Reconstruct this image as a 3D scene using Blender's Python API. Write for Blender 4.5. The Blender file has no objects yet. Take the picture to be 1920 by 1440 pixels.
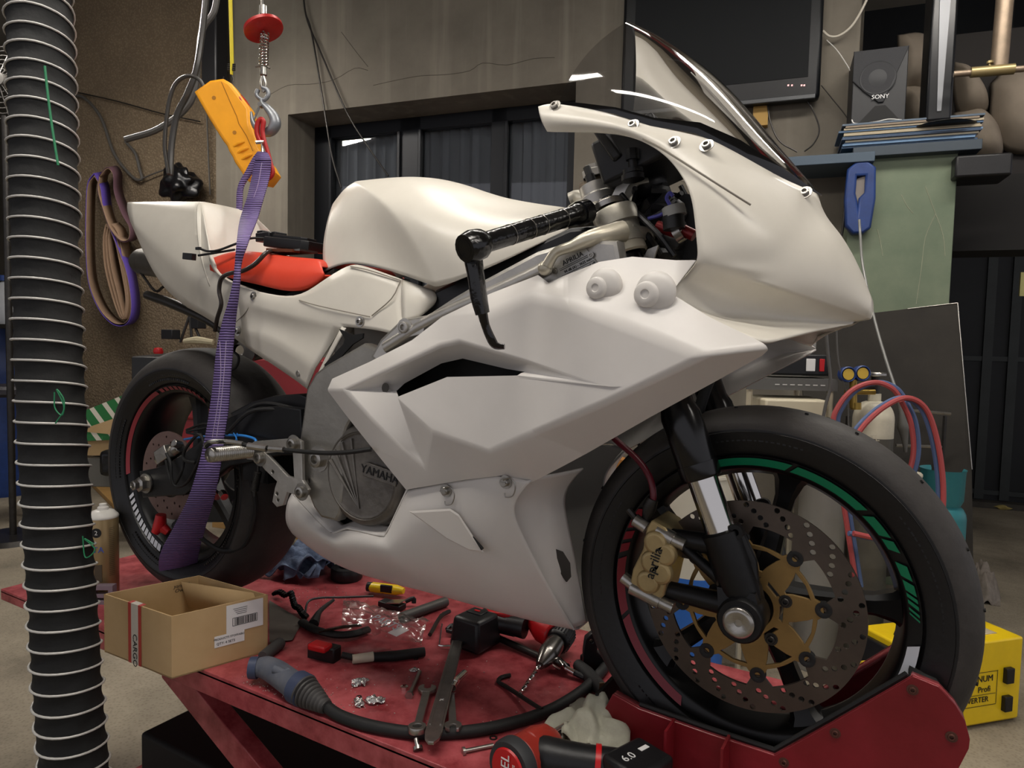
import bpy, bmesh, math, random
from mathutils import Vector, Matrix, noise
random.seed(4)
R = math.radians
V = Vector
SC = bpy.context.scene
COL = SC.collection
# ------------------------------------------------------------ camera
YAW, PIT, ROL, FOC = R(-30.288), R(3.391), R(1.330), 1295.4
CAM = V((1.5887, -1.1407, 0.6892))
FW = V((math.sin(YAW)*math.cos(PIT), math.cos(YAW)*math.cos(PIT), -math.sin(PIT)))
R0 = V((math.cos(YAW), -math.sin(YAW), 0)); U0 = R0.cross(FW)
RT = R0*math.cos(ROL)+U0*math.sin(ROL); UP = -R0*math.sin(ROL)+U0*math.cos(ROL)
cd = bpy.data.cameras.new('camera'); cam = bpy.data.objects.new('camera', cd); COL.objects.link(cam)
m3 = Matrix((RT, UP, -FW)).transposed()
cam.matrix_world = Matrix.Translation(CAM) @ m3.to_4x4()
cd.sensor_width = 36; cd.lens = FOC*36/1920; cd.clip_start = .02; cd.clip_end = 60
SC.camera = cam
# ------------------------------------------------------------ view, world
SC.view_settings.view_transform = 'Standard'; SC.view_settings.look = 'None'
SC.view_settings.gamma = 1; SC.view_settings.use_curve_mapping = False
SC.view_settings.exposure = 0.1
w = bpy.data.worlds.new('world'); SC.world = w; w.use_nodes = True
w.node_tree.nodes['Background'].inputs[0].default_value = (.95, .93, 1, 1)
w.node_tree.nodes['Background'].inputs[1].default_value = .5
FLOOR = -0.62
CEIL = 3.7
LAMPS = [  # centre, direction angle, length, strength
    ((1.45, -.8, 2.5), 28, 1.5, 42),
    ((.1, -.9, 2.5), 28, 1.5, 38),
    ((.4, .9, 2.9), 28, 1.5, 40),
    ((1.9, 1.7, 2.7), 28, 1.5, 60),
    ((-2.6, .9, 2.7), 28, 1.5, 95),
    ((3.3, -.5, 2.4), 28, 1.5, 34),
]
# ------------------------------------------------------------ points from the photograph at a chosen place
def ray(px, py): return FW+RT*((px-960)/FOC)-UP*((py-720)/FOC)
def at(px, py, Y):
    d = ray(px, py); return CAM+d*((Y-CAM.y)/d.y)
def atz(px, py, Z=0):
    d = ray(px, py); return CAM+d*((Z-CAM.z)/d.z)
def atd(px, py, D): return CAM+ray(px, py)*D
WA = R(9.7); WD = V((math.cos(WA), math.sin(WA), 0)); WN = V((math.sin(WA), -math.cos(WA), 0))  # wall direction, wall normal to the room
W0 = atd(960, 600, 4.3); W0.z = 0
def atw(px, py, off=0):
    d = ray(px, py); o = W0+WN*off
    return CAM+d*(((o-CAM).dot(WN))/d.dot(WN))
# ------------------------------------------------------------ materials
def lin(h):
    h = h.lstrip('#'); c = [int(h[i:i+2], 16)/255 for i in (0, 2, 4)]
    return tuple(x/12.92 if x <= .04045 else ((x+.055)/1.055)**2.4 for x in c)+(1,)
MT = {}
def mat(name, col, rough=.5, metal=0, var=0, vs=8, bump=0, bs=60, spec=.5, trans=0, emit=None, es=1, coat=0, col2=None, ior=1.45, alpha=1, stretch=None, sheen=0):
    if name in MT: return MT[name]
    m = bpy.data.materials.new(name); m.use_nodes = True; nt = m.node_tree; b = nt.nodes['Principled BSDF']
    c = lin(col); b.inputs['Base Color'].default_value = c
    b.inputs['Roughness'].default_value = rough; b.inputs['Metallic'].default_value = metal
    b.inputs['Specular IOR Level'].default_value = spec; b.inputs['IOR'].default_value = ior
    b.inputs['Transmission Weight'].default_value = trans; b.inputs['Coat Weight'].default_value = coat
    b.inputs['Alpha'].default_value = alpha; b.inputs['Sheen Weight'].default_value = sheen
    if emit: b.inputs['Emission Color'].default_value = lin(emit); b.inputs['Emission Strength'].default_value = es
    tc = nt.nodes.new('ShaderNodeTexCoord'); src = tc.outputs['Object']
    if stretch:
        mp = nt.nodes.new('ShaderNodeMapping'); mp.inputs['Scale'].default_value = stretch
        nt.links.new(src, mp.inputs[0]); src = mp.outputs[0]
    if var or col2:
        n = nt.nodes.new('ShaderNodeTexNoise'); n.inputs['Scale'].default_value = vs; n.inputs['Detail'].default_value = 8; n.inputs['Roughness'].default_value = .65
        nt.links.new(src, n.inputs['Vector'])
        rp = nt.nodes.new('ShaderNodeValToRGB'); rp.color_ramp.elements[0].position = .32; rp.color_ramp.elements[1].position = .68
        c2 = lin(col2) if col2 else tuple(min(1, x*(1+var)) for x in c[:3])+(1,)
        c1 = c if col2 else tuple(x*(1-var) for x in c[:3])+(1,)
        rp.color_ramp.elements[0].color = c1; rp.color_ramp.elements[1].color = c2
        nt.links.new(n.outputs[0], rp.inputs[0]); nt.links.new(rp.outputs[0], b.inputs['Base Color'])
    if bump:
        n2 = nt.nodes.new('ShaderNodeTexNoise'); n2.inputs['Scale'].default_value = bs; n2.inputs['Detail'].default_value = 6
        nt.links.new(src, n2.inputs['Vector'])
        bp = nt.nodes.new('ShaderNodeBump'); bp.inputs['Strength'].default_value = bump; bp.inputs['Distance'].default_value = .01
        nt.links.new(n2.outputs[0], bp.inputs['Height']); nt.links.new(bp.outputs[0], b.inputs['Normal'])
    MT[name] = m; return m
M = dict(
    white=mat('fairing_white', '#cdc9c3', .34, 0, col2='#d6d2cd', vs=3, bump=.015, bs=9, spec=.45),
    whiteraw=mat('raw_fibreglass_white', '#d0cbbf', .32, 0, col2='#dbd6ca', vs=5, bump=.02, bs=12, spec=.5),
    alu=mat('brushed_aluminium', '#b3b0aa', .38, .85, .12, 20, .05, 90),
    alud=mat('frame_aluminium', '#928f88', .42, .8, .15, 9, .06, 70),
    chrome=mat('polished_steel', '#d8d6d2', .12, 1),
    steel=mat('worn_steel', '#a5a29c', .28, .95, .15, 40, .05, 120),
    dsteel=mat('dark_steel', '#3c3a38', .4, .8, .2, 30),
    black=mat('black_plastic', '#121214', .42, 0, .2, 30, .04, 150),
    blackg=mat('gloss_black_paint', '#08080a', .2, 0, spec=.6),
    rim=mat('satin_black_rim', '#0b0b0c', .35, .2, spec=.5),
    rubber=mat('slick_tyre_rubber', '#2b2826', .62, 0, col2='#373330', vs=18, bump=.12, bs=70),
    rubberd=mat('black_rubber', '#141414', .65, 0, .2, 40, .08, 100),
    fabric=mat('black_duct_fabric', '#101111', .75, 0, .25, 10, .5, 22),
    wire=mat('duct_wire', '#c4c2bd', .4, .25),
    redp=mat('red_lift_paint', '#76252a', .26, 0, col2='#b85a5e', vs=13, bump=.1, bs=26),
    reds=mat('red_seat', '#d23a22', .4, 0, col2='#de4a33', vs=5, bump=.02),
    red=mat('red_plastic', '#b3161b', .35),
    redm=mat('red_hook_paint', '#a8201e', .35, .1, .15, 40),
    yel=mat('yellow_housing', '#f2a51c', .42, 0, .06, 15),
    yel2=mat('yellow_paint', '#e8c51a', .35, 0, .08, 6),
    card=mat('cardboard', '#ad9064', .85, 0, col2='#bea177', vs=4, bump=.05, bs=40),
    cardd=mat('cardboard_inside', '#9a7848', .85, 0, .08, 4),
    paper=mat('paper_white', '#d9d8d6', .7),
    ink=mat('printed_ink', '#151515', .6),
    purp=mat('purple_webbing', '#5b4680', .7, 0, .2, 60, .5, 200),
    concr=mat('plastered_concrete', '#5a544c', .9, 0, col2='#6d665c', vs=2.2, bump=.25, bs=9, stretch=(1, 1, .55)),
    bronze=mat('bronze_disc_carrier', '#8a6f42', .42, .6, .12, 20),
    discm=mat('brake_disc_iron', '#524942', .4, .7, .18, 12),
    calip=mat('gold_caliper', '#a8946a', .42, .6, .12, 25),
    foil=mat('crumpled_foil', '#dadada', .2, 1, bump=.6, bs=120),
    blue=mat('blue_plastic', '#20386e', .4, 0, .15, 20),
    green=mat('green_tie', '#1f7a4f', .45),
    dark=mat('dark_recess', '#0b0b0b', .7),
)
def clear(name, tint, ior=1.6, rough=.04):
    g = bpy.data.materials.new(name); g.use_nodes = True; nt = g.node_tree; nt.nodes.remove(nt.nodes['Principled BSDF'])
    t = nt.nodes.new('ShaderNodeBsdfTransparent'); t.inputs[0].default_value = tint; l = nt.nodes.new('ShaderNodeBsdfGlossy'); l.inputs['Roughness'].default_value = rough
    f = nt.nodes.new('ShaderNodeFresnel'); f.inputs[0].default_value = ior; x = nt.nodes.new('ShaderNodeMixShader')
    nt.links.new(f.outputs[0], x.inputs[0]); nt.links.new(t.outputs[0], x.inputs[1]); nt.links.new(l.outputs[0], x.inputs[2]); nt.links.new(x.outputs[0], nt.nodes['Material Output'].inputs[0]); return g
M['glass'] = clear('window_glass', (.75, .77, .8, 1), 1.6, .02)
# ------------------------------------------------------------ objects
OFF = {}
def tag(o, label=None, cat=None, group=None, kind=None):
    if label: o['label'] = label
    if cat: o['category'] = cat
    if group: o['group'] = group
    if kind: o['kind'] = kind
    return o
def root(name, loc, label, cat, rot=(0, 0, 0), group=None, local=False):
    o = bpy.data.objects.new(name, None); COL.objects.link(o); o.location = loc; o.rotation_euler = rot
    o.empty_display_size = .02
    OFF[o.name] = V((0, 0, 0)) if local else V(loc)
    return tag(o, label, cat, group)
def copy_tree(o, parent=None):
    c = o.copy(); COL.objects.link(c)
    if parent: c.parent = parent
    for ch in list(o.children): copy_tree(ch, c)
    return c
def frame_from(d, up=V((0, 0, 1))):
    d = d.normalized()
    if abs(d.dot(up)) > .97: up = V((1, 0, 0))
    x = up.cross(d).normalized(); y = d.cross(x); return x, y, d
def catm(pts, n=6):
    pts = [V(p) for p in pts]
    if len(pts) < 3: return pts
    P = [pts[0]*2-pts[1]]+pts+[pts[-1]*2-pts[-2]]; o = []
    for i in range(1, len(P)-2):
        a, b, c, d = P[i-1:i+3]
        for k in range(n):
            t = k/n; o.append(.5*((2*b)+(c-a)*t+(2*a-5*b+4*c-d)*t*t+(3*b-a-3*c+d)*t**3))
    o.append(pts[-1]); return o
def clusters(b, pad=.0015):
    """groups of connected pieces whose boxes touch, largest first"""
    b.verts.ensure_lookup_table(); b.verts.index_update(); seen = set(); isl = []
    for v in b.verts:
        if v.index in seen: continue
        st = [v]; seen.add(v.index); cur = []
        while st:
            u = st.pop(); cur.append(u.index)
            for e in u.link_edges:
                w_ = e.other_vert(u)
                if w_.index not in seen: seen.add(w_.index); st.append(w_)
        xs = [b.verts[i].co for i in cur]
        isl.append([set(cur), [min(p[k] for p in xs)-pad for k in range(3)], [max(p[k] for p in xs)+pad for k in range(3)]])
    ch = True
    while ch:
        ch = False; out = []
        for c in isl:
            for d in out:
                if all(c[1][k] <= d[2][k] and d[1][k] <= c[2][k] for k in range(3)):
                    d[0] |= c[0]; d[1] = [min(a_, b_) for a_, b_ in zip(c[1], d[1])]; d[2] = [max(a_, b_) for a_, b_ in zip(c[2], d[2])]; ch = True; break
            else: out.append(c)
        isl = out
    isl.sort(key=lambda c: -len(c[0])); return [c[0] for c in isl]
class MB:
    def __init__(s): s.b = bmesh.new(); s.cr = []; s.mi = 0
    def f(s, vs):
        try:
            q = s.b.faces.new(vs); q.material_index = s.mi; return q
        except ValueError: return None
    def box(s, c, size, rot=None, M4=None, taper=1):
        c = V(c); hx, hy, hz = [x/2 for x in size]; vs = []
        for z in (-1, 1):
            k = taper if z > 0 else 1
            for x, y in ((-1, -1), (1, -1), (1, 1), (-1, 1)):
                p = V((x*hx*k, y*hy*k, z*hz))
                if rot is not None: p = rot @ p
                p = p+c
                if M4: p = M4 @ p
                vs.append(s.b.verts.new(p))
        for q in ((3, 2, 1, 0), (4, 5, 6, 7), (0, 1, 5, 4), (1, 2, 6, 5), (2, 3, 7, 6), (3, 0, 4, 7)): s.f([vs[i] for i in q])
        return s
    def tube(s, pts, r, seg=10, smooth=0, cap=True, flat=1, up=V((0, 0, 1)), closed=False):
        pts = [V(p) for p in pts]
        if smooth: pts = catm(pts, smooth)
        n = len(pts); rs = r if isinstance(r, (list, tuple)) else [r]*n
        if len(rs) != n:
            m = len(rs)-1; rs = [rs[min(m, int(i*m/(n-1)))]*(1-(i*m/(n-1)) % 1)+rs[min(m, int(i*m/(n-1))+1)]*((i*m/(n-1)) % 1) for i in range(n)]
        rings = []; px = None
        for i, p in enumerate(pts):
            if closed: d = pts[(i+1) % n]-pts[i-1]
            else: d = pts[min(n-1, i+1)]-pts[max(0, i-1)]
            if d.length < 1e-9: d = V((0, 0, 1))
            if px is None: x, y, z = frame_from(d, up)
            else:
                z = d.normalized(); x = px-z*px.dot(z)
                x = x.normalized() if x.length > 1e-6 else frame_from(d)[0]; y = z.cross(x)
            px = x
            rings.append([s.b.verts.new(p+(x*math.cos(2*math.pi*k/seg)+y*math.sin(2*math.pi*k/seg)*flat)*rs[i]) for k in range(seg)])
        for i in range(n if closed else n-1):
            a, b = rings[i], rings[(i+1) % n]
            for k in range(seg): s.f([a[k], a[(k+1) % seg], b[(k+1) % seg], b[k]])
        if cap and not closed: s.f(rings[0][::-1]); s.f(rings[-1])
        return s
    def cyl(s, a, b, r, r2=None, seg=20): return s.tube([a, b], [r, r if r2 is None else r2], seg)
    def lathe(s, prof, o=(0, 0, 0), ax=(0, 0, 1), seg=32, up=V((0, 0, 1)), arc=None):
        """prof: (radius, height along ax)"""
        o = V(o); x, y, z = frame_from(V(ax), up); rings = []
        n = seg if not arc else seg+1
        for r_, h in prof:
            if r_ < 1e-6: rings.append([s.b.verts.new(o+z*h)]*n); continue
            rings.append([s.b.verts.new(o+z*h+(x*math.cos(t)+y*math.sin(t))*r_) for t in [((arc[0]+(arc[1]-arc[0])*k/seg) if arc else 2*math.pi*k/seg) for k in range(n)]])
        for a, b in zip(rings, rings[1:]):
            for k in range(seg):
                q = []
                for v in (a[k], a[(k+1) % n], b[(k+1) % n], b[k]):
                    if v not in q: q.append(v)
                if len(q) > 2: s.f(q)
        return s
    def prism(s, poly, y0, y1, M4=None):
        """poly in XZ, extruded in Y"""
        a = [V((p[0], y0, p[1])) for p in poly]; b = [V((p[0], y1, p[1])) for p in poly]
        if M4: a = [M4 @ p for p in a]; b = [M4 @ p for p in b]
        return s.loft([a, b])
    def loft(s, rings, cap=True, closed=True):
        R_ = [[s.b.verts.new(V(p)) for p in r] for r in rings]; n = len(R_[0])
        for a, b in zip(R_, R_[1:]):
            for k in range(n if closed else n-1): s.f([a[k], a[(k+1) % n], b[(k+1) % n], b[k]])
        if cap and closed: s.f(R_[0][::-1]); s.f(R_[-1])
        return s
    def grid(s, rows, mirror=False, cr={}, cc={}, flip=False):
        """rows of points; cr row-index: crease, cc col-index: crease"""
        def one(rr, fl):
            g = [[s.b.verts.new(V(p)) for p in r] for r in rr]
            for i in range(len(g)-1):
                for j in range(len(g[0])-1):
                    q = [g[i][j], g[i+1][j], g[i+1][j+1], g[i][j+1]]
                    s.f(q[::-1] if fl else q)
            for i, c in cr.items():
                for j in range(len(g[0])-1): s.cr.append((g[i][j], g[i][j+1], c))
            for j, c in cc.items():
                for i in range(len(g)-1): s.cr.append((g[i][j], g[i+1][j], c))
        one(rows, flip)
        if mirror: one([[V((p[0], -p[1], p[2])) for p in r] for r in rows], not flip)
        return s
    def ball(s, c, r, sub=2, sc=(1, 1, 1), noisy=0, ns=1, rot=None):
        c = V(c); g = bmesh.ops.create_icosphere(s.b, subdivisions=sub, radius=1)
        off = V((random.random()*50, random.random()*50, 0))
        for v in g['verts']:
            p = v.co.copy(); k = 1+noisy*noise.noise(p*ns+off) if noisy else 1
            p = V((p.x*sc[0], p.y*sc[1], p.z*sc[2]))*(r*k)
            if rot is not None: p = rot @ p
            v.co = c+p
        for f_ in {f for v in g['verts'] for f in v.link_faces}: f_.material_index = s.mi
        return s
    def xf(s, M4):
        for v in s.b.verts: v.co = M4 @ v.co
        return s
    def addmesh(s, me, M4=None):
        n0 = len(s.b.verts); f0 = len(s.b.faces)
        s.b.from_mesh(me); s.b.verts.ensure_lookup_table(); s.b.faces.ensure_lookup_table()
        if M4:
            for v in s.b.verts[n0:]: v.co = M4 @ v.co
        for q in s.b.faces[f0:]: q.material_index = s.mi
        bpy.data.meshes.remove(me); return s
    def plate(s, polys, t, M4=None, bev=0, circles=()):
        """filled 2D shape with holes (XY), thickness t centred on z=0"""
        cu = bpy.data.curves.new('c', 'CURVE'); cu.dimensions = '2D'; cu.fill_mode = 'BOTH'; cu.extrude = t/2-bev; cu.bevel_depth = bev; cu.bevel_resolution = 1
        ps = [list(p) for p in polys]
        for (cx, cy, r_, *k) in circles:
            n = k[0] if k else 16; ps.append([(cx+r_*math.cos(2*math.pi*i/n), cy+r_*math.sin(2*math.pi*i/n)) for i in range(n)])
        for p in ps:
            sp = cu.splines.new('POLY'); sp.points.add(len(p)-1)
            for q, xy in zip(sp.points, p): q.co = (xy[0], xy[1], 0, 1)
            sp.use_cyclic_u = True
        o = bpy.data.objects.new('c', cu); me = bpy.data.meshes.new_from_object(o)
        bpy.data.objects.remove(o); bpy.data.curves.remove(cu)
        return s.addmesh(me, M4)
    def text(s, txt, size, M4, t=.0006, align='CENTER', sx=1, shear=0):
        cu = bpy.data.curves.new('t', 'FONT'); cu.body = txt; cu.size = size; cu.extrude = t/2; cu.align_x = align; cu.align_y = 'CENTER'; cu.shear = shear; cu.resolution_u = 3
        o = bpy.data.objects.new('t', cu); me = bpy.data.meshes.new_from_object(o)
        bpy.data.objects.remove(o); bpy.data.curves.remove(cu)
        if sx != 1:
            for v in me.vertices: v.co.x *= sx
        return s.addmesh(me, M4)
    def build(s, name, mats, parent=None, split=None, sharp=40, bevel=0, sub=0, thick=0, off=-1, smooth=True, merge=0, recalc=True, segs=2, facet=0):
        b = s.b
        if s.cr:
            nm_ = 'bevel_weight_edge' if facet else 'crease_edge'; L = b.edges.layers.float.get(nm_) or b.edges.layers.float.new(nm_)
            for u, v, c in s.cr:
                if u.is_valid and v.is_valid:
                    e = b.edges.get((u, v))
                    if e: e[L] = c
        if merge: bmesh.ops.remove_doubles(b, verts=b.verts, dist=merge)
        if recalc: bmesh.ops.recalc_face_normals(b, faces=b.faces)
        if parent is not None: o_ = OFF.get(parent.name, V((0, 0, 0)))
        else:
            xs = [v.co for v in b.verts]
            o_ = V(((min(p.x for p in xs)+max(p.x for p in xs))/2, (min(p.y for p in xs)+max(p.y for p in xs))/2, min(p.z for p in xs)))
        for v in b.verts: v.co -= o_
        if split is None: split = parent is not None and not any(k in name for k in ('lettering', 'stripe', 'line', 'edge', 'dot', 'print', 'curtain'))
        parts = clusters(b) if split else [None]
        opts = (name, mats, parent, sharp, bevel, sub, thick, off, smooth, segs, o_, facet)
        if len(parts) == 1: return s.fin(b, *opts)
        outs = []
        for keep in parts:
            c = b.copy(); c.verts.ensure_lookup_table()
            bmesh.ops.delete(c, geom=[v for v in c.verts if v.index not in keep], context='VERTS'); outs.append(s.fin(c, *opts))
        b.free(); return outs[0]
    def fin(s, b, name, mats, parent, sharp, bevel, sub, thick, off, smooth, segs, o_, facet):
        me = bpy.data.meshes.new(name); b.to_mesh(me); b.free()
        for m_ in (mats if isinstance(mats, (list, tuple)) else [mats]): me.materials.append(M[m_] if isinstance(m_, str) else m_)
        if smooth:
            me.shade_smooth()
            if not sub and not facet: me.set_sharp_from_angle(angle=R(sharp))
        o = bpy.data.objects.new(name, me); COL.objects.link(o)
        if parent is not None: o.parent = parent
        else: o.location = o_
        OFF[o.name] = o_
        if sub:
            k = o.modifiers.new('s', 'SUBSURF'); k.levels = sub; k.render_levels = sub; k.boundary_smooth = 'PRESERVE_CORNERS'
        if facet:
            k = o.modifiers.new('b', 'BEVEL'); k.width = facet; k.segments = 4; k.limit_method = 'WEIGHT'
        if thick:
            k = o.modifiers.new('t', 'SOLIDIFY'); k.thickness = thick; k.offset = off
        if facet:
            k = o.modifiers.new('n', 'WEIGHTED_NORMAL'); k.weight = 100; k.keep_sharp = True
        if bevel:
            k = o.modifiers.new('b', 'BEVEL'); k.width = bevel; k.segments = segs; k.limit_method = 'ANGLE'; k.angle_limit = R(35); k.harden_normals = False
        return o
def thing(o, label, cat, group=None): return tag(o, label, cat, group)
def basis(o, x, y):
    """matrix with origin o, X along x, Y near y, Z = X x Y"""
    x = V(x).normalized(); z = x.cross(V(y)).normalized(); y = z.cross(x)
    return Matrix.Translation(V(o)) @ Matrix((x, y, z)).transposed().to_4x4()
XZ = Matrix(((1, 0, 0, 0), (0, 0, -1, 0), (0, 1, 0, 0), (0, 0, 0, 1)))   # plate XY -> world XZ, front to -Y
def pp(lst, Y): return [at(a, b, Y) for a, b in lst]
def pxz(lst, Y): return [(p.x, p.z) for p in pp(lst, Y)]
def bolt(mb, c, ax=(0, -1, 0), r=.008, h=.006, hole=True):
    mb.lathe([(r*1.6, 0), (r*1.6, .0015), (r, .0015), (r, h), (r*.85, h+.001)]+([(r*.55, h+.001), (r*.5, h*.4), (0, h*.4)] if hole else [(0, h+.001)]), c, ax, 14)
def frag(n=3): pass
# ============================================================ SETTING
def struct(o): o['kind'] = 'structure'; return o
# floor material: dusty concrete
def floor_mat():
    m = bpy.data.materials.new('dusty_concrete_floor'); m.use_nodes = True; nt = m.node_tree; b = nt.nodes['Principled BSDF']; L = nt.links.new
    tc = nt.nodes.new('ShaderNodeTexCoord')
    a = nt.nodes.new('ShaderNodeTexNoise'); a.inputs['Scale'].default_value = 1.1; a.inputs['Detail'].default_value = 10; a.inputs['Roughness'].default_value = .7
    c = nt.nodes.new('ShaderNodeTexVoronoi'); c.inputs['Scale'].default_value = 85
    L(tc.outputs['Object'], a.inputs[0]); L(tc.outputs['Object'], c.inputs[0])
    r = nt.nodes.new('ShaderNodeValToRGB'); e = r.color_ramp.elements; e[0].position = .3; e[0].color = lin('#665e50'); e[1].position = .7; e[1].color = lin('#a99e8a')
    r2 = nt.nodes.new('ShaderNodeValToRGB'); e = r2.color_ramp.elements; e[0].position = .0; e[0].color = (.62, .6, .56, 1); e[1].position = .5; e[1].color = (1, 1, 1, 1)
    mx = nt.nodes.new('ShaderNodeMixRGB'); mx.blend_type = 'MULTIPLY'; mx.inputs[0].default_value = .8
    L(a.outputs[0], r.inputs[0]); L(c.outputs['Distance'], r2.inputs[0]); L(r.outputs[0], mx.inputs[1]); L(r2.outputs[0], mx.inputs[2]); L(mx.outputs[0], b.inputs['Base Color'])
    b.inputs['Roughness'].default_value = .8
    bp = nt.nodes.new('ShaderNodeBump'); bp.inputs['Strength'].default_value = .35; L(a.outputs[0], bp.inputs['Height']); L(bp.outputs[0], b.inputs['Normal']); return m
def wall_mat(name, c1, c2, c3, streak=True, speck=0):
    m = bpy.data.materials.new(name); m.use_nodes = True; nt = m.node_tree; b = nt.nodes['Principled BSDF']; L = nt.links.new
    tc = nt.nodes.new('ShaderNodeTexCoord')
    a = nt.nodes.new('ShaderNodeTexNoise'); a.inputs['Scale'].default_value = 1.3; a.inputs['Detail'].default_value = 9; a.inputs['Roughness'].default_value = .62
    mp = nt.nodes.new('ShaderNodeMapping'); mp.inputs['Scale'].default_value = (7, 7, .35)
    s_ = nt.nodes.new('ShaderNodeTexNoise'); s_.inputs['Scale'].default_value = 1.6; s_.inputs['Detail'].default_value = 6
    L(tc.outputs['Object'], a.inputs[0]); L(tc.outputs['Object'], mp.inputs[0]); L(mp.outputs[0], s_.inputs[0])
    r = nt.nodes.new('ShaderNodeValToRGB'); e = r.color_ramp.elements; e[0].position = .33; e[0].color = lin(c1); e[1].position = .66; e[1].color = lin(c2)
    r2 = nt.nodes.new('ShaderNodeValToRGB'); e = r2.color_ramp.elements; e[0].position = .52; e[0].color = (0, 0, 0, 1); e[1].position = .72; e[1].color = (1, 1, 1, 1)
    mx = nt.nodes.new('ShaderNodeMixRGB'); mx.inputs[2].default_value = lin(c3)
    mm = nt.nodes.new('ShaderNodeMath'); mm.operation = 'MULTIPLY'; mm.inputs[1].default_value = .33 if streak else .15
    L(a.outputs[0], r.inputs[0]); L(s_.outputs[0], r2.inputs[0]); L(r2.outputs[0], mm.inputs[0]); L(mm.outputs[0], mx.inputs[0]); L(r.outputs[0], mx.inputs[1])
    out = mx.outputs[0]; hh = a.outputs[0]
    if speck:
        v = nt.nodes.new('ShaderNodeTexVoronoi'); v.inputs['Scale'].default_value = speck; L(tc.outputs['Object'], v.inputs[0])
        r3 = nt.nodes.new('ShaderNodeValToRGB'); e = r3.color_ramp.elements; e[0].position = .1; e[0].color = (1, 1, 1, 1); e[1].position = .55; e[1].color = (.55, .52, .48, 1)
        m2 = nt.nodes.new('ShaderNodeMixRGB'); m2.blend_type = 'MULTIPLY'; m2.inputs[0].default_value = .8
        L(v.outputs['Distance'], r3.inputs[0]); L(out, m2.inputs[1]); L(r3.outputs[0], m2.inputs[2]); out = m2.outputs[0]; hh = v.outputs['Distance']
    L(out, b.inputs['Base Color']); b.inputs['Roughness'].default_value = .9
    bp = nt.nodes.new('ShaderNodeBump'); bp.inputs['Strength'].default_value = .3; bp.inputs['Distance'].default_value = .03; L(hh, bp.inputs['Height']); L(bp.outputs[0], b.inputs['Normal']); return m
FM = floor_mat()
WM = wall_mat('stained_grey_render', '#575249', '#6f695e', '#8e887b')
BM = wall_mat('brown_pebble_board', '#6b5d4a', '#83735c', '#8d7c64', False, 55)
m = MB(); m.box((-2, 3, FLOOR-.05), (22, 17, .1)); struct(m.build('floor', FM))
m = MB(); m.box((-2, 3, CEIL+.05), (22, 17, .1)); struct(m.build('ceiling', mat('ceiling_plaster', '#8b867c', .9, 0, .1, 2)))
def wallbox(mb, s0, s1, z0, z1, off0, off1):
    """box on the back wall: along WD from s0 to s1 (metres from W0), offset from plane"""
    a = [W0+WD*s+WN*o for s, o in ((s0, off0), (s1, off0), (s1, off1), (s0, off1))]
    mb.loft([[V((p.x, p.y, z0)) for p in a], [V((p.x, p.y, z1)) for p in a]])
def ws(px, py=300, off=0): return (atw(px, py, off)-W0).dot(WD)
def wz(px, py, off=0): return atw(px, py, off).z
sL, sR, s1, s2 = ws(405, 200), ws(1606, 200), ws(540, 215), ws(1080, 165)
zt = wz(540, 215); zb = zt-1.25
m = MB()
wallbox(m, sL, s1, FLOOR, CEIL, 0, -.5); wallbox(m, s2, sR, FLOOR, CEIL, 0, -.5)
wallbox(m, s1, s2, zt, CEIL, 0, -.5); wallbox(m, s1, s2, FLOOR, zb, 0, -.5)
struct(m.build('wall_back', WM, smooth=False))
m = MB(); wallbox(m, ws(128, 300, -.25), sL, FLOOR, CEIL, -.25, -.5); struct(m.build('wall_back_board', BM, smooth=False))
m = MB(); wallbox(m, -8.6, ws(128, 300, -.25), FLOOR, CEIL, -2.6, -2.7); wallbox(m, sL-2.6, sL-2.5, FLOOR, CEIL, -.5, -2.6)
struct(m.build('wall_left', WM, smooth=False))
m = MB(); c = W0+WD*(-8.6); m.loft([[V((p.x, p.y, z)) for p in (c+WN*-2.7, c+WN*6, c+WN*6-WD*.1, c+WN*-2.7-WD*.1)] for z in (FLOOR, CEIL)]); struct(m.build('wall_left_end', WM, smooth=False))
# cracks in the render above the window
m = MB()
for pl in ([(505, 178), (540, 160), (580, 158), (625, 150), (665, 128), (690, 132)], [(700, 160), (745, 150), (790, 142), (835, 140), (880, 133), (905, 118), (950, 122), (1000, 110), (1040, 108)], [(640, 60), (670, 100), (690, 125)]):
    m.tube([atw(x, y, 0) for x, y in pl], .0018, 4, smooth=3)
struct(m.build('trim_1', mat('crack_shade', '#3f3a32', .9))).name = 'trim_1'
# window: frames recessed
FR = mat('dark_window_frame', '#15171b', .45, .3)
m = MB(); fo = -.3
def fbar(xa, xb, za, zb_, o0=fo, o1=fo-.06): wallbox(m, xa, xb, za, zb_, o0, o1)
xs = [s1, s1+(s2-s1)*.07, s1+(s2-s1)*.345, s1+(s2-s1)*.425, s1+(s2-s1)*.68, s1+(s2-s1)*.735, s2]
fbar(xs[0], xs[1], zb, zt); fbar(xs[2], xs[3], zb, zt); fbar(xs[4], xs[5], zb, zt); fbar(s2-.13, s2, zb, zt)
fbar(s1, s2, zt-.09, zt); fbar(s1, s2, zb, zb+.08)
for xk in (xs[1]+.0, xs[2], xs[3], xs[5]): fbar(xk-.012, xk+.012, zb+.08, zt-.09, fo+.02, fo)
win = struct(m.build('window_1', FR, bevel=.004))
m = MB(); wallbox(m, s1, s2, zb, zt, fo-.025, fo-.031); g = m.build('window_pane', 'glass', win)
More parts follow.
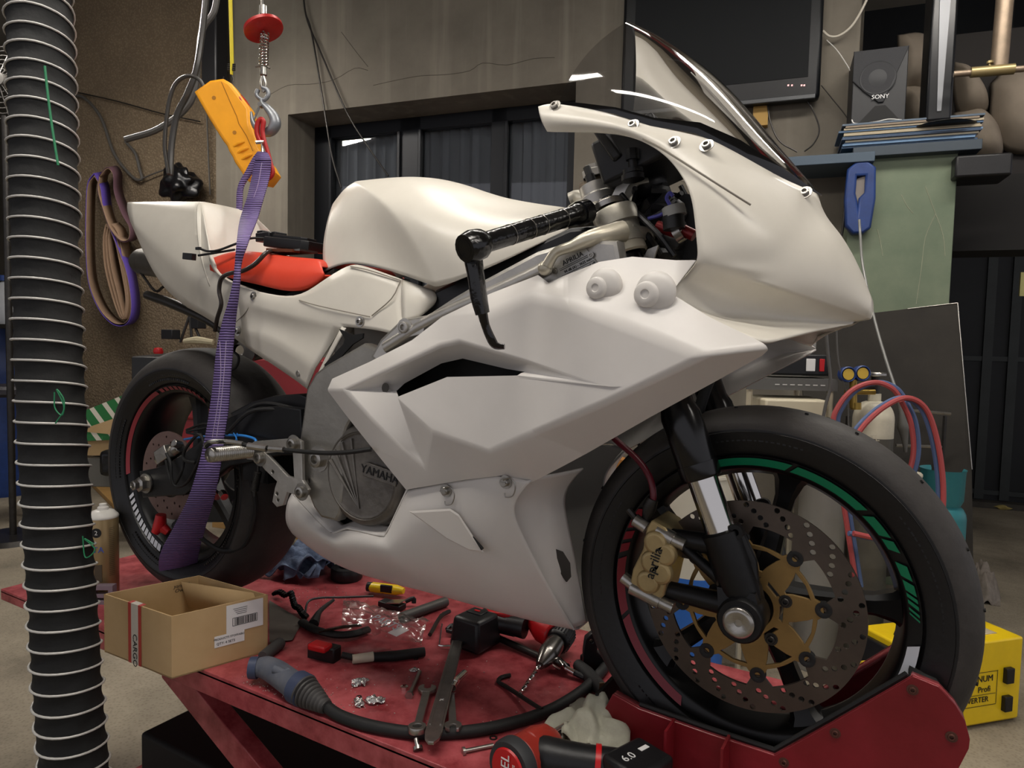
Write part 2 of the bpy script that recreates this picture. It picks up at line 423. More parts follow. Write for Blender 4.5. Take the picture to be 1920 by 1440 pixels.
# net curtain with folds behind the glass
m = MB(); rows = []
for z in (zb, zt):
    rows.append([V((0, 0, 0))]*0)
N = 90; r0 = []; r1 = []
for i in range(N+1):
    s_ = s1+(s2-s1)*i/N; o = fo-.09+.022*math.sin(i*1.9)+.012*math.sin(i*.7)
    p = W0+WD*s_+WN*o; r0.append(V((p.x, p.y, zb))); r1.append(V((p.x, p.y, zt)))
m.grid([r0, r1]); cu = m.build('net_curtain', mat('net_curtain', '#a0a09e', .9), win, recalc=False, sharp=80)
# right of the wall: dark steel gate set back, with ribs
DM = mat('dark_gate_steel', '#14171a', .5, .3, .25, 3)
gp = atz(1806, 944, FLOOR); gp2 = atz(1925, 972, FLOOR)
gd = WD; go = (gp-W0).dot(WN)
def gs(px, py=600): return ws(px, py, go)
m = MB(); wallbox(m, sR-.4, gs(1920)+2.6, FLOOR, CEIL, go, go-.08)
gate = struct(m.build('door_1', DM, smooth=False))
m = MB()
for px in (1845, 1893, 1960, 2050): wallbox(m, gs(px), gs(px)+.07, FLOOR+.06, CEIL, go+.03, go)
for zz in (FLOOR+.1, FLOOR+1.25): wallbox(m, gs(1800), gs(2100), zz, zz+.04, go+.02, go)
m.build('panel_rib', mat('gate_rib', '#2a2e2e', .45, .3, .2, 5), gate, smooth=False)
m = MB(); wallbox(m, gs(1795), gs(1795)+.012, FLOOR+.9, FLOOR+1.05, go+.05, go+.03); m.build('door_handle', mat('copper_handle', '#8a4a34', .4, .6), gate, smooth=False)
m = MB(); wallbox(m, gs(1700), gs(1920)+2.6, FLOOR, FLOOR+.05, go+.12, go-.1); struct(m.build('baseboard_back', mat('dirty_sill', '#3a3731', .8, 0, .3, 8), smooth=False))
m = MB(); wallbox(m, sR-.02, sR+.06, FLOOR, CEIL, -.5, go); m.build('wall_return', WM, smooth=False)['kind'] = 'structure'
# ceiling lamps that light the room
LM = mat('lamp_tube', '#ffffff', .5, emit='#ffe9d2', es=1)
for i, (c, ang, ln, st) in enumerate(LAMPS):
    t = root('ceiling_lamp', c, ['long tube lamp above the front wheel', 'long tube lamp above the left end of the lift', 'long tube lamp over the far side of the bike', 'long tube lamp over the gas cylinders', 'long tube lamp in the far left bay', 'long tube lamp in front of the nose of the bike'][i], 'lamp', (0, 0, R(ang)), 'tube lamps under the ceiling', local=True)
    b = MB(); b.box((0, 0, .05), (ln+.04, .14, .05)); b.tube([(-ln/2+.1, 0, .07), (-ln/2+.1, 0, CEIL-c[2])], .008, 6); b.tube([(ln/2-.1, 0, .07), (ln/2-.1, 0, CEIL-c[2])], .008, 6); b.build('housing', mat('lamp_housing', '#cfcfcf', .5), t, bevel=.004)
    b = MB(); b.box((0, 0, .014), (ln, .1, .025))
    lm = bpy.data.materials.new('lamp_light'); lm.use_nodes = True; bb = lm.node_tree.nodes['Principled BSDF']; bb.inputs['Emission Color'].default_value = lin('#fff8ef'); bb.inputs['Emission Strength'].default_value = st
    b.build('diffuser', lm, t, bevel=.003)
# ============================================================ MOTORCYCLE
bike = root('motorcycle', (.7, 0, 0), 'white unpainted fibreglass race motorcycle standing on the red lift', 'motorcycle')
def T3(x, y, z): return Matrix.Translation(V((x, y, z)))
def wheel(name, cx, cz, Ro, tw, rw, phase, lab, rubber='rubber'):
    c = (cx, 0, cz); h = rw/2; mb = MB(); Y = (0, 1, 0)
    mb.lathe([(.2295, -h), (.2285, -h-.003), (.2265, -h), (.2255, -h+.004), (.209, -h+.0065), (.203, -h+.012), (.199, -h+.03), (.193, -h+.045), (.193, h-.045), (.199, h-.03), (.203, h-.012), (.209, h-.0065), (.2255, h-.004), (.2265, h), (.2285, h+.003), (.2295, h),
              (.222, h-.012), (.206, h-.035), (.203, 0), (.206, -h+.035), (.222, -h+.012), (.2295, -h)], c, Y, 96)
    mb.lathe([(.012, -.05), (.036, -.05), (.042, -.04), (.045, 0), (.042, .04), (.036, .05), (.012, .05)], c, Y, 36)
    for k in range(5):
        a = R(phase+72*k); ca, sa = math.cos(a), math.sin(a)
        rings = []
        for r_, w_, t_, b_ in ((.03, .022, .026, 0), (.07, .0165, .022, 0), (.12, .0135, .018, 0), (.165, .015, .018, 0), (.19, .022, .022, 0), (.203, .033, .028, 0)):
            q = []
            for dx, dy in ((-1, -.6), (-.6, -1), (.6, -1), (1, -.6), (1, .6), (.6, 1), (-.6, 1), (-1, .6)):
                tx = dx*w_; q.append(V((cx+ca*r_-sa*tx, dy*t_, cz+sa*r_+ca*tx)))
            rings.append(q)
        mb.loft(rings)
    wh = mb.build(name, 'rim', bike, sharp=35)
    mb = MB(); hw = tw/2; pr_ = []
    for t in range(0, 25):
        u = -1+t/12  # -1..1
        s_ = abs(u)
        y = hw*math.copysign(min(1, math.sin(s_*math.pi/2)*1.02), u); rr = Ro-(hw*.62)*(1-math.cos(s_*math.pi/2))**1.15
        pr_.append((rr, y))
    pr_ = [(.2265, -h+.001), (.236, -h-.006), (.25, -hw+.006)]+pr_+[(.25, hw-.006), (.236, h+.006), (.2265, h-.001)]
    rs_ = Ro-hw*.55; ia = next(i for i, p_ in enumerate(pr_) if p_[0] >= rs_); ib = len(pr_)-1-next(i for i, p_ in enumerate(pr_[::-1]) if p_[0] >= rs_)
    mb.lathe(pr_[ia:ib+1], c, Y, 120); mb.mi = 1; mb.lathe(pr_[:ia+1], c, Y, 120); mb.lathe(pr_[ib:], c, Y, 120)
    for sg_ in (-1, 1): mb.lathe([(rs_-.004, sg_*(hw-.001)), (rs_-.0025, sg_*(hw+.0008)), (rs_-.001, sg_*(hw-.001))], c, Y, 120)
    rn_ = random.Random(int(phase)); a_ = 0
    while a_ < 355:
        if (a_ % 75) < 40:
            r1_ = .2335+.0; r2_ = .2455
            for q_ in (r1_, r2_):
                t_ = R(a_); p_ = V((cx+(q_+.006)*math.cos(t_), -hw+.009-(q_-.2335)*.25, cz+(q_+.006)*math.sin(t_)))
                mb.box(p_, (rn_.uniform(.003, .007), .0012, .005), rot=Matrix.Rotation(-t_+math.pi/2, 3, 'Y'))
        a_ += 1.9
    ty = mb.build('tyre', [rubber, mat('tyre_sidewall', '#0e0e0f', .42, bump=.05, bs=90)], wh, sharp=60, split=False, merge=.00005)
    return wh
def arc_patch(mb, cx, cz, r0, r1, a0, a1, y, slant=0, n=None):
    n = n or max(1, int(abs(a1-a0)/3)); g0, g1 = [], []
    for i in range(n+1):
        t = a0+(a1-a0)*i/n
        for g, r_, s_ in ((g0, r0, 0), (g1, r1, slant)):
            g.append(V((cx+r_*math.cos(R(t+s_)), y+(.0058 if r_ < .215 else 0)*1, cz+r_*math.sin(R(t+s_)))))
    mb.grid([g0, g1])
FX, FZ, RZ = 1.389, .30, .341
fw = wheel('front_wheel', FX, FZ, .30, .122, .095, 78, '')
rw_ = wheel('rear_wheel', 0, RZ, .318, .192, .155, 96, '')
yf = -.0475-.0012
mb = MB()
for a, b in ((118, 80), (78, 50), (47, 38), (36.5, 32), (27, 21.5), (20, 16), (15, 13.5), (12.5, 11), (9.5, 8.5), (7.5, 6.8)): arc_patch(mb, FX, FZ, .2105, .2225, a, b, yf, slant=-2.5)
mb.build('rim_stripe', mat('green_decal', '#0f7d55', .3), fw, recalc=False)
mb = MB()
for a, b in ((146, 150), (152, 156), (158, 162), (164, 168), (171, 196), (198, 240)): arc_patch(mb, FX, FZ, .2105, .2225, a, b, yf, slant=2)
mb.build('rim_stripe', mat('dark_red_decal', '#7c1626', .35), fw, recalc=False)
mb = MB(); arc_patch(mb, FX, FZ, .2095, .224, -6, -22, yf, slant=2); mb.build('rim_stripe', mat('white_decal', '#c9ccd2', .4), fw, recalc=False)
yr = -.0775-.0012
mb = MB()
for a, b in [(112, 186)]+[(60+i*5, 63.5+i*5) for i in range(10)]: arc_patch(mb, 0, RZ, .2125, .2215, a, b, yr, slant=1)
mb.build('rim_stripe', mat('dull_red_decal', '#8c3038', .4), rw_, recalc=False)
mb = MB()
for i in range(12): arc_patch(mb, 0, RZ, .211, .2235, 200+i*4.1, 200+i*4.1+2.4+.1*i, yr, slant=2)
mb.build('rim_stripe', MT['white_decal'], rw_, recalc=False)
# small wear holes on the front tread
mb = MB()
for k in range(20):
    a = R(28+k*18+(k % 3)*2)
    for u, rr in ((-.022, .2985), (.03, .296)):
        c_ = V((FX+rr*math.cos(a+u*3), u, FZ+rr*math.sin(a+u*3))); d_ = V((math.cos(a+u*3), 0, math.sin(a+u*3)))
        mb.lathe([(.0028, .0022), (.0028, -.001), (0, -.001)], c_-d_*.0003, d_, 8)
mb.build('wear_dot', 'dark', fw, split=True)
# front discs
def disc(Y, par):
    ring = [(.16*math.cos(R(i*3)), .16*math.sin(R(i*3))) for i in range(120)]
    inn = []
    for i in range(240):
        t = i*1.5; d = min(abs((t-54-45*k+180) % 360-180) for k in range(8)); r_ = .1225-.0175*max(0, min(1, (9-d)/4.5)); inn.append((r_*math.cos(R(t)), r_*math.sin(R(t))))
    ho = [((.1285+.0086*(k % 4))*math.cos(R(k*360/88)), (.1285+.0086*(k % 4))*math.sin(R(k*360/88)), .0043, 10) for k in range(88)]
    mb = MB(); mb.plate([ring, inn], .005, T3(FX, Y, FZ) @ XZ, 0, ho); d = mb.build('brake_disc', 'discm', par, sharp=30)
    out = []
    for i in range(240):
        t = i*1.5; dd = min(abs((t-54-45*k+180) % 360-180) for k in range(8)); r_ = .094+.009*max(0, min(1, (9-dd)/4)); out.append((r_*math.cos(R(t)), r_*math.sin(R(t))))
    polys = [out]
    for k in range(8):
        t0 = 54+45*k
        q = [(.0895, 8), (.0905, 22.5), (.0895, 37), (.082, 34), (.066, 28), (.0575, 25), (.0575, 20), (.066, 17), (.082, 11)]
        polys.append([(r_*math.cos(R(t0+a)), r_*math.sin(R(t0+a))) for r_, a in q])
        q = [(.0505, 6), (.0505, 39), (.043, 36), (.043, 9)]
        polys.append([(r_*math.cos(R(t0+a+12)), r_*math.sin(R(t0+a+12))) for r_, a in q])
    polys.append([(.035*math.cos(R(i*10)), .035*math.sin(R(i*10))) for i in range(36)])
    mb = MB(); mb.plate(polys, .006, T3(FX, Y-.0005, FZ) @ XZ, .0006); mb.build('disc_carrier', 'bronze', par, sharp=30)
    mb = MB()
    for k in range(8):
        a = R(54+45*k); p = V((FX+.1035*math.cos(a), Y, FZ+.1035*math.sin(a)))
        mb.lathe([(.004, -.004), (.0075, -.0055), (.0115, -.005), (.0115, .005), (.0075, .006), (.004, .004)], p, (0, 1, 0), 16)
    mb.build('disc_bobbin', 'rubberd', par)
    mb = MB()
    for k in range(5):
        a = R(20+72*k); bolt(mb, (FX+.054*math.cos(a), Y-.003, FZ+.054*math.sin(a)), (0, -1, 0), .006, .006)
    mb.build('disc_bolt', 'dsteel', par)
disc(-.068, fw)
# rear disc, sprocket
mb = MB(); ring = [(.11*math.cos(R(i*4)), .11*math.sin(R(i*4))) for i in range(90)]
mb.plate([ring], .004, T3(0, -.098, RZ) @ XZ, 0, [(0, 0, .055, 40)]+[((.07+.013*(k % 3))*math.cos(R(k*12)), (.07+.013*(k % 3))*math.sin(R(k*12)), .0034, 8) for k in range(30)])
mb.build('brake_disc', mat('rusty_disc', '#76605a', .45, .6, .2, 15), rw_, sharp=30)
mb = MB(); mb.lathe([(.02, -.1), (.05, -.1), (.058, -.097), (.058, -.09), (.02, -.06)], (0, 0, RZ), (0, 1, 0), 36); mb.build('hub', 'dsteel', rw_)
mb = MB(); pts = []
for k in range(42):
    for dr, da in ((0, -3), (.008, -1.2), (.008, 1.2), (0, 3)): pts.append(((.1+dr)*math.cos(R(k*360/42+da)), (.1+dr)*math.sin(R(k*360/42+da))))
mb.plate([pts], .006, T3(0, .1, RZ) @ XZ, 0, [(0, 0, .075, 30)]); mb.build('sprocket', 'dsteel', rw_, sharp=30)
# ---------------------------------------------------------- swingarm
mb = MB()
outer = [(262, 886), (298, 879), (345, 852), (373, 831), (400, 808), (430, 785), (470, 768), (520, 764), (562, 770), (566, 850), (520, 852), (478, 862), (430, 872), (400, 893), (362, 912), (345, 926), (268, 931)]
for sg in (-1, 1):
    Yc = sg*.145
    P0 = pxz(outer, -.159); mb.plate([P0], .028, T3(0, Yc, 0) @ XZ, .003)
mb.box((.36, 0, .42), (.08, .27, .09))
sw = mb.build('swingarm', mat('swingarm_black', '#17181a', .38, .3, .2, 15, .04, 60), bike, sharp=35)
mb = MB(); pc = at(275, 906, -.16); mb.lathe([(.014, 0), (.018, .004), (.018, .02), (.012, .024), (.012, .034), (.009, .036), (.007, .03), (0, .03)], pc, (0, -1, 0), 6, up=V((1, 0, 0)))
mb.lathe([(.024, 0), (.024, .004), (0, .004)], pc, (0, -1, 0), 24); mb.build('axle_nut', 'steel', sw)
mb = MB(); mb.cyl((0, -.15, RZ), (0, .16, RZ), .0125); mb.build('rear_axle', 'steel', sw)
mb = MB(); mb.plate([pxz([(434, 776), (470, 757), (515, 745), (560, 742), (575, 748), (572, 775), (520, 775), (470, 790), (445, 800)], -.12)], .2, T3(0, -.02, 0) @ XZ, .004); mb.build('chain_guard', 'black', bike, sharp=35)
mb = MB(); c0, c1 = at(300, 862, -.15), at(338, 838, -.15)
mb.tube([c0, (c0+c1)/2, c1], [.016, .019, .013], 10); mb.box((c0+c1)/2, (.045, .05, .032), rot=Matrix.Rotation(R(-28), 3, 'Y')); mb.cyl(c1+V((.004, 0, .004)), c1+V((.004, -.02, .012)), .009)
mb.build('rear_caliper', 'steel', bike, bevel=.002)
mb = MB()
for pl in ([(312, 850, -.18), (320, 870, -.185), (322, 900, -.185), (332, 912, -.18), (350, 905, -.18), (368, 875, -.19), (382, 835, -.2), (372, 815, -.19), (348, 842, -.18), (345, 862, -.18), (366, 868, -.18)],
           [(310, 855, -.17), (316, 886, -.175), (326, 908, -.18), (340, 885, -.18), (345, 862, -.175)]):
    mb.tube([at(*p) for p in pl], .0035, 8, smooth=6)
mb.build('brake_hose', 'rubberd', bike)
mb = MB()
for pl in ([(433, 800, -.14), (470, 765, -.14), (505, 757, -.14), (560, 770, -.14), (600, 790, -.12)], [(425, 812, -.18), (470, 772, -.17), (530, 768, -.15), (590, 775, -.12)]): mb.tube([at(*p) for p in pl], .0045, 8, smooth=6)
for pl in ([(430, 655, -.06), (447, 668, -.06), (443, 688, -.06), (425, 698, -.06)], [(372, 712, -.05), (377, 705, -.05), (400, 701, -.05), (420, 720, -.05), (440, 765, -.05), (430, 790, -.06), (412, 792, -.06)], [(350, 806, -.1), (380, 795, -.12), (395, 800, -.12), (350, 810, -.12), (380, 815, -.12)]): mb.tube([at(*p) for p in pl], .003, 8, smooth=6)
mb.build('brake_line', 'rubberd', bike)
mb = MB(); mb.tube([at(*p) for p in [(346, 824, -.12), (380, 819, -.15), (440, 816, -.17), (470, 820, -.17), (480, 828, -.18), (470, 845, -.19), (458, 838, -.19)]], .0028, 8, smooth=6)
mb.tube([at(*p) for p in [(438, 812, -.175), (444, 824, -.178), (441, 830, -.176), (445, 812, -.172)]], .0014, 6, smooth=5)
mb.build('wire', mat('blue_wire', '#2a78c4', .4), bike)
# footrest
mb = MB(); outer = [(462, 840), (480, 828), (556, 822), (567, 828), (569, 900), (580, 918), (573, 932), (555, 926), (541, 921), (533, 946), (522, 949), (514, 940), (519, 914), (523, 902), (500, 880), (486, 862), (466, 860)]
hole = [(500, 849), (552, 843), (555, 897), (541, 893)]
pts = [pxz(outer, -.205), pxz(hole, -.205)]
cs = [(*pxz([q], -.205)[0], .005) for q in ((522, 925), (524, 937), (514, 884))]
mb.plate(pts, .008, T3(0, -.205, 0) @ XZ, .001, cs); fr = mb.build('footrest_bracket', 'alu', bike, sharp=35)
mb = MB()
for q in ((566, 922), (551, 832), (488, 858)): bolt(mb, at(*q, -.209), (0, -1, 0), .011, .009)
mb.build('bolt', 'steel', fr)
mb = MB(); a, b = at(394, 853, -.30), at(470, 845, -.21); pts_ = [a+(b-a)*(i/40) for i in range(41)]
mb.tube(pts_, [.0148 if i % 2 else .0128 for i in range(41)], 14); mb.tube([a-(b-a)*.03, a], [.0135, .015], 14); mb.lathe([(.008, 0), (.006, .02), (0, .02)], a-(b-a)*.031, (b-a), 14); mb.build('footpeg', 'steel', fr, sharp=80)
mb = MB(); mb.tube([at(*p) for p in [(385, 838, -.30), (400, 829, -.3), (430, 829, -.29), (470, 836, -.27), (520, 842, -.25), (600, 849, -.24), (650, 848, -.235), (696, 842, -.22)]], .0042, 8, smooth=6)
mb.build('clutch_cable', 'rubberd', bike)
mb = MB(); mb.tube([at(*p) for p in [(386, 838, -.30), (388, 832, -.3), (400, 828.5, -.3), (430, 828.5, -.29), (455, 832, -.28)]], .0046, 8, smooth=5); mb.tube([at(465, 836, -.272), at(500, 841, -.258)], .0068, 8); mb.tube([at(505, 841, -.256), at(532, 843, -.25)], .0056, 8); mb.build('cable_adjuster', 'steel', bike)
mb = MB()
for i in range(22):
    pass
a, b = at(484, 884, -.15), at(477, 920, -.15); mb.tube([a+(b-a)*(i/44) for i in range(45)], [.0085 if i % 2 else .0068 for i in range(45)], 12); mb.tube([a, a+V((0, 0, .03))], .003, 6); mb.tube([b, b-V((0, 0, .012))], .004, 6); mb.build('return_spring', 'dsteel', bike, sharp=80)
# loose loom behind the footrest
mb = MB()
for pl in ([(452, 860, -.1), (470, 900, -.1), (480, 960, -.09), (460, 1020, -.08), (420, 1033, -.1), (385, 1015, -.12), (362, 990, -.13)], [(440, 870, -.1), (462, 890, -.08), (470, 950, -.08)], [(430, 862, -.12), (415, 880, -.12), (405, 905, -.12)]): mb.tube([at(*p) for p in pl], .0058, 8, smooth=6)
mb.build('wiring_loom', 'rubberd', bike)
mb = MB(); mb.tube([at(*p) for p in [(395, 915, -.15), (402, 890, -.15), (410, 875, -.15)]], [.005, .009, .006], 10, smooth=4); mb.build('wire_cap', mat('orange_red_sleeve', '#b8361c', .4), bike)
mb = MB()
for x in (403, 416): mb.tube([at(x, 924, -.15), at(x+5, 932, -.155)], .0085, 10)
mb.build('wire_terminal', 'chrome', bike)
# ---------------------------------------------------------- engine + frame
mb = MB(); eng = [(560, 780), (640, 700), (760, 620), (900, 560), (1060, 620), (1120, 720), (1080, 820), (960, 880), (860, 960), (740, 1000), (620, 990), (580, 900)]
mb.prism(pxz(eng, -.10), -.11, .11)
en = mb.build('engine', mat('engine_black', '#0d0d0e', .55, .3, .3, 20, .2, 40), bike, bevel=.01, sharp=30)
mb = MB(); cc = at(697, 888, -.165)
mb.lathe([(.095, .0), (.095, .018), (.09, .026), (.082, .029), (.079, .026), (.074, .0255), (.0, .028)], cc, (0, -1, 0), 56, up=V((0, 0, 1)))
mb.lathe([(.1, -.055), (.1, .0), (.09, .004)], cc, (0, -1, 0), 40)
for k, (t0, t1, w_) in enumerate(((-15, -2, .005), (-28, 0, .006), (-44, 2, .006), (-62, 4, .007))):
    a = cc+V((-.078*math.cos(R(-60+k*20-10)), -.027, .07*math.sin(R(72-k*18)))); e = cc+V((-.005, -.028, -.062))
    mb.tube([a, e], [w_, .0015], 6, flat=.7)
mb.tube([cc+V((.079*math.cos(R(t)), -.026, .079*math.sin(R(t)))) for t in range(0, 360, 12)], .002, 6, closed=True)
cov = mb.build('clutch_cover', mat('cast_cover', '#6f6b66', .45, .75, .22, 25, .12, 60), en, sharp=45)
fdir = (at(748, 902, -.19)-at(684, 880, -.19)).normalized(); mpl = basis(at(713, 889, -.197), fdir, (0, 0, 1))
mb = MB(); mb.box((0, 0, 0), (.078, .026, .004), M4=mpl); mb.build('badge_plate', MT['cast_cover'], cov, bevel=.001)
mb = MB(); mb.text('YAMAHA', .0215, mpl @ T3(0, 0, .0028), .0016); mb.build('badge_lettering', 'black', cov, sharp=30)
mb = MB(); pvt = [(681, 650), (612, 690), (594, 703), (578, 731), (570, 790), (562, 848), (552, 856), (553, 872), (562, 895), (577, 915), (590, 948), (603, 966), (628, 972), (634, 960), (640, 905), (632, 850), (646, 800), (668, 760), (700, 735), (760, 680)]
mb.plate([pxz(pvt, -.193)], .03, T3(0, -.178, 0) @ XZ, .006, [(*pxz([(577, 902)], -.193)[0], .009, 16)])
mb.plate([pxz(pvt, -.193)], .03, T3(0, .178, 0) @ XZ, .006)
fm = mb.build('frame', 'alud', bike, sharp=40)
mb = MB(); bolt(mb, at(598, 860, -.193), (0, -1, 0), .016, .012); bolt(mb, at(577, 902, -.17), (0, -1, 0), .009, .002); mb.build('pivot_bolt', 'steel', fm)
spar = [(700, 668), (716, 640), (752, 606), (800, 598), (850, 561), (909, 527), (1007, 475), (1085, 452), (1150, 455), (1160, 510), (1100, 560), (1020, 600), (900, 640), (800, 670), (740, 700)]
spar = [(x, y+(4 if i < 11 and y < 620 and x > 800 else 0)) for i, (x, y) in enumerate(spar)]
mb = MB()
for sg in (-1, 1):
    mb.plate([pxz(spar, -.195)], .034, T3(0, sg*.178, 0) @ XZ, .007)
    rr = [at(x, y, -.195) for x, y in ((725, 652), (790, 612), (850, 582), (920, 552), (1000, 515), (1030, 500))]
    mb.tube([V((p.x, sg*abs(p.y)*-1*-1, p.z)) for p in rr], .012, 10, smooth=5)
mb.build('frame_spar', 'alu', bike, sharp=40)
mb = MB(); mb.plate([pxz([(755, 608), (765, 602), (800, 599), (795, 625), (752, 635)], -.2)], .008, T3(0, -.2, 0) @ XZ, .001); bolt(mb, at(759, 614, -.204), (0, -1, 0), .01, .006); mb.build('subframe_bracket', 'alu', bike)
mb = MB(); mb.prism(pxz([(812, 542), (900, 500), (1065, 425), (1120, 420), (1160, 480), (1060, 520), (900, 580), (800, 625), (760, 620)], -.14), -.135, .135); mb.build('airbox', 'black', bike, bevel=.008)
# ---------------------------------------------------------- front fork
def fk(z, Y): return V((1.165+(.88-z)*.398, Y, z))
fork = None
for Y in (-.105, .105):
    mb = MB()
    mb.tube([fk(.895, Y), fk(.60, Y), fk(.585, Y), fk(.505, Y), fk(.50, Y)], [.026, .026, .0305, .0305, .028], 28)
    mb.lathe([(.031, 0), (.031, .02), (.029, .024), (.022, .024)], fk(.515, Y), fk(.49, Y)-fk(.51, Y), 28)
    o = mb.build('fork_tube', 'blackg', bike, sharp=35)
    mb = MB(); mb.tube([fk(.51, Y), fk(.39, Y)], .0228, 28); mb.build('fork_stanchion', 'chrome', o)
    mb = MB(); sg = -1 if Y < 0 else 1
    mb.tube([fk(.418, Y), fk(.415, Y), fk(.335, Y), fk(.318, Y)], [.026, .0305, .0305, .026], 10)
    mb.lathe([(.0, -.03), (.03, -.03), (.033, -.026), (.033, .024), (.03, .028), (0, .028)], (FX, Y+sg*.008, FZ), (0, -1, 0), 28)
    mb.loft([[fk(.34, Y)+V((dx, dy, 0)) for dx, dy in ((-.027, -.024), (.027, -.024), (.027, .024), (-.027, .024))], [V((FX+dx, Y+dy+sg*.004, FZ)) for dx, dy in ((-.03, -.026), (.03, -.026), (.03, .026), (-.03, .026))]])
    # caliper arms
    for (xa, za), (xb, zb), w_ in (((1.352, .395), (1.272, .398), .012), ((1.38, .308), (1.24, .315), .012), ((1.285, .40), (1.25, .32), .008), ((1.365, .335), (1.285, .392), .007)):
        mb.tube([(xa, Y, za), (xb, Y+.004*sg, zb)], [w_*1.5, w_], 10)
    mb.tube([fk(.43, Y)+V((.03, 0, -.01)), fk(.38, Y)+V((.032, 0, 0)), fk(.34, Y)+V((.02, 0, 0))], [.009, .008, .01], 10); mb.lathe([(.011, 0), (.011, .012), (.005, .012), (.005, .006)], fk(.43, Y)+V((.03, -.004, -.008)), (0, -1, 0), 16)
    mb.build('axle_carrier', mat('carrier_black', '#141415', .4, .3, .2, 25, .05, 80), o, sharp=40)
mb = MB(); mb.lathe([(.022, 0), (.022, .006), (.019, .009), (.016, .0095), (.0055, .006), (.0055, .001), (0, .001)], (FX, -.142, FZ), (0, -1, 0), 30); mb.cyl((FX, -.145, FZ), (FX, .14, FZ), .012); mb.build('front_axle', 'steel', bike)
# caliper
def calmb(sg):
    mb = MB(); poly = [(1222, 975), (1247, 990), (1266, 1018), (1262, 1040), (1252, 1082), (1244, 1118), (1232, 1128), (1196, 1118), (1180, 1100), (1186, 1068), (1205, 1030), (1212, 990)]
    P = pxz(poly, -.13)
    mb.prism(P, *sorted((sg*.13, sg*.05)))
    for q in ((1228, 1018), (1222, 1055), (1214, 1092), (1245, 1040), (1238, 1075)):
        p = at(*q, -.135); mb.lathe([(.0, .01), (.015, .01), (.0185, .006), (.019, 0)], (p.x, sg*.128, p.z), (0, sg, 0), 24)
    return mb
cal = calmb(-1).build('brake_caliper', 'calip', bike, bevel=.003)
mb = MB()
for a, b in (((1232, 994), (1262, 1012)), ((1184, 1100), (1238, 1128))): mb.tube([at(*a, -.122), at(*b, -.122)], .012, 14)
for a, b in (((1262, 1012), (1284, 1022)), ((1238, 1128), (1262, 1140)), ((1190, 975), (1212, 990)), ((1168, 1082), (1186, 1096))): mb.tube([at(*a, -.122), at(*b, -.122)], .0098, 14)
mb.build('caliper_bolt', 'steel', cal)
td = (at(1236, 1028, -.1)-at(1218, 1088, -.1)); mb = MB(); mb.text('aprilia', .021, basis(at(1226, 1056, -.1392), td, (-1, 0, .2)), .0012); mb.build('caliper_lettering', 'ink', cal, sharp=30)
mb = MB(); mb.tube([at(*p) for p in [(1130, 800, -.08), (1155, 825, -.09), (1196, 862, -.1), (1218, 895, -.11), (1225, 925, -.115), (1223, 945, -.115)]], .0052, 10, smooth=6); mb.build('brake_hose', mat('dark_red_hose', '#5a1420', .35), cal)
mb = MB(); mb.tube([at(*p) for p in [(1224, 935, -.115), (1218, 950, -.115), (1212, 975, -.112)]], [.009, .011, .007], 10); mb.tube([at(1190, 972, -.11), at(1205, 985, -.11)], .009, 10); mb.tube([at(1178, 955, -.11), at(1192, 972, -.11)], .0055, 8); mb.build('banjo_fitting', 'dsteel', cal)
# loose pipe by the fork
mb = MB(); mb.tube([at(*p) for p in [(1335, 700, -.02), (1318, 745, -.02), (1308, 790, -.02), (1322, 822, -.03)]], .009, 10, smooth=6); mb.build('radiator_hose', 'rubberd', bike)
# steering head
mb = MB(); Pc = fk(.865, 0)
for sg in (-1, 1):
    mb.lathe([(.028, -.02), (.037, -.018), (.037, .014), (.034, .018), (.027, .018)], fk(.86, sg*.105), fk(1, 0)-fk(.5, 0), 28)
tp = fk(1, 0)-fk(.5, 0); tp.normalize(); Mh = basis(fk(.865, 0), (0, 1, 0), (-1, 0, 0))
mb.plate([[(-.12, -.03), (-.085, -.045), (-.03, -.03), (.03, -.03), (.085, -.045), (.12, -.03), (.125, .01), (.09, .03), (.035, .05), (-.035, .05), (-.09, .03), (-.125, .01)]], .022, Mh, .003, [(0, 0, .016, 18)])
mb.lathe([(.032, 0), (.032, .02), (.024, .024), (.022, .035), (.012, .038), (.012, .022), (0, .022)], Pc, tp, 24)
mb.cyl(Pc+tp*.02, Pc+tp*.062, .009); mb.tube([fk(.86, 0)-tp*.01, fk(.62, 0)], .03, 16)
mb.build('top_yoke', mat('cast_yoke', '#9b978c', .42, .6, .12, 20, .08, 80), bike, sharp=40)
mb = MB()
for sg in (-1, 1):
    mb.lathe([(.026, .015), (.0265, .024), (.022, .027), (.02, .022), (0, .022)], fk(.892, sg*.105), tp, 30)
    for k in range(8):
        d = fk(.892, sg*.105)+tp*.024; x, y, z = frame_from(tp); mb.box(d+(x*math.cos(k*.785)+y*math.sin(k*.785))*.018, (.008, .008, .007))
mb.build('fork_cap', 'steel', bike, bevel=.0008)
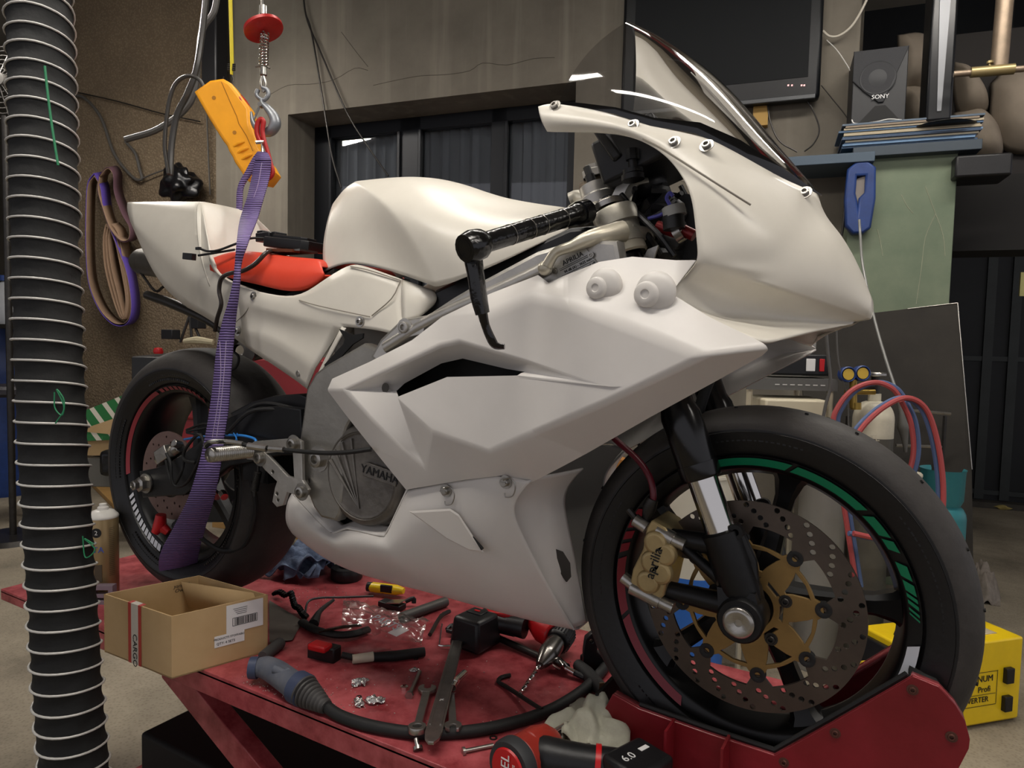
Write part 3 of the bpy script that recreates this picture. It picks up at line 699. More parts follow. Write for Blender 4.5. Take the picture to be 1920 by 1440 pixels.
# clip-on bars
def clipon(sg):
    def q(px, py, Y): p = at(px, py, Y); return V((p.x, p.y*(-sg), p.z))
    mb = MB(); mb.tube([q(1168, 434, -.15), q(1110, 446, -.195), q(1072, 462, -.212), q(1042, 474, -.218), (q(1026, 498, -.218))], [.0165, .0125, .0085, .0075, .0085], 14, smooth=5)
    mb.ball(q(1022, 503, -.215), .0115, 2); mb.lathe([(.033, -.018), (.036, -.015), (.036, .015), (.033, .018)], fk(.845, sg*.105), tp, 24)
    a = mb.build('clip_on_clamp', mat('cast_clamp', '#bdb7a6', .35, .5, .08, 25, .05, 90), bike, sharp=40)
    mb = MB(); A, B = q(1088, 400, -.15), q(905, 456, -.34)
    mb.tube([A, A+(B-A)*.06, A+(B-A)*.08, B], [.0165, .0165, .0145, .0145], 18); mb.tube([A-(B-A)*.08, A+(B-A)*.01], .019, 14)
    h = mb.build('handlebar', mat('taped_black_grip', '#0b0b0c', .16, .1, spec=.7, bump=.25, bs=35), a)
    mb = MB()
    for t in (.2, .42, .55, .74): mb.tube([A+(B-A)*t, A+(B-A)*(t+.006)], .0152, 18)
    mb.build('tape_edge', 'steel', h)
    mb = MB(); mb.tube([B-(B-A)*.02, B+(B-A)*.02, B+(B-A)*.10, B+(B-A)*.16], [.0165, .021, .0225, .019], 16); mb.lathe([(.013, 0), (.012, .012), (0, .012)], B+(B-A)*.161, A-B, 14)
    mb.build('bar_end', MT['taped_black_grip'], h, sharp=50)
    mb = MB(); mb.tube([q(886, 478, -.345), q(892, 515, -.345), q(898, 556, -.34), q(905, 588, -.335)], [.019, .0165, .0165, .014], 12, smooth=3, flat=.6)
    mb.tube([q(903, 580, -.335), q(910, 610, -.33), q(922, 638, -.325), q(930, 648, -.32), q(946, 650, -.315)], [.011, .009, .0095, .0085, .006], 10, smooth=3, flat=.6)
    mb.build('lever', MT['taped_black_grip'], h)
clipon(-1)
# dash, reservoir, wiring in the cockpit
mb = MB(); dc = at(1205, 300, -.02); mb.box(dc, (.11, .15, .075), rot=Matrix.Rotation(R(-20), 3, 'Y')); mb.box(at(1170, 287, -.02), (.02, .16, .075), rot=Matrix.Rotation(R(-35), 3, 'Y')); mb.build('dash_unit', 'black', bike, bevel=.006)
mb = MB(); mb.cyl(at(1185, 280, -.1), at(1186, 300, -.1), .011, .011, 8); mb.cyl(at(1186, 300, -.1), at(1187, 318, -.1), .007); mb.cyl(at(1186, 318, -.1), at(1187, 326, -.1), .016); mb.cyl(at(1186, 328, -.1), at(1187, 338, -.1), .018); mb.build('dash_mount', 'black', bike, sharp=30)
mb = MB(); a, b = at(1093, 358, .03), at(1165, 335, .03); mb.tube([a, a+(b-a)*.3, b], [.016, .021, .015], 12); mb.tube([at(1092, 372, 0), at(1140, 352, .01), at(1165, 344, .01)], .012, 10); mb.build('master_cylinder', mat('bronze_anodised', '#5e5346', .4, .5), bike, sharp=40)
mb = MB()
rc = at(1115, 332, .02); mb.lathe([(.022, 0), (.022, .012), (.012, .016), (.0, .016)], rc, (-.2, -.1, 1), 8); mb.lathe([(.014, .014), (.014, .022), (0, .022)], rc, (-.2, -.1, 1), 8); mb.build('reservoir_cap', 'alu', bike)
mb = MB(); mb.plate([pxz([(1162, 340), (1190, 335), (1178, 375), (1172, 402), (1186, 415), (1168, 420), (1142, 398), (1148, 370)], -.06)], .006, T3(0, -.06, 0) @ XZ, .001)
mb.build('dash_stay', 'alu', bike)
rnd = random.Random(8)
mb = MB()
for i in range(16):
    x0, y0 = rnd.uniform(1180, 1290), rnd.uniform(345, 440); Y0 = rnd.uniform(-.1, .1)
    mb.tube([at(x0, y0, Y0), at(x0+rnd.uniform(-40, 30), y0+rnd.uniform(5, 40), Y0+rnd.uniform(-.03, .03)), at(x0+rnd.uniform(-50, 30), y0+rnd.uniform(30, 80), Y0+rnd.uniform(-.03, .03))], rnd.uniform(.004, .011), 8, smooth=4)
mb.tube([at(1165, 365, -.09), at(1190, 395, -.1), at(1235, 440, -.12), at(1265, 480, -.12)], .0048, 8, smooth=5)
for x, y, s_ in ((1215, 350, .035), (1240, 400, .04), (1200, 395, .035), (1270, 430, .035), (1250, 455, .03), (1210, 440, .04), (1170, 490, .04), (1240, 480, .04)): mb.ball(at(x, y, rnd.uniform(-.02, .05)), s_, 2, (1, 1.2, .8), .3, 2)
mb.prism(pxz([(1150, 400), (1200, 350), (1290, 360), (1305, 480), (1200, 500), (1150, 490)], 0), 0.02, .1)
mb.build('wiring_loom', 'black', bike)
mb = MB(); mb.cyl(at(1262, 388, -.12), at(1266, 406, -.12), .017); mb.build('ignition_plug', mat('pale_connector', '#8b8b88', .4), bike)
mb = MB(); mb.cyl(at(1262, 405, -.12), at(1264, 430, -.12), .016); mb.build('connector_body', 'black', bike)
mb = MB(); mb.tube([at(*p) for p in [(1262, 368, -.11), (1256, 362, -.11), (1250, 372, -.11), (1256, 388, -.11), (1240, 402, -.1), (1215, 410, -.1)]], .003, 6, smooth=5); mb.build('connector_wire', mat('violet_wire', '#4a4a9a', .4), bike)
mb = MB()
for a, b in (((1232, 424), (1268, 436)), ((1282, 432), (1302, 442)), ((1165, 462), (1196, 482))): mb.tube([at(*a, -.1), at(*b, -.1)], .009, 10)
mb.build('coolant_pipe', mat('red_anodised', '#7c1e1e', .3, .3), bike)
mb = MB(); mb.cyl(at(1265, 440, -.1), at(1278, 432, -.1), .016); mb.tube([at(1130, 500, -.13), at(1140, 478, -.13), at(1165, 474, -.13)], .012, 10, smooth=4); mb.plate([pxz([(1205, 488), (1215, 468), (1235, 460), (1225, 490)], -.1)], .005, T3(0, -.1, 0) @ XZ, 0); mb.build('pipe_clamp', 'steel', bike)
# data plate
tl, tr, br, bl = [at(x, y, -.198) for x, y in ((1037, 495), (1097, 464), (1124, 497), (1046, 527))]
ce = (tl+tr+br+bl)/4; dM = basis(ce, (tr-tl), (0, 0, 1)); w_ = (tr-tl).length; h_ = .5*((bl-tl).length+(br-tr).length)
mb = MB(); mb.loft([[tl, tr, br, bl], [p+V((0, .0015, 0)) for p in (tl, tr, br, bl)]]); dp = mb.build('data_plate', mat('engraved_plate', '#aaa9a5', .35, .7), bike, smooth=False)
mb = MB(); mb.text('APRILIA', .0105, dM @ T3(.002, .0085, .001), .0006)
for i, t in enumerate(('94 dB (A) - 3625 min-1', 'Type: RSV  serienteil VRS')): mb.text(t, .0055, dM @ T3(.008, -.0045-.0078*i, .001), .0006)
for z, s_ in ((.003, 1), (.0005, 1), (-.0085, 1)): mb.box(dM @ V((.006, z, .001)), (.06, .0005, .0005), rot=dM.to_3x3())
mb.build('plate_lettering', 'ink', dp)
mb = MB()
for x, y in ((1041, 508), (1108, 478)): bolt(mb, at(x, y, -.199), (0, -1, 0), .003, .002)
mb.build('rivet', 'steel', dp)
# ---------------------------------------------------------- bodywork
def named(mb, verts, faces, cr, mirror=False):
    vs = {k: mb.b.verts.new((lambda p: V((p.x, -p.y if mirror else p.y, p.z)))(at(*v))) for k, v in verts.items()}
    for f in faces:
        q = [vs[k] for k in f.split()]; mb.f(q[::-1] if mirror else q)
    for c in cr:
        ch, val = c.split(':'); ch = ch.split()
        for a, b in zip(ch, ch[1:]): mb.cr.append((vs[a], vs[b], float(val)))
SV = dict(a0=(617, 731, -.2), a1=(626, 711, -.2), a2=(694, 681, -.205), a3=(775, 640, -.21), a4=(831, 596, -.212), a5=(922, 553, -.213), a6=(1010, 519, -.21), a7=(1029, 534, -.21), a8=(1062, 519, -.205), a9=(1125, 494, -.2), a10=(1187, 484, -.2), a11=(1270, 490, -.213), a12=(1306, 489, -.218),
          b1=(1258, 552, -.22), b2=(1330, 598, -.228), b3=(1440, 651, -.24), c0=(1428, 662, -.225), c1=(1344, 709, -.212), c2=(1219, 778, -.203), c3=(1094, 850, -.2), c4=(1044, 877, -.2), c5=(994, 903, -.205), c6=(947, 888, -.215), c7=(875, 897, -.22), c8=(764, 917, -.212), d1=(700, 838, -.205), d2=(650, 775, -.2),
          e1=(915, 592, -0.2387), e2=(1000, 556, -0.2435), e3=(1062, 569, -0.2493), e4=(1125, 594, -0.2556), e5=(1194, 619, -0.2619), e6=(1319, 667, -0.2724), f1=(1244, 703, -0.2701), f2=(1125, 759, -0.266), f3=(1000, 812, -0.2608), f4=(922, 846, -0.2573), f5=(812, 808, -.2454),
          g0=(648, 731, -0.219), g1=(828, 647, -0.2348), g2=(866, 639, -0.2377), g3=(1000, 678, -0.2518), g4=(1128, 721, -0.2638), h1=(744, 733, -.188), h2=(759, 716, -.188), h3=(828, 678, -.198), h4=(869, 669, -.203), h5=(953, 689, -.222), h6=(987, 698, -.24),
          i1=(753, 754, -.2357), i2=(841, 707, -0.2415), i3=(975, 705, -0.2527), i0=(784, 842, -.222), j=(801, 878, -.224), q1=(700, 786, -.222), q2=(757, 842, -.226))
SF = ['a0 a1 g0', 'a1 a2 g1 g0', 'a2 a3 g1', 'a3 a4 g2 g1', 'a4 e1 g3 g2', 'a4 a5 e1', 'a5 a6 e2 e1', 'a6 a7 e2', 'a7 a8 e3 e2', 'a8 a9 e4 e3', 'a9 a10 e5 e4', 'a10 a11 b1 e5', 'a11 a12 b1', 'b1 b2 e6 e5', 'b2 b3 e6',
      'e1 e2 g3', 'e2 e3 g4 g3', 'e3 e4 g4', 'e4 e5 f1 g4', 'e5 e6 f1', 'g4 f1 f2', 'i3 g4 f2 f3', 'i2 i3 f3 f4', 'i1 i2 f4 f5', 'i1 f5 i0', 'e6 b3 c0', 'e6 c0 c1 f1', 'f1 c1 c2 f2', 'f2 c2 c3 f3', 'f3 c3 c4 c5', 'f3 c5 c6 f4', 'f4 c6 c7', 'f5 f4 c7 j', 'j c7 c8', 'i0 f5 j',
      'a0 g0 q1 d2', 'd2 q1 q2 d1', 'd1 q2 j c8', 'g0 h1 i1 q1', 'q1 i1 i0 q2', 'q2 i0 j', 'g0 h2 h1', 'g0 g1 h3 h2', 'g1 g2 h4 h3', 'g2 g3 h5 h4', 'g3 g4 h6 h5', 'h6 g4 i3']
SCR = ['g0 g1 g2 g3 g4:.3', 'i1 i2 i3 g4:.18', 'h2 h3 h4 h5 h6:.2', 'i1 i0:.2', 'g0 q1 q2 j:.35', 'e6 f1 f2 f3 f4 f5:.42', 'e1 e2 e3 e4 e5 e6:.7', 'e6 b3:.4', 'i0 j:.2', 'g0 h1:.2', 'h1 i1:.2', 'i1 f5:.3', 'f5 j:.3', 'a0 g0:.2', 'c3 f3:.3', 'a8 e3:.3']
sf = None
for mir in (False, True):
    mb = MB(); named(mb, SV, SF, SCR, mir)
    o = mb.build('side_fairing', 'white', bike, facet=.016, thick=.0035, off=-1, recalc=False)
    if not mir: sf = o
mb = MB()
for x, y, k in ((1128, 541, 1), (1222, 553, 1.12)):
    p = at(x, y, -.231 if k == 1 else -.236); mb.ball(p+V((.005, .001, .004)), .0255*k, 3, (1, .5, 1)); mb.lathe([(.0165*k, -.01), (.0155*k, .013*k), (.013*k, .0155*k), (.006*k, .0155*k), (.005*k, .014*k), (.0, .014*k)], p+V((-.002, 0, 0)), (-.12, -1, .0), 28)
mb.build('bolt_boss', 'white', sf, sharp=50)
mb = MB(); mb.lathe([(.0085, -.001), (.0085, .0003), (0, .0003)], at(722, 727, -.2105), (-.15, -1, .1), 16); mb.build('drain_hole', mat('grey_hole', '#4a4742', .7), sf)
# belly pan
BC = [[(547, 925, -.13), (538, 940, -.14), (534, 969, -.14), (538, 987, -.13), (549, 1002, -.11), (552, 1004, 0)],
      [(580, 962, -.15), (576, 985, -.165), (580, 1000, -.165), (588, 1022, -.145), (606, 1050, -.10), (612, 1054, 0)],
      [(622, 1003, -.165), (625, 1015, -.18), (630, 1030, -.18), (640, 1045, -.155), (675, 1077, -.10), (680, 1080, 0)],
      [(650, 992, -.18), (655, 1010, -.19), (665, 1030, -.19), (685, 1055, -.165), (735, 1094, -.095), (740, 1096, 0)],
      [(722, 1009, -.195), (724, 1020, -.205), (731, 1040, -.205), (755, 1070, -.175), (790, 1108, -.095), (795, 1110, 0)],
      [(764, 919, -.207), (766, 960, -.214), (778, 1010, -.21), (815, 1075, -.172), (869, 1130, -.095), (875, 1132, 0)],
      [(850, 901, -.215), (855, 950, -.222), (868, 1015, -.214), (895, 1088, -.172), (935, 1148, -.09), (940, 1152, 0)],
      [(935, 889, -.218), (918, 950, -.222), (935, 1025, -.205), (965, 1100, -.16), (1015, 1169, -.08), (1018, 1172, 0)],
      [(995, 903, -.215), (953, 948, -.215), (980, 1005, -.198), (1028, 1100, -.152), (1078, 1181, -.065), (1084, 1184, 0)]]
mb = MB(); mb.grid([[at(*p) for p in c] for c in BC], mirror=True, cr={0: 1, 8: 1, 4: .6, 5: .6, 3: .3, 2: .3}, cc={0: 1, 4: .3})
lip = BC[-1]; ins = []
for p in lip[:5]:
    q = at(*p); ins.append((q, q+V((.018, .016, .004)), q+V((.014, .045, .002))))
ins = []
for i_, p in enumerate(lip[:5]):
    q = at(*p); g_ = (1, 1, .85, .6, .25)[i_]; ins.append((q, q+V((-.004, .022*g_, .002)), q+V((.018*g_, .062*g_, .003)), q+V((.03*g_, .13*g_, .004))))
mb.grid([[i[k] for i in ins] for k in range(4)][::-1], mirror=True, cr={3: 1})
bp_ = mb.build('belly_pan', 'white', bike, sub=3, thick=.0035, off=-1, merge=.0012)
# shelf inside the notch of the belly pan
mb = MB(); a_ = [at(*c[0]) for c in BC[:6]]; mb.grid([[p for p in a_], [p+V((.004, .03, .012)) for p in a_]], mirror=True, cr={0: 1, 1: 1}, cc={0: 1, 2: .7, 3: .7, 4: .7, 5: 1})
mb.build('notch_shelf', 'white', bp_, sub=2, thick=.003)
# scoop in the belly pan
mb = MB()
sc_ = [(768, 958, -.2185), (845, 953, -.2225), (862, 964, -.2225), (909, 1036, -.212), (885, 1033, -.212), (840, 1010, -.217)]
o_ = [at(*p)+V((0, -.002, 0)) for p in sc_]; cN = sum(o_, V((0, 0, 0)))/6
inn_ = [cN+(p-cN)*.9+V((0, -.0015, 0)) for p in o_]
mb.grid([[*o_, o_[0]], [*inn_, inn_[0]]]); mb.grid([[inn_[0], inn_[1], inn_[2]], [inn_[5], inn_[4], inn_[3]]])
mb.build('side_scoop', mat('shadowed_fibreglass', '#cfcac3', .4), bp_, merge=.0002, sharp=12)
mb = MB(); mb.tube([at(887, 1006, -.2225), at(905, 1030, -.2175)], [.0007, .003], 6); mb.tube([at(1044, 868, -.2), at(1100, 846, -.2)], .004, 6); mb.build('shut_line', 'dark', bp_)
mb = MB()
for x, y in ((835, 920), (947, 904)):
    p = at(x, y, -.221); bolt(mb, p+V((0, .002, 0)), (0, -1, 0), .0068, .007, False); mb.box(p+V((0, -.0075, 0)), (.011, .002, .002))
    mb.tube([p+V((0, -.006, .004)), p+V((.012, -.006, .009)), p+V((.021, -.004, -.002)), p+V((.017, -.004, -.018)), p+V((.004, -.004, -.022)), p+V((.002, -.004, -.016))], .0011, 6, smooth=5)
mb.build('quarter_turn_fastener', 'steel', bp_)
# nose fairing
NK = [[(1009, 200, -.15), (1011, 212, -.158), (1015, 228, -.16), (1026, 247, -.155)], [(1030, 192, -.14), (1034, 212, -.165), (1038, 232, -.165), (1045, 248, -.155)],
      [(1090, 201, -.148), (1090, 220, -.168), (1090, 235, -.168), (1090, 248, -.157)], [(1150, 213, -.15), (1152, 228, -.172), (1155, 242, -.172), (1160, 251, -.162)], [(1219, 236, -.15), (1217, 247, -.176), (1212, 256, -.18), (1206, 264, -.175)],
      [(1303, 250, -.14), (1290, 275, -.178), (1272, 292, -.188), (1248, 290, -.185)], [(1344, 266, -.133), (1325, 305, -.182), (1305, 332, -.198), (1277, 325, -.195)], [(1406, 300, -.115), (1375, 345, -.177), (1340, 372, -.2), (1296, 361, -.205)],
      [(1469, 336, -.082), (1425, 388, -.165), (1375, 425, -.2), (1303, 410, -.212)], [(1512, 354, -.045), (1475, 425, -.145), (1420, 475, -.19), (1307, 452, -.218)], [(1541, 366, 0), (1510, 445, -.118), (1455, 500, -.165), (1312, 491, -.22)]]
mb = MB(); mb.grid([[at(*p) for p in r] for r in NK], mirror=True, cc={0: 1, 3: 1}, cr={0: 1}, flip=True)
NF = [[(1541, 366, 0), (1510, 445, -.118), (1455, 500, -.165), (1406, 522, -.19), (1312, 491, -.22)], [(1572, 403, 0), (1562, 470, -.088), (1525, 525, -.12), (1480, 546, -.145), (1406, 522, -.19)], [(1612, 480, 0), (1603, 522, -.05), (1585, 555, -.068), (1562, 572, -.075), (1480, 546, -.145)], [(1637, 560, 0), (1637, 575, -.015), (1635, 588, -.018), (1634, 596, -.01), (1562, 572, -.075)]]
NF = [[(1541, 366, 0), (1510, 445, -.118), (1455, 500, -.165), (1400, 520, -.19)], [(1572, 403, 0), (1562, 470, -.088), (1525, 525, -.12), (1480, 546, -.145)], [(1612, 480, 0), (1603, 522, -.05), (1585, 555, -.066), (1562, 572, -.073)], [(1637, 560, 0), (1637, 575, -.012), (1635, 588, -.014), (1633, 597, -.004)]]
mb.grid([[at(*p) for p in r] for r in NF], mirror=True, cc={3: 1}, flip=True)
pt = [at(*p) for p in ((1455, 500, -.165), (1400, 520, -.19), (1312, 491, -.22))]
for s_ in (1, -1):
    vs = [mb.b.verts.new(V((p.x, p.y*s_, p.z))) for p in pt]; mb.f(vs if s_ > 0 else vs[::-1])
NL = [[(1312, 491, -.22), (1400, 520, -.19), (1480, 546, -.145), (1562, 572, -.073), (1633, 597, -.004)], [(1284, 520, -.203), (1382, 560, -.138), (1474, 586, -.094), (1552, 596, -.046), (1632, 599, -.002)],
      [(1258, 551, -.216), (1315, 588, -.182), (1400, 602, -.13), (1500, 607, -.07), (1612, 603, 0)]]
mb.grid([[at(*p) for p in r] for r in NL], mirror=True, cr={0: 1, 2: .8}, flip=True)
NB = [[(1258, 551, -.216), (1315, 588, -.182), (1400, 602, -.13), (1500, 607, -.07), (1612, 603, 0)], [(1262, 556, -.22), (1330, 599, -.226), (1390, 626, -.232), (1437, 646, -.236), (1500, 630, -.1)], ]
mb.grid([[at(*p) for p in r] for r in NB], mirror=True, cr={1: 1}, flip=True)
ns = mb.build('nose_fairing', 'whiteraw', bike, sub=3, thick=.0035, off=-1, merge=.0008)
# windscreen
CL = [(1189, 33), (1236, 57), (1285, 92), (1340, 133), (1395, 191), (1445, 254), (1496, 316), (1541, 366)]
ED = [(1047, 193, -.142), (1090, 202, -.15), (1150, 214, -.152), (1219, 237, -.151), (1303, 251, -.141), (1375, 284, -.122), (1450, 328, -.09), (1541, 367, 0)]
rows = []
for (cx_, cy_), e in zip(CL, ED):
    C_ = at(cx_, cy_, 0); E_ = at(*e); r_ = []
    for k in range(7):
        t = R(90*k/6); w0 = max(0, .85-.14*len(rows)); f_ = math.cos(t)*(1-w0)+(1-k/6)*w0; r_.append(V((E_.x+(C_.x-E_.x)*f_, E_.y*math.sin(t), E_.z+(C_.z-E_.z)*f_)))
    rows.append(r_)
full = [[V((p.x, -p.y, p.z)) for p in r[::-1]][:-1]+r for r in rows]
mb = MB(); mb.grid(full, cr={0: 1, 7: 1}, cc={0: 1, 12: 1})
GL = clear('smoked_screen', (.72, .72, .73, 1), 1.6)
scn = mb.build('windscreen', GL, bike, sub=2, merge=.0006)
mb = MB()   # black lower band of the screen
bd = []
for k, e in enumerate(ED[1:-1] if False else ED):
    C_ = at(*CL[k], 0); E_ = at(*e); r_ = []
    w0 = [0, .02, .04, .06, .12, .2, .28, .35][k]
    for t_ in (1.0, 1-w0*.5-.005, 1-w0-.01):
        t = R(90*t_); w1 = max(0, .85-.14*k); f_ = math.cos(t)*(1-w1)+(1-t_)*w1; r_.append(V((E_.x+(C_.x-E_.x)*f_, E_.y*math.sin(t)-.0014, E_.z+(C_.z-E_.z)*f_+.0006)))
    bd.append(r_)
mb.grid(bd, mirror=True); mb.build('screen_band', mat('gloss_black_band', '#050506', .06, spec=.8), scn, recalc=True)
mb = MB()
for x, y, Y in ((1040, 198, -.152), (1186, 234, -.165), (1263, 266, -.178), (1325, 272, -.165), (1509, 360, -.055)):
    p = at(x, y, Y); bolt(mb, p+V((0, .001, -.001)), (-.1, -1, .5), .0065, .005)
mb.build('screen_screw', 'steel', ns)
mb = MB(); mb.tube([at(*p)+V((0, -.001, .001)) for p in ((1206, 262, -.178), (1240, 280, -.188), (1300, 318, -.197), (1360, 356, -.193), (1408, 386, -.184))], .0016, 5, smooth=6); mb.build('body_line', mat('grey_line', '#8b8579', .6), ns)
# tank cover
TG = [[(632, 368, 0), (646, 348, 0), (654, 341, 0), (664, 336, 0), (730, 325, 0), (790, 318, 0), (860, 325, 0), (940, 357, 0), (1062, 386, 0)],
      [(622, 385, -.045), (638, 364, -.055), (650, 353, -.058), (668, 342, -.06), (735, 338, -.07), (790, 345, -.082), (850, 366, -.088), (908, 394, -.08), (1062, 392, -.05)],
      [(610, 425, -.09), (642, 405, -.098), (680, 388, -.106), (716, 372, -.134), (765, 388, -.15), (820, 408, -.158), (870, 420, -.157), (940, 421, -.144), (1063, 400, -.085)],
      [(604, 470, -.10), (650, 455, -.104), (715, 450, -.118), (776, 448, -.168), (820, 455, -.179), (860, 463, -.182), (905, 463, -.174), (965, 453, -.16), (1065, 415, -.11)],
      [(607, 509, -.108), (654, 486, -.116), (742, 510, -.14), (817, 538, -.170), (848, 530, -.176), (880, 516, -.178), (920, 500, -.169), (975, 475, -.156), (1066, 430, -.115)]]
mb = MB(); mb.grid([[at(*p) for p in r] for r in TG], mirror=True, cr={4: 1, 1: .35}, cc={0: .6, 3: .8, 8: 1})
tk = mb.build('tank_cover', 'whiteraw', bike, sub=3, thick=.003, merge=.0005)
mb = MB(); e_ = [at(*p) for p in TG[4]]; rr = [p for p in e_]
# red seat foam
seat = [(388, 490, -.12), (395, 476, -.125), (440, 462, -.11), (500, 474, -.12), (560, 484, -.13), (600, 480, -.13), (604, 512, -.135), (608, 520, -.14), (575, 550, -.145), (545, 551, -.147), (480, 533, -.143), (430, 524, -.14), (398, 514, -.135)]
top_ = [(392, 485), (440, 466), (500, 475), (560, 483), (600, 484), (604, 500)]; bot_ = [(394, 508), (430, 524), (480, 533), (545, 552), (590, 536), (608, 518)]
mb = MB(); Yt = [-.10, -.11, -.118, -.123, -.12, -.125]; Yb = [-.125, -.138, -.142, -.148, -.145, -.14]
r0 = [V((at(x, y, Y).x, 0, at(x, y, Y).z+.003)) for (x, y), Y in zip(top_, Yt)]; r1 = [at(x, y, Y) for (x, y), Y in zip(top_, Yt)]
r2 = [at((a[0]+b[0])/2, (a[1]+b[1])/2, Yb[i]-.004) for i, (a, b) in enumerate(zip(top_, bot_))]; r3 = [at(x, y, Y) for (x, y), Y in zip(bot_, Yb)]; r4 = [V((p.x, -.09, p.z+.004)) for p in r3]
mb.grid([r0, r1, r2, r3, r4], mirror=True, cr={1: .6, 3: .5, 0: 0})
mb.build('seat_foam', 'reds', bike, sub=3, merge=.0005, thick=.004)
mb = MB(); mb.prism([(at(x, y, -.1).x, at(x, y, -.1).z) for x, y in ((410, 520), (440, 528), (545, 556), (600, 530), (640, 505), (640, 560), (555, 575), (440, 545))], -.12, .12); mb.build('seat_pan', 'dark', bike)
# tail
mb = MB()
TA = [[(239, 379, -.012), (237, 392, -.028), (244, 415, -.04), (251, 431, -.03), (252, 433, 0)], [(285, 377, -.045), (291, 420, -.08), (284, 455, -.088), (277, 493, -.062), (278, 495, 0)], [(330, 376, -.06), (331, 450, -.108), (327, 492, -.114), (307, 543, -.085), (308, 545, 0)], [(375, 376, -.07), (372, 480, -.122), (368, 527, -.124), (352, 577, -.1), (353, 579, 0)],
      ]
TA = [[(*at(239, 379, 0)[:], )] and [at(239, 379, 0)]+[at(*p) for p in TA[0]]] and [[V((at(*r[0]).x, 0, at(*r[0]).z+.002))]+[at(*p) for p in r] for r in TA]
mb.grid(TA, mirror=True, cc={1: .6, 3: .9, 4: .6}, cr={0: .5, 3: .4})
# pad face of the tail
N1, N2 = at(375, 376, -.07), at(372, 480, -.122)
mb.grid([[V((N1.x, 0, N1.z+.002)), N1], [V((N1.x+.02, 0, 1.0)), V((N1.x+.02, -.095, .995))], [V((N2.x+.01, 0, N2.z+.02)), V((N2.x, -.122, N2.z+.005))], [V((N2.x+.06, 0, N2.z-.07)), V((N2.x+.05, -.128, N2.z-.07))]], mirror=True, cc={1: .5}, cr={0: .7})
mb.grid([[at(*p) for p in c] for c in ([(375, 378, -.0705), (372, 480, -.122), (368, 527, -.124), (352, 577, -.1)], [(382, 410, -.1), (388, 500, -.126), (398, 545, -.128), (385, 594, -.108)], [(392, 470, -.125), (410, 520, -.13), (420, 562, -.132), (415, 615, -.112)],
     [(396, 512, -.13), (444, 538, -.136), (446, 566, -.136), (463, 652, -.12)], [(450, 539, -.137), (487, 548, -.14), (495, 585, -.14), (500, 677, -.125)])], mirror=True, cc={0: .8, 2: .5, 3: .6})
sd = [[(444, 538, -.136), (444, 548, -.138), (446, 566, -.138), (452, 600, -.132), (455, 620, -.132), (463, 652, -.12)], [(487, 547, -.14), (492, 562, -.146), (500, 581, -.146), (505, 600, -.135), (512, 632, -.142), (515, 686, -.128)],
      [(555, 562, -.147), (565, 576, -.152), (575, 600, -.154), (565, 625, -.142), (562, 668, -.15), (556, 714, -.135)], [(600, 530, -.146), (622, 582, -.158), (640, 612, -.16), (625, 638, -.152), (590, 690, -.156), (575, 729, -.14)]]
mb.grid([[at(*p) for p in c] for c in sd], mirror=True, cr={0: .4, 3: 1}, cc={0: 1, 2: .6, 4: .6, 5: .9})
md = [[(555, 562, -.147), (565, 576, -.152), (575, 600, -.154)], [(600, 530, -.146), (622, 582, -.158), (640, 612, -.16)], [(655, 493, -.142), (690, 590, -.165), (700, 617, -.17)], [(680, 497, -.142), (715, 592, -.168), (728, 624, -.175)], [(752, 523, -.145), (754, 605, -.172), (752, 628, -.178)]]
mb.grid([[at(*p) for p in c] for c in md], mirror=True, cr={0: .4, 4: 1}, cc={0: 1, 1: .6, 2: .9})
tri = [[(640, 612, -.16), (600, 690, -.157), (583, 727, -.14)], [(648, 615, -.162), (608, 690, -.158), (590, 712, -.15)]]
mb.grid([[at(*p) for p in c] for c in tri], mirror=True, cr={0: .5, 1: 1}, cc={0: 1, 2: 1})
tl_ = mb.build('tail_fairing', 'whiteraw', bike, sub=2, thick=.003, merge=.0012)
# rounded flank below the tank
mb = MB()
fl = [[(752, 523, -.14), (752, 560, -.165), (754, 606, -.17)], [(790, 536, -.15), (790, 565, -.168), (785, 598, -.165)], [(815, 545, -.13), (822, 560, -.14), (812, 575, -.14)]]
mb.grid([[at(*p) for p in c] for c in fl], mirror=True, cr={0: .5, 2: 1}, cc={0: 1, 2: 1}); mb.build('tank_flank', 'whiteraw', bike, sub=2, thick=.003)
mb = MB(); mb.tube([at(*p)+V((0, -.0015, 0)) for p in ((473, 552, -.14), (468, 575, -.1375), (458, 590, -.134), (442, 605, -.13))], .0009, 5, smooth=4)
for pl in (((658, 500, -.1435), (690, 506, -.146), (752, 526, -.147)), ((752, 526, -.147), (735, 560, -.162), (698, 592, -.167)), ((562, 563, -.149), (600, 574, -.157), (694, 594, -.1675))): mb.tube([at(*p)+V((0, -.0015, 0)) for p in pl], .0011, 5, smooth=3)
mb.build('panel_line', MT['grey_line'], tl_, split=True)
mb = MB()
for x, y, Y in ((476, 556, -.141), (675, 603, -.167), (562, 700, -.137), (446, 621, -.131)): bolt(mb, at(x, y, Y), (0, -1, 0), .0065, .005)
mb.build('screw', 'steel', tl_)
mb = MB(); mb.plate([pxz([(637, 617), (648, 622), (664, 628), (682, 625), (681, 634), (662, 646), (640, 670), (612, 688), (609, 684), (645, 645), (648, 636)], -.168)], .004, T3(0, -.168, 0) @ XZ, 0); mb.build('tail_gap_shadow_plate', 'dark', bike).name = 'tail_gap_shade'  # dark plate standing in for the shade in the tail gap
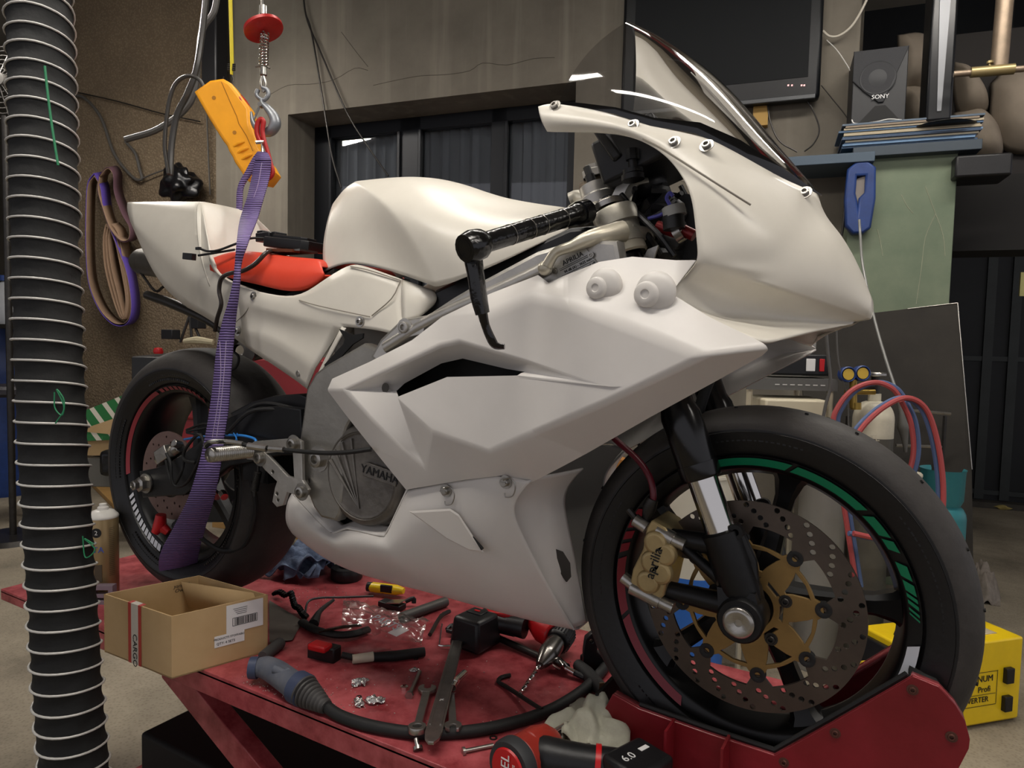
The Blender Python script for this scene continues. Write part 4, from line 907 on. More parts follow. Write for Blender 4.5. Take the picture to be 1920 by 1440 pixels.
# exhaust under the tail
mb = MB(); a, b = at(262, 490, .03), at(330, 500, -.02); mb.tube([a, a+(b-a)*.1, b], [.03, .037, .037], 24); mb.build('exhaust_can', 'steel', bike)
mb = MB(); mb.tube([at(276, 553, 0), at(330, 572, 0), at(400, 605, 0), at(440, 640, 0)], [.012, .014, .013, .012], 12, smooth=4); mb.tube([at(262, 508, 0), at(290, 545, 0), at(306, 538, 0)], .0035, 6, smooth=4); mb.build('subframe_rail', 'dsteel', bike)
mb = MB(); c_ = at(300, 990, -.12); mb.tube([at(302, 965, -.13), at(300, 985, -.13), at(290, 1000, -.14)], [.012, .016, .009], 12); mb.tube([at(300, 985, -.13), at(316, 998, -.12)], [.014, .009], 12); mb.build('stand_bobbin', 'red', bike)
# control unit lying on the seat
cu_ = root('control_unit', at(550, 470, -.05), 'black electronic control unit with loose wiring lying on the red seat', 'control unit')
cM = basis(at(553, 460, -.05), V((1, .12, -.12)), V((0, 1, 0)))
mb = MB(); mb.plate([[(-.058, -.03), (-.05, -.038), (.05, -.038), (.06, -.028), (.06, .026), (.048, .036), (-.048, .036), (-.058, .028)]], .022, cM, .003); mb.build('case', 'black', cu_, sharp=30)
mb = MB(); mb.plate([[(-.04, -.024), (.036, -.024), (.044, -.014), (.044, .014), (.034, .022), (-.034, .022), (-.044, .014), (-.044, -.014)]], .008, cM @ T3(0, 0, .014), .002, [(.01, 0, .012, 20)]); mb.build('lid', mat('satin_black', '#1b1b1c', .3), cu_, sharp=30)
mb = MB(); mb.box(at(508, 447, -.05), (.045, .05, .02)); mb.box(at(500, 440, -.05), (.02, .04, .014)); mb.box(at(522, 441, -.05), (.018, .035, .012)); mb.build('connector', 'black', cu_, bevel=.002, split=False)
mb = MB(); mb.tube([at(*p) for p in [(495, 447, -.08), (470, 447, -.11), (440, 458, -.13), (410, 469, -.14), (390, 471, -.14), (374, 466, -.14)]], .0026, 8, smooth=6); mb.tube([at(*p) for p in [(440, 468, -.13), (405, 474, -.14), (372, 479, -.15)]], .0026, 8, smooth=5); mb.build('wire', 'rubberd', cu_)
mb = MB(); mb.box(at(355, 481, -.155), (.034, .012, .015), rot=Matrix.Rotation(R(6), 3, 'Y')); mb.build('plug', 'black', cu_, bevel=.001)
mb = MB(); mb.box(at(372, 466, -.14), (.014, .006, .006)); mb.build('small_plug', 'black', cu_)
mb = MB(); mb.tube([at(*p) for p in [(510, 471, -.115), (498, 475, -.14), (478, 495, -.155), (455, 508, -.155), (430, 513, -.15), (415, 523, -.148), (411, 545, -.146), (415, 570, -.147), (408, 595, -.14), (403, 620, -.13)]], .0048, 8, smooth=6); mb.build('harness', mat('brown_black_sleeve', '#2a221e', .35), cu_)
mb = MB(); mb.box(at(548, 473, -.09), (.1, .05, .004)); mb.build('foil_pad', 'steel', cu_)
mb = MB(); mb.box(at(530, 470, -.11), (.08, .02, .006), rot=Matrix.Rotation(R(4), 3, 'Y')); mb.build('copper_strip', mat('copper_tape', '#7c4a34', .4, .6), cu_)
# cast parts around the steering head
mb = MB(); mb.tube([at(*p) for p in ((1078, 398, .01), (1100, 392, -.01), (1130, 396, -.04), (1158, 408, -.08), (1178, 420, -.1))], [.02, .026, .024, .022, .02], 14, smooth=4, flat=.75)
mb.lathe([(.028, -.014), (.036, -.012), (.036, .012), (.034, .015), (.027, .015), (.027, -.014)], at(1156, 412, -.105), tp, 28)
mb.tube([at(1070, 375, .02), at(1085, 370, .02), at(1105, 378, .0)], .014, 12, smooth=3); mb.tube([at(1168, 398, -.08), at(1176, 372, -.07), at(1190, 345, -.06), at(1215, 338, -.05)], [.014, .009, .008, .008], 10, smooth=4, flat=.6)
mb.build('yoke_bridge', MT['cast_yoke'], bike, split=False, sharp=45)
mb = MB(); sc_ = at(1122, 378, -.02); mb.lathe([(.031, -.01), (.031, .008), (.026, .012), (.025, .03), (.014, .034), (.013, .026), (0, .026)], sc_, tp, 28); mb.build('stem_nut', 'alu', bike)
mb = MB(); mb.tube([sc_+tp*.025, sc_+tp*.05], .009, 12); mb.tube([sc_+tp*.05, sc_+tp*.066], .0065, 6); mb.build('stem_bolt', 'black', bike)
mb = MB()
for x, y in ((1145, 392), (1166, 406)): mb.lathe([(.0085, 0), (.0085, .009), (.007, .0095), (.004, .0095), (.004, .004), (0, .004)], at(x, y, -.1)+tp*.012, tp, 14)
mb.build('clamp_bolt', 'black', bike)
# dark opening in the front wall of the belly pan
mb = MB(); pl = [at(*p)+V((.012, .03, 0)) for p in ((1012, 1035, -.155), (1026, 1040, -.15), (1040, 1062, -.14), (1042, 1088, -.135), (1034, 1098, -.135), (1022, 1082, -.145), (1010, 1056, -.155))]
mb.loft([pl, [p+V((.002, 0, 0)) for p in pl]]); mb.build('air_opening', mat('opening_shade', '#3a3733', .8), bp_)
# ============================================================ LIFT
YE = -.255
lift = root('scissor_lift', (.5, 0, FLOOR), 'red painted scissor lift table carrying the white motorcycle', 'lift table')
m = MB(); m.box((.66, .055, -.006), (2.0, .62, .012)); m.box((.66, YE+.004, -.028), (2.0, .008, .045)); m.box((.66, .361, -.028), (2.0, .008, .045))
m.build('platform', 'redp', lift, bevel=.0015)
m = MB(); m.box((-.425, -.05, -.008), (.165, .41, .01)); m.box((-.425, YE+.004, -.02), (.165, .008, .025)); m.build('ramp', 'redp', lift, bevel=.0015)
m = MB(); m.box((.55, .05, -.44), (1.3, .34, .2)); m.build('shade_block', 'dark', lift, bevel=.01)  # added dark block that fills in the shade between the scissor arms
for Y in (-.2, .24):
    m = MB(); a, b = V((.15, Y, -.05)), V((1.1, Y, FLOOR+.08)); m.loft([[p+V((0, dy, dz)) for dy, dz in ((-.02, -.035), (.02, -.035), (.02, .035), (-.02, .035))] for p in (a, b)]); m.build('scissor_arm', 'redp', lift, bevel=.002)
    m = MB(); a, b = V((1.1, Y+.045, -.05)), V((.1, Y+.045, FLOOR+.08)); m.loft([[p+V((0, dy, dz)) for dy, dz in ((-.02, -.035), (.02, -.035), (.02, .035), (-.02, .035))] for p in (a, b)]); m.build('scissor_arm', 'redp', lift, bevel=.002)
m = MB(); m.box((.6, -.23, FLOOR+.06), (1.6, .05, .1)); m.box((.6, .27, FLOOR+.06), (1.6, .05, .1)); m.box((-.2, .02, FLOOR+.06), (.05, .55, .1)); m.build('base_frame', 'redp', lift, bevel=.003)
# ============================================================ TOOLS AND PARTS ON THE LIFT
def tb(px, py, z=0): return atz(px, py, z)
def thg(name, loc, label, cat, group=None): return root(name, loc, label, cat, group=group)
# cardboard box
A_, D_, C_ = tb(196, 1222), tb(322, 1273), tb(502, 1222); B_ = A_+C_-D_; bh = .128
bx = thg('cardboard_box', (A_+C_)/2, 'open cardboard box with barcode label and red edged tape overhanging the lift edge', 'box')
cs_ = [A_, D_, C_, B_]; cen = (A_+C_)/2
mb = MB(); up = V((0, 0, bh))
def wallp(mb, p, q, z0, z1, t, j=0):
    d = (q-p).normalized(); n = V((d.y, -d.x, 0)); n = n if n.dot(cen-p) > 0 else -n
    mb.loft([[p+V((0, 0, z0)), q+V((0, 0, z0)), q+n*t+V((0, 0, z0)), p+n*t+V((0, 0, z0))], [p+V((0, 0, z1)), q+V((0, 0, z1)), q+n*t+V((0, 0, z1)), p+n*t+V((0, 0, z1))]])
for i in range(4): wallp(mb, cs_[i], cs_[(i+1) % 4], 0, bh, .003)
mb.loft([[p+V((0, 0, .0)) for p in cs_], [p+V((0, 0, .003)) for p in cs_]])
mb.build('body', 'card', bx, smooth=False, split=False)
mb = MB(); q0 = B_+(A_-B_)*.22+(D_-A_)*.03; q1 = B_+(C_-B_)*.8+(D_-A_)*.04
mb.grid([[q0+V((0, 0, bh-.004)), q1+V((0, 0, bh-.004))], [q0+(D_-A_)*.12+V((0, 0, bh-.06)), q1+(D_-A_)*.12+V((0, 0, bh-.06))]]); mb.build('folded_flap', 'card', bx, thick=.002)
ou = (D_-A_).normalized(); nA = V((ou.y, -ou.x, 0)); nA = nA if nA.dot(cen-A_) < 0 else -nA
mb = MB()
for t0, t1, mi in ((.38, .425, 0), (.425, .53, 1), (.53, .575, 0)):
    mb.mi = mi; a, b = A_+(D_-A_)*t0+nA*.0008, A_+(D_-A_)*t1+nA*.0008
    mb.grid([[a, b], [a+V((0, 0, bh+.0005)), b+V((0, 0, bh+.0005))], [a-nA*.012+V((0, 0, bh+.001)), b-nA*.012+V((0, 0, bh+.001))]])
mb.build('tape_stripe', [mat('tape_red', '#b0322c', .3), mat('tape_clear', '#c9c3b8', .25)], bx, smooth=False)
fM = basis(A_+(D_-A_)*.48+nA*.0012+V((0, 0, .03)), V((0, 0, -1)), ou); mb = MB(); mb.text('CARGO', .02, fM, .0003); mb.build('tape_lettering', 'ink', bx)
od = (C_-D_).normalized(); nD = V((od.y, -od.x, 0)); nD = nD if nD.dot(cen-D_) < 0 else -nD
def onface(u, z): return D_+(C_-D_)*u+nD*.001+V((0, 0, z))
L1 = basis(onface(.745, .094), od, (0, 0, 1)); L2 = basis(onface(.58, .052), od, (0, 0, 1))
mb = MB(); mb.box((0, 0, 0), (.078, .06, .0006), M4=L1); mb.box((0, 0, 0), (.062, .024, .0006), M4=L2); mb.build('label_sticker', 'paper', bx, smooth=False)
mb = MB(); x = -.022; r_ = random.Random(2)
while x < .024:
    w_ = r_.choice((.0006, .001, .0016)); mb.box((x, -.008, .0005), (w_, .015, .0004), M4=L1); x += w_+r_.choice((.0007, .0012))
for cx_, cy_, sx_, sy_ in ((0, .0005, .052, .0009), (0, -.0165, .052, .0009), (-.026, -.008, .0009, .017), (.026, -.008, .0009, .017)): mb.box((cx_, cy_, .0005), (sx_, sy_, .0004), M4=L1)
for i in range(4): mb.box((-.01+.001*i, .02-.004*i, .0005), (.03-.003*i, .0008, .0004), M4=L1)
mb.text('PRODUCTS STOFFABLI', .0062, L2 @ T3(-.001, .005, .0006), .0003); mb.text('QTY: 4 SETS', .0072, L2 @ T3(-.008, -.005, .0006), .0003)
mb.build('label_lettering', 'ink', bx, smooth=False)
iB = (A_-B_).normalized(); nB = V((iB.y, -iB.x, 0)); nB = nB if nB.dot(cen-B_) > 0 else -nB
mb = MB(); mH = basis(B_+(A_-B_)*.2+nB*.0045+V((0, 0, bh-.014)), -iB, (0, 0, 1)); mb.text('yanosik', .012, mH, .0003, shear=.3); mb.text('Ownia', .012, mH @ T3(0, -.011, 0), .0003, shear=.3); mb.build('pen_lettering', 'ink', bx)
# spray can
cpos = tb(195, 1116); cpos.z = 0
sc = thg('spray_can', cpos, 'tall gold spray can with white cap behind the cardboard box', 'spray can')
can_m = mat('gold_can', '#9c8660', .35, .45, .05, 6)
mb = MB(); H = .212; mb.lathe([(0, 0), (.034, 0), (.036, .003), (.036, H-.004), (.034, H), (.0, H)], cpos, (0, 0, 1), 40); mb.build('body', can_m, sc)
mb = MB(); mb.lathe([(.036, H-.003), (.037, H), (.0355, H+.004), (.026, H+.014), (.015, H+.018), (.0135, H+.018), (.013, H+.024), (.009, H+.027), (.0085, H+.033), (.0, H+.034)], cpos, (0, 0, 1), 40); mb.build('cap', mat('can_cap', '#d6d3cc', .3), sc)
vd = (CAM-cpos); vd.z = 0; vd.normalize(); sd_ = V((-vd.y, vd.x, 0))
def cylpt(a, z, r=.0364): d = vd*math.cos(a)+sd_*math.sin(a); return cpos+d*r+V((0, 0, z)), d
mb = MB()
p, d = cylpt(-.45, H*.83); mb.lathe([(.0125, 0), (.0125, .0006), (0, .0006)], p-d*.001, d, 24); mb.build('badge', 'ink', sc)
mb = MB(); mb.text('2', .016, basis(p+d*.001, d.cross(V((0, 0, -1))), (0, 0, 1)), .0004); mb.build('badge_lettering', 'paper', sc)
mb = MB(); p, d = cylpt(-.33, H*.62); mb.text('TA', .022, basis(p+d*.0008, d.cross(V((0, 0, -1))), (0, 0, 1)), .0004); mb.build('name_lettering', mat('can_blue', '#3c55a8', .4), sc)
mb = MB()
for i in range(26):
    p, d = cylpt(.55, H*.88-i*.005, .0363); mb.box(p, (.0004, .014, .0008), rot=Matrix((d, d.cross(V((0, 0, -1))), V((0, 0, 1)))).transposed())
p, d = cylpt(-.35, H*.33, .036); mb.box(p, (.002, .018, .045), rot=Matrix((d, d.cross(V((0, 0, -1))), V((0, 0, 1)))).transposed()); mb.build('text_print', mat('can_print', '#4c4132', .5), sc)
# pale grey plastic part standing in front of the can
mb = MB(); p = tb(193, 1131); Mg = basis(p+V((0, 0, .024)), RT, (0, 0, 1))
mb.plate([[(-.034, -.024), (.03, -.024), (.03, .024), (-.012, .024), (-.03, 0)], [(-.024, -.015), (.02, -.015), (.02, -.006), (-.026, -.006)], [(-.022, .001), (.02, .001), (.02, .014), (-.012, .014)]], .02, Mg, .001)
thing(mb.build('plastic_clip', mat('dusty_mauve_plastic', '#7f7079', .5)), 'mauve grey slotted plastic clip between spray can and cardboard box', 'clip')
# rags
def rag(name, c, sx, sy, h, m_, label, seed, group=None, am=.5):
    mb = MB(); rn = random.Random(seed); o = V((rn.random()*90, rn.random()*90, 0)); N = 44; rows = []
    for i in range(N+1):
        r__ = []
        for j in range(N+1):
            u, v = i/N*2-1, j/N*2-1; e = (u*u+v*v)**.5
            rr = 1+.22*noise.noise(V((math.atan2(v, u)*1.3, 3, seed)))
            f_ = max(0, 1-(e/rr)**2.2) if e < 1.5 else 0
            q = V((u*sx*3.2, v*sy*3.2, 0))
            n1 = noise.ridged_multi_fractal(V((u*1.6, v*1.6, seed*1.7)), .9, 2.1, 4, 1.0, 2.0)*.5
            r__.append(V((c.x+u*sx*(1-.12*abs(v)), c.y+v*sy*(1-.12*abs(u)), c.z+.002+h*f_*(.35+am*n1))))
        rows.append(r__)
    mb.grid(rows); return thing(mb.build(name, m_, recalc=True, thick=.002, off=0, sharp=180), label, 'rag', group)
navy = mat('navy_rag', '#2c3956', .85, 0, col2='#76859f', vs=30, bump=.5, bs=50)
def fold_rag(name, c, m_, label, seed, s_=1.0, hz=1.0):
    mb = MB(); rn = random.Random(seed)
    for k in range(3):
        a = rn.uniform(0, 6.28); o = c+V((math.cos(a), math.sin(a), 0))*.018*s_; N = 26; rows = []
        for i in range(N+1):
            r__ = []
            for j in range(N+1):
                u, v = i/N*2-1, j/N*2-1
                z = .03*s_*(1-.75*(u*u+v*v)/2)+.026*s_*noise.noise(V((u*1.5+k*7, v*1.5, seed)))+.012*s_*.7*noise.noise(V((u*2.8, v*2.8+k*9, seed)))
                r__.append(V((o.x+(u*math.cos(a)-v*math.sin(a)*.7)*.06*s_, o.y+(u*math.sin(a)+v*math.cos(a)*.7)*.05*s_, max(.003, (z+.008*k)*hz))))
            rows.append(r__)
        mb.grid(rows)
    return thing(mb.build(name, m_, recalc=True, thick=.0018, off=0, sharp=60), label, 'rag')
fold_rag('rag', tb(576, 1080), navy, 'crumpled navy blue rag on the lift behind the cardboard box', 3, 1.75, 1.1)
fold_rag('rag', tb(1122, 1405, .0), mat('grey_white_rag', '#9a9888', .9, 0, col2='#b3b2a2', vs=18, bump=.3, bs=60), 'crumpled pale grey white rag beside the red wheel chock', 5, 1.3, 1.35)
# yellow utility tool, black tape, pipes
def bar2(name, a, b, r, m_, label, cat, seg=16, hollow=False):
    mb = MB()
    if hollow: mb.lathe([(r*.8, .004), (r*.8, 0), (r, 0), (r, (b-a).length), (r*.8, (b-a).length), (r*.8, .004)], a, b-a, 28)
    else: mb.tube([a, b], r, seg)
    return thing(mb.build(name, m_), label, cat)
p, q = tb(692, 1100, .018), tb(757, 1108, .018); k = thg('utility_knife', tb(725, 1112), 'yellow and black utility cutter lying near the navy rag', 'cutter')
mb = MB(); mb.tube([p, p+(q-p)*.1, p+(q-p)*.8, q], [.010, .0165, .0165, .010], 10, flat=.8); mb.build('body', 'yel2', k, sharp=50)
mb = MB(); cc = (p+q)/2; cd_ = (CAM-cc).normalized(); mb.box(cc+cd_*.0155, (.034, .02, .008), rot=basis(cc, q-p, (0, 0, 1)).to_3x3()); mb.build('slider', 'black', k, bevel=.002); mb = MB(); mb.tube([p-(q-p)*.04, p+(q-p)*.08], .013, 12); mb.build('end_cap', 'black', k)
mb = MB(); mb.lathe([(.022, 0), (.042, 0), (.045, .005), (.045, .03), (.042, .035), (.022, .035), (.022, 0)], tb(650, 1085), (0, 0, 1), 36); thing(mb.build('tape_roll', 'black'), 'black roll standing between the navy rag and the belly pan', 'tape')
bar2('steel_tube', tb(752, 1158, .013), tb(836, 1128, .013), .0125, mat('dull_grey_tube', '#4b4946', .5, .4), 'dull grey steel tube lying under the belly pan', 'tube', hollow=True)
kk = thg('small_mirror', tb(740, 1132), 'small black bracket with a glossy grey plate next to the grey tube', 'bracket'); mb = MB(); mb.box(tb(738, 1128, .018), (.06, .03, .002), rot=Matrix.Rotation(R(-12), 3, 'Y')); mb.build('plate', 'steel', kk); mb = MB(); mb.box(tb(735, 1134, .009), (.07, .03, .014)); mb.tube([tb(760, 1128, .014), tb(775, 1122, .02), tb(776, 1131, .008)], .006, 8, smooth=3); mb.build('holder', 'black', kk, bevel=.002)
# chain of shiny black links
ch_ = thg('drive_chain', tb(545, 1140), 'gleaming black roller chain piled beside the cardboard box', 'chain')
pts = catm([tb(515, 1112, .012), tb(525, 1110, .02), tb(535, 1116, .03), tb(545, 1112, .034), tb(549, 1124, .028), tb(553, 1136, .02), tb(560, 1140, .016), tb(567, 1150, .012), tb(574, 1157, .008)], 3)
mb = MB()
for i, p in enumerate(pts):
    mb.tube([p+V((.003, -.007, 0)), p+V((-.003, .007, 0))], .0052, 10)
    if i: mb.box((p+pts[i-1])/2, ((p-pts[i-1]).length, .002, .007), rot=basis(p, p-pts[i-1], (0, 0, 1)).to_3x3())
mb.build('links', mat('oily_black_steel', '#121214', .15, .8), ch_, split=False)
mb = MB(); mb.loft([[tb(505, 1125, .001), tb(568, 1165, .001), tb(548, 1200, .001), tb(505, 1205, .001)], [tb(505, 1125, .004), tb(568, 1165, .004), tb(548, 1200, .004), tb(505, 1205, .004)]])
thing(mb.build('metal_plate', mat('dull_plate', '#5c5650', .6, .2, .15, 20), smooth=False), 'flat dull grey metal plate lying under the black chain', 'plate')
# goggles
g = thg('safety_goggles', tb(620, 1165), 'black safety goggles with a strap in front of the plastic bag', 'goggles')
mb = MB(); mb.tube([tb(x, y, z) for x, y, z in ((572, 1150, .01), (578, 1128, .03), (600, 1121, .03), (640, 1120, .026), (700, 1118, .012))], .0028, 8, smooth=5); mb.build('strap', 'black', g)
mb = MB(); mb.tube([tb(x, y, z) for x, y, z in ((566, 1166, .01), (590, 1180, .012), (630, 1190, .012), (665, 1188, .012), (690, 1180, .01))], .011, 10, smooth=5, flat=.7); mb.tube([tb(588, 1170, .015), tb(600, 1146, .025), tb(625, 1125, .028)], [.013, .006, .004], 8, smooth=4); mb.build('frame', 'rubberd', g, split=False)
mb = MB(); mb.tube([tb(600, 1184, .014), tb(640, 1176, .026), tb(675, 1172, .02)], .009, 8, smooth=4, flat=.3); mb.build('lens', mat('brown_lens', '#2a1a14', .1, spec=.8), g)
# plastic bag
N = 26; rows = []; c0, c1, c2, c3 = tb(645, 1126, .02), tb(806, 1166, .02), tb(742, 1214, .006), tb(640, 1184, .006)
c2 = tb(790, 1216, .004)
for i in range(N+1):
    r__ = []
    for j in range(N+1):
        u, v = i/N, j/N; p = (c0*(1-u)+c1*u)*(1-v)+(c3*(1-u)+c2*u)*v
        z = .016*(1-(2*v-1)**2)+.010*noise.noise(V((u*9, v*4, 2)))+.007*noise.noise(V((u*17+v*9, v*11, 5)))
        r__.append(V((p.x, p.y, max(.004, p.z*.5+z+.012))))
    rows.append(r__)
BAG = bpy.data.materials.new('clear_bag'); BAG.use_nodes = True; nt = BAG.node_tree; t1 = nt.nodes.new('ShaderNodeBsdfTransparent'); g1 = nt.nodes.new('ShaderNodeBsdfGlossy'); g1.inputs['Roughness'].default_value = .22; m1 = nt.nodes.new('ShaderNodeMixShader')
lw = nt.nodes.new('ShaderNodeLayerWeight'); lw.inputs[0].default_value = .3; ad = nt.nodes.new('ShaderNodeMath'); ad.operation = 'ADD'; ad.inputs[1].default_value = .02
nt.links.new(lw.outputs['Facing'], ad.inputs[0]); nt.links.new(ad.outputs[0], m1.inputs[0]); nt.links.new(t1.outputs[0], m1.inputs[1]); nt.links.new(g1.outputs[0], m1.inputs[2]); nt.links.new(m1.outputs[0], nt.nodes['Material Output'].inputs[0]); t1.inputs[0].default_value = (.86, .86, .86, 1)
g1.inputs['Color'].default_value = (.75, .75, .75, 1)
bg = thg('plastic_bag', tb(715, 1180), 'clear crumpled plastic parts bag with grey print lying on the lift', 'bag')
mb = MB(); mb.grid(rows); mb.build('film', BAG, bg, sharp=35, recalc=True)
mb = MB(); pm = basis(tb(732, 1180, .034), tb(760, 1195, .03)-tb(705, 1170, .034), tb(735, 1160, .036)-tb(730, 1190, .03)); mb.text('PARTS', .036, pm @ T3(-.012, -.003, .014), .001, sx=.85)
mb.build('bag_print', mat('grey_print', '#a9abb0', .6), bg)
mb = MB(); mb.box((.035, -.008, .010), (.028, .038, .0006), M4=pm); mb.build('sticker', 'paper', bg)
# red and black connector with white sleeve
kn = thg('battery_clamp', tb(610, 1220), 'red and black plug block with cable, white sleeve and black handle', 'tool')
bM = basis(tb(608, 1224, .014), tb(650, 1236)-tb(575, 1218), (0, 0, 1))
mb = MB(); mb.box((0, .0, 0), (.07, .028, .034), M4=basis(tb(608, 1222, .014), tb(650, 1236)-tb(575, 1218), tb(608, 1205)-tb(608, 1222))); mb.build('block', 'black', kn, bevel=.003)
mb = MB(); mb.box((0, .0, 0), (.045, .03, .014), M4=basis(tb(600, 1212, .033), tb(650, 1236)-tb(575, 1218), tb(608, 1205)-tb(608, 1222))); mb.build('lid', 'red', kn, bevel=.004)
mb = MB(); mb.tube([tb(640, 1228, .016), tb(655, 1231, .012), tb(668, 1234, .01)], .007, 10, smooth=3); mb.tube([tb(700, 1232, .01), tb(740, 1230, .011), tb(796, 1222, .011)], [.0095, .011, .010], 12); mb.build('handle', 'rubberd', kn)
mb = MB(); mb.tube([tb(661, 1236, .011), tb(700, 1231, .011)], [.0095, .0105], 14); mb.build('sleeve', mat('cream_sleeve', '#c9c0ab', .5), kn)
# torch with corrugated boot and thick black cable
tr = thg('welding_torch', tb(540, 1290), 'grey blue torch handle with corrugated boot and thick black cable across the lift', 'torch')
tg = mat('dusty_grey_blue_plastic', '#4a4f5b', .6, 0, col2='#5f6168', vs=25, bump=.1, bs=60)
mb = MB(); mb.tube([tb(478, 1252, .03), tb(500, 1252, .032), tb(520, 1262, .032), tb(545, 1280, .03), tb(562, 1290, .028)], [.017, .022, .0235, .024, .0265], 16, smooth=5); mb.tube([tb(515, 1254, .05), tb(535, 1262, .046), tb(543, 1256, .05)], [.009, .008, .007], 10, smooth=3)
hd = mb.build('handle', tg, tr, split=False)
mb = MB(); mb.tube([tb(469, 1252, .03), tb(484, 1252, .03)], [.021, .0215], 16); a, b = tb(555, 1286, .03), tb(573, 1296, .028); mb.tube([a, a+(b-a)*.1, a+(b-a)*.9, b], [.027, .03, .03, .027], 24); mb.build('collar', mat('slate_blue_plastic', '#343d55', .5), tr)
mb = MB(); a, b = tb(570, 1295, .028), tb(612, 1326, .016); n = 48; mb.tube([a+(b-a)*(i/n) for i in range(n+1)], [(.0275-.0155*(i/n))*(1.09 if (i//3) % 2 == 0 else .9) for i in range(n+1)], 20); mb.build('boot', mat('dusty_boot', '#3f3d3c', .6), tr, sharp=60)
mb = MB(); mb.tube([tb(x, y, z) for x, y, z in ((608, 1322, .016), (640, 1343, .011), (700, 1362, .011), (780, 1374, .011), (870, 1372, .011), (950, 1358, .011), (1030, 1332, .011), (1090, 1296, .011), (1125, 1262, .011), (1140, 1240, .011), (1150, 1215, .011))], .0105, 14, smooth=8); mb.build('cable', 'rubberd', tr)
mb = MB(); a, b = tb(493, 1232, .012), tb(526, 1205, .012); n = 20; mb.tube([a+(b-a)*(i/n) for i in range(n+1)], [(.012+.001*(i % 2)) for i in range(n+1)], 12); mb.build('sleeve', MT['dusty_boot'], tr)
# spanners, lever, bolts
def spanner(a, b, w_, label, ring=True, z=.006, name='combination_spanner', grp=None):
    L_ = (b-a).length; o = thg(name, (a+b)/2, label, 'spanner', grp); Mx = basis(a, b-a, V((0, 0, 1)).cross(b-a))
    mb = MB(); poly = [(L_*.0+w_*.9, -w_*.36), (L_-w_*.9, -w_*.42), (L_-w_*.9, w_*.42), (w_*.9, w_*.36)]; mb.plate([poly], .006, Mx, .0012)
    th = R(14); jaw = []
    for t in range(40, 321, 20): jaw.append((w_*1.12*math.cos(R(t)), w_*1.05*math.sin(R(t))))
    jaw = [(-x, y) for x, y in jaw][::-1]
    J = [(L_+w_*.0+x, y) for x, y in [(w_*1.15*math.cos(R(t)), w_*1.1*math.sin(R(t))) for t in range(38, 323, 19)]]+[(L_+w_*1.15*math.cos(R(38))*1.0, -w_*.5), (L_-w_*.1, -w_*.48), (L_-w_*.35, 0), (L_-w_*.1, w_*.48), (L_+w_*1.15*math.cos(R(38)), w_*.5)]
    mb.plate([J], .007, Mx, .001)
    if ring: mb.plate([[(w_*.95*math.cos(R(t)), w_*.95*math.sin(R(t))) for t in range(0, 360, 15)]], .011, Mx, .001, [(0, 0, w_*.6, 12)])
    mb.build('body', 'steel', o, split=False); return o
spanner(tb(782, 1366, .022), tb(801, 1292, .008), .0155, 'chrome combination spanner with ring end on the black cable, left of the tyre lever', True)
o = spanner(tb(846, 1296, .01), tb(849, 1362, .022), .0135, 'open ended spanner with jaws on the black cable, right of the tyre lever', False)
tl0, tl1 = tb(858, 1203, .022), tb(808, 1393, .026); o = thg('tyre_lever', (tl0+tl1)/2, 'long flat steel tyre lever lying across the spanners', 'lever')
mb = MB(); Mx = basis(tl0, tl1-tl0, V((0, 0, 1)).cross(tl1-tl0)); L_ = (tl1-tl0).length
mb.plate([[(0, -.011), (L_-.03, -.0135), (L_-.012, -.011), (L_, -.004), (L_, .004), (L_-.012, .011), (L_-.03, .0135), (0, .011)]], .006, Mx, .0012); mb.box((L_*.45, -.009, .0035), (L_*.85, .003, .003), M4=Mx); mb.box((L_*.45, .009, .0035), (L_*.85, .003, .003), M4=Mx)
mb.build('bar', 'steel', o, split=False); mb = MB(); mb.text('JK', .008, Mx @ T3(L_*.66, 0, .0035) @ Matrix.Rotation(R(90), 4, 'Z'), .0004); mb.build('stamped_lettering', 'paper', o)
mb = MB(); mb.tube([tb(848, 1290, .02), tb(853, 1280, .02)], .0075, 12); mb.tube([tb(852, 1282, .02), tb(855, 1276, .02)], .0085, 8); mb.tube([tb(855, 1277, .02), tb(871, 1262, .018)], .0072, 14); thing(mb.build('universal_joint', 'chrome'), 'small chrome universal joint lying on the open ended spanner', 'joint')
def boltrod(a, b, r, label, name='bolt', head=2.0, m_='steel', hex_=6, cat='bolt', grp=None):
    mb = MB(); d = (b-a); d.normalize(); mb.tube([a, b], r, 12); mb.lathe([(0, -.0), (r*head, 0), (r*head, r*1.4), (0, r*1.4)], a-d*r*1.4, d, hex_)
    return thing(mb.build(name, m_), label, cat, grp)
boltrod(tb(768, 1302, .006), tb(787, 1260, .006), .0042, 'hex head steel bolt left of the ring spanner')
boltrod(tb(872, 1408, .005), tb(925, 1397, .005), .0034, 'long thin bolt lying beside the red impact wrench', hex_=16)
boltrod(tb(783, 1400, .006), tb(780, 1385, .014), .004, 'short bolt with a washer face standing by the lift front edge', hex_=16)
mb = MB(); mb.lathe([(.0035, 0), (.0082, 0), (.0082, .006), (.0035, .0075), (.0035, 0)], tb(758, 1292), (0, 0, 1), 6); thing(mb.build('hex_nut', 'chrome'), 'hex nut beside the head of the steel bolt', 'nut')
for i, (x, y, r_) in enumerate(((673, 1307, .0055), (925, 1384, .007), (780, 1236, .005))):
    mb = MB(); mb.lathe([(r_*.6, 0), (r_, 0), (r_, .0014), (r_*.6, .0014), (r_*.6, 0)], tb(x, y), (0, 0, 1), 20); thing(mb.build('washer', 'dsteel'), ['dark washer between two foil scraps', 'washer beside the red impact wrench', 'tiny washer under the black tool handle'][i], 'washer')
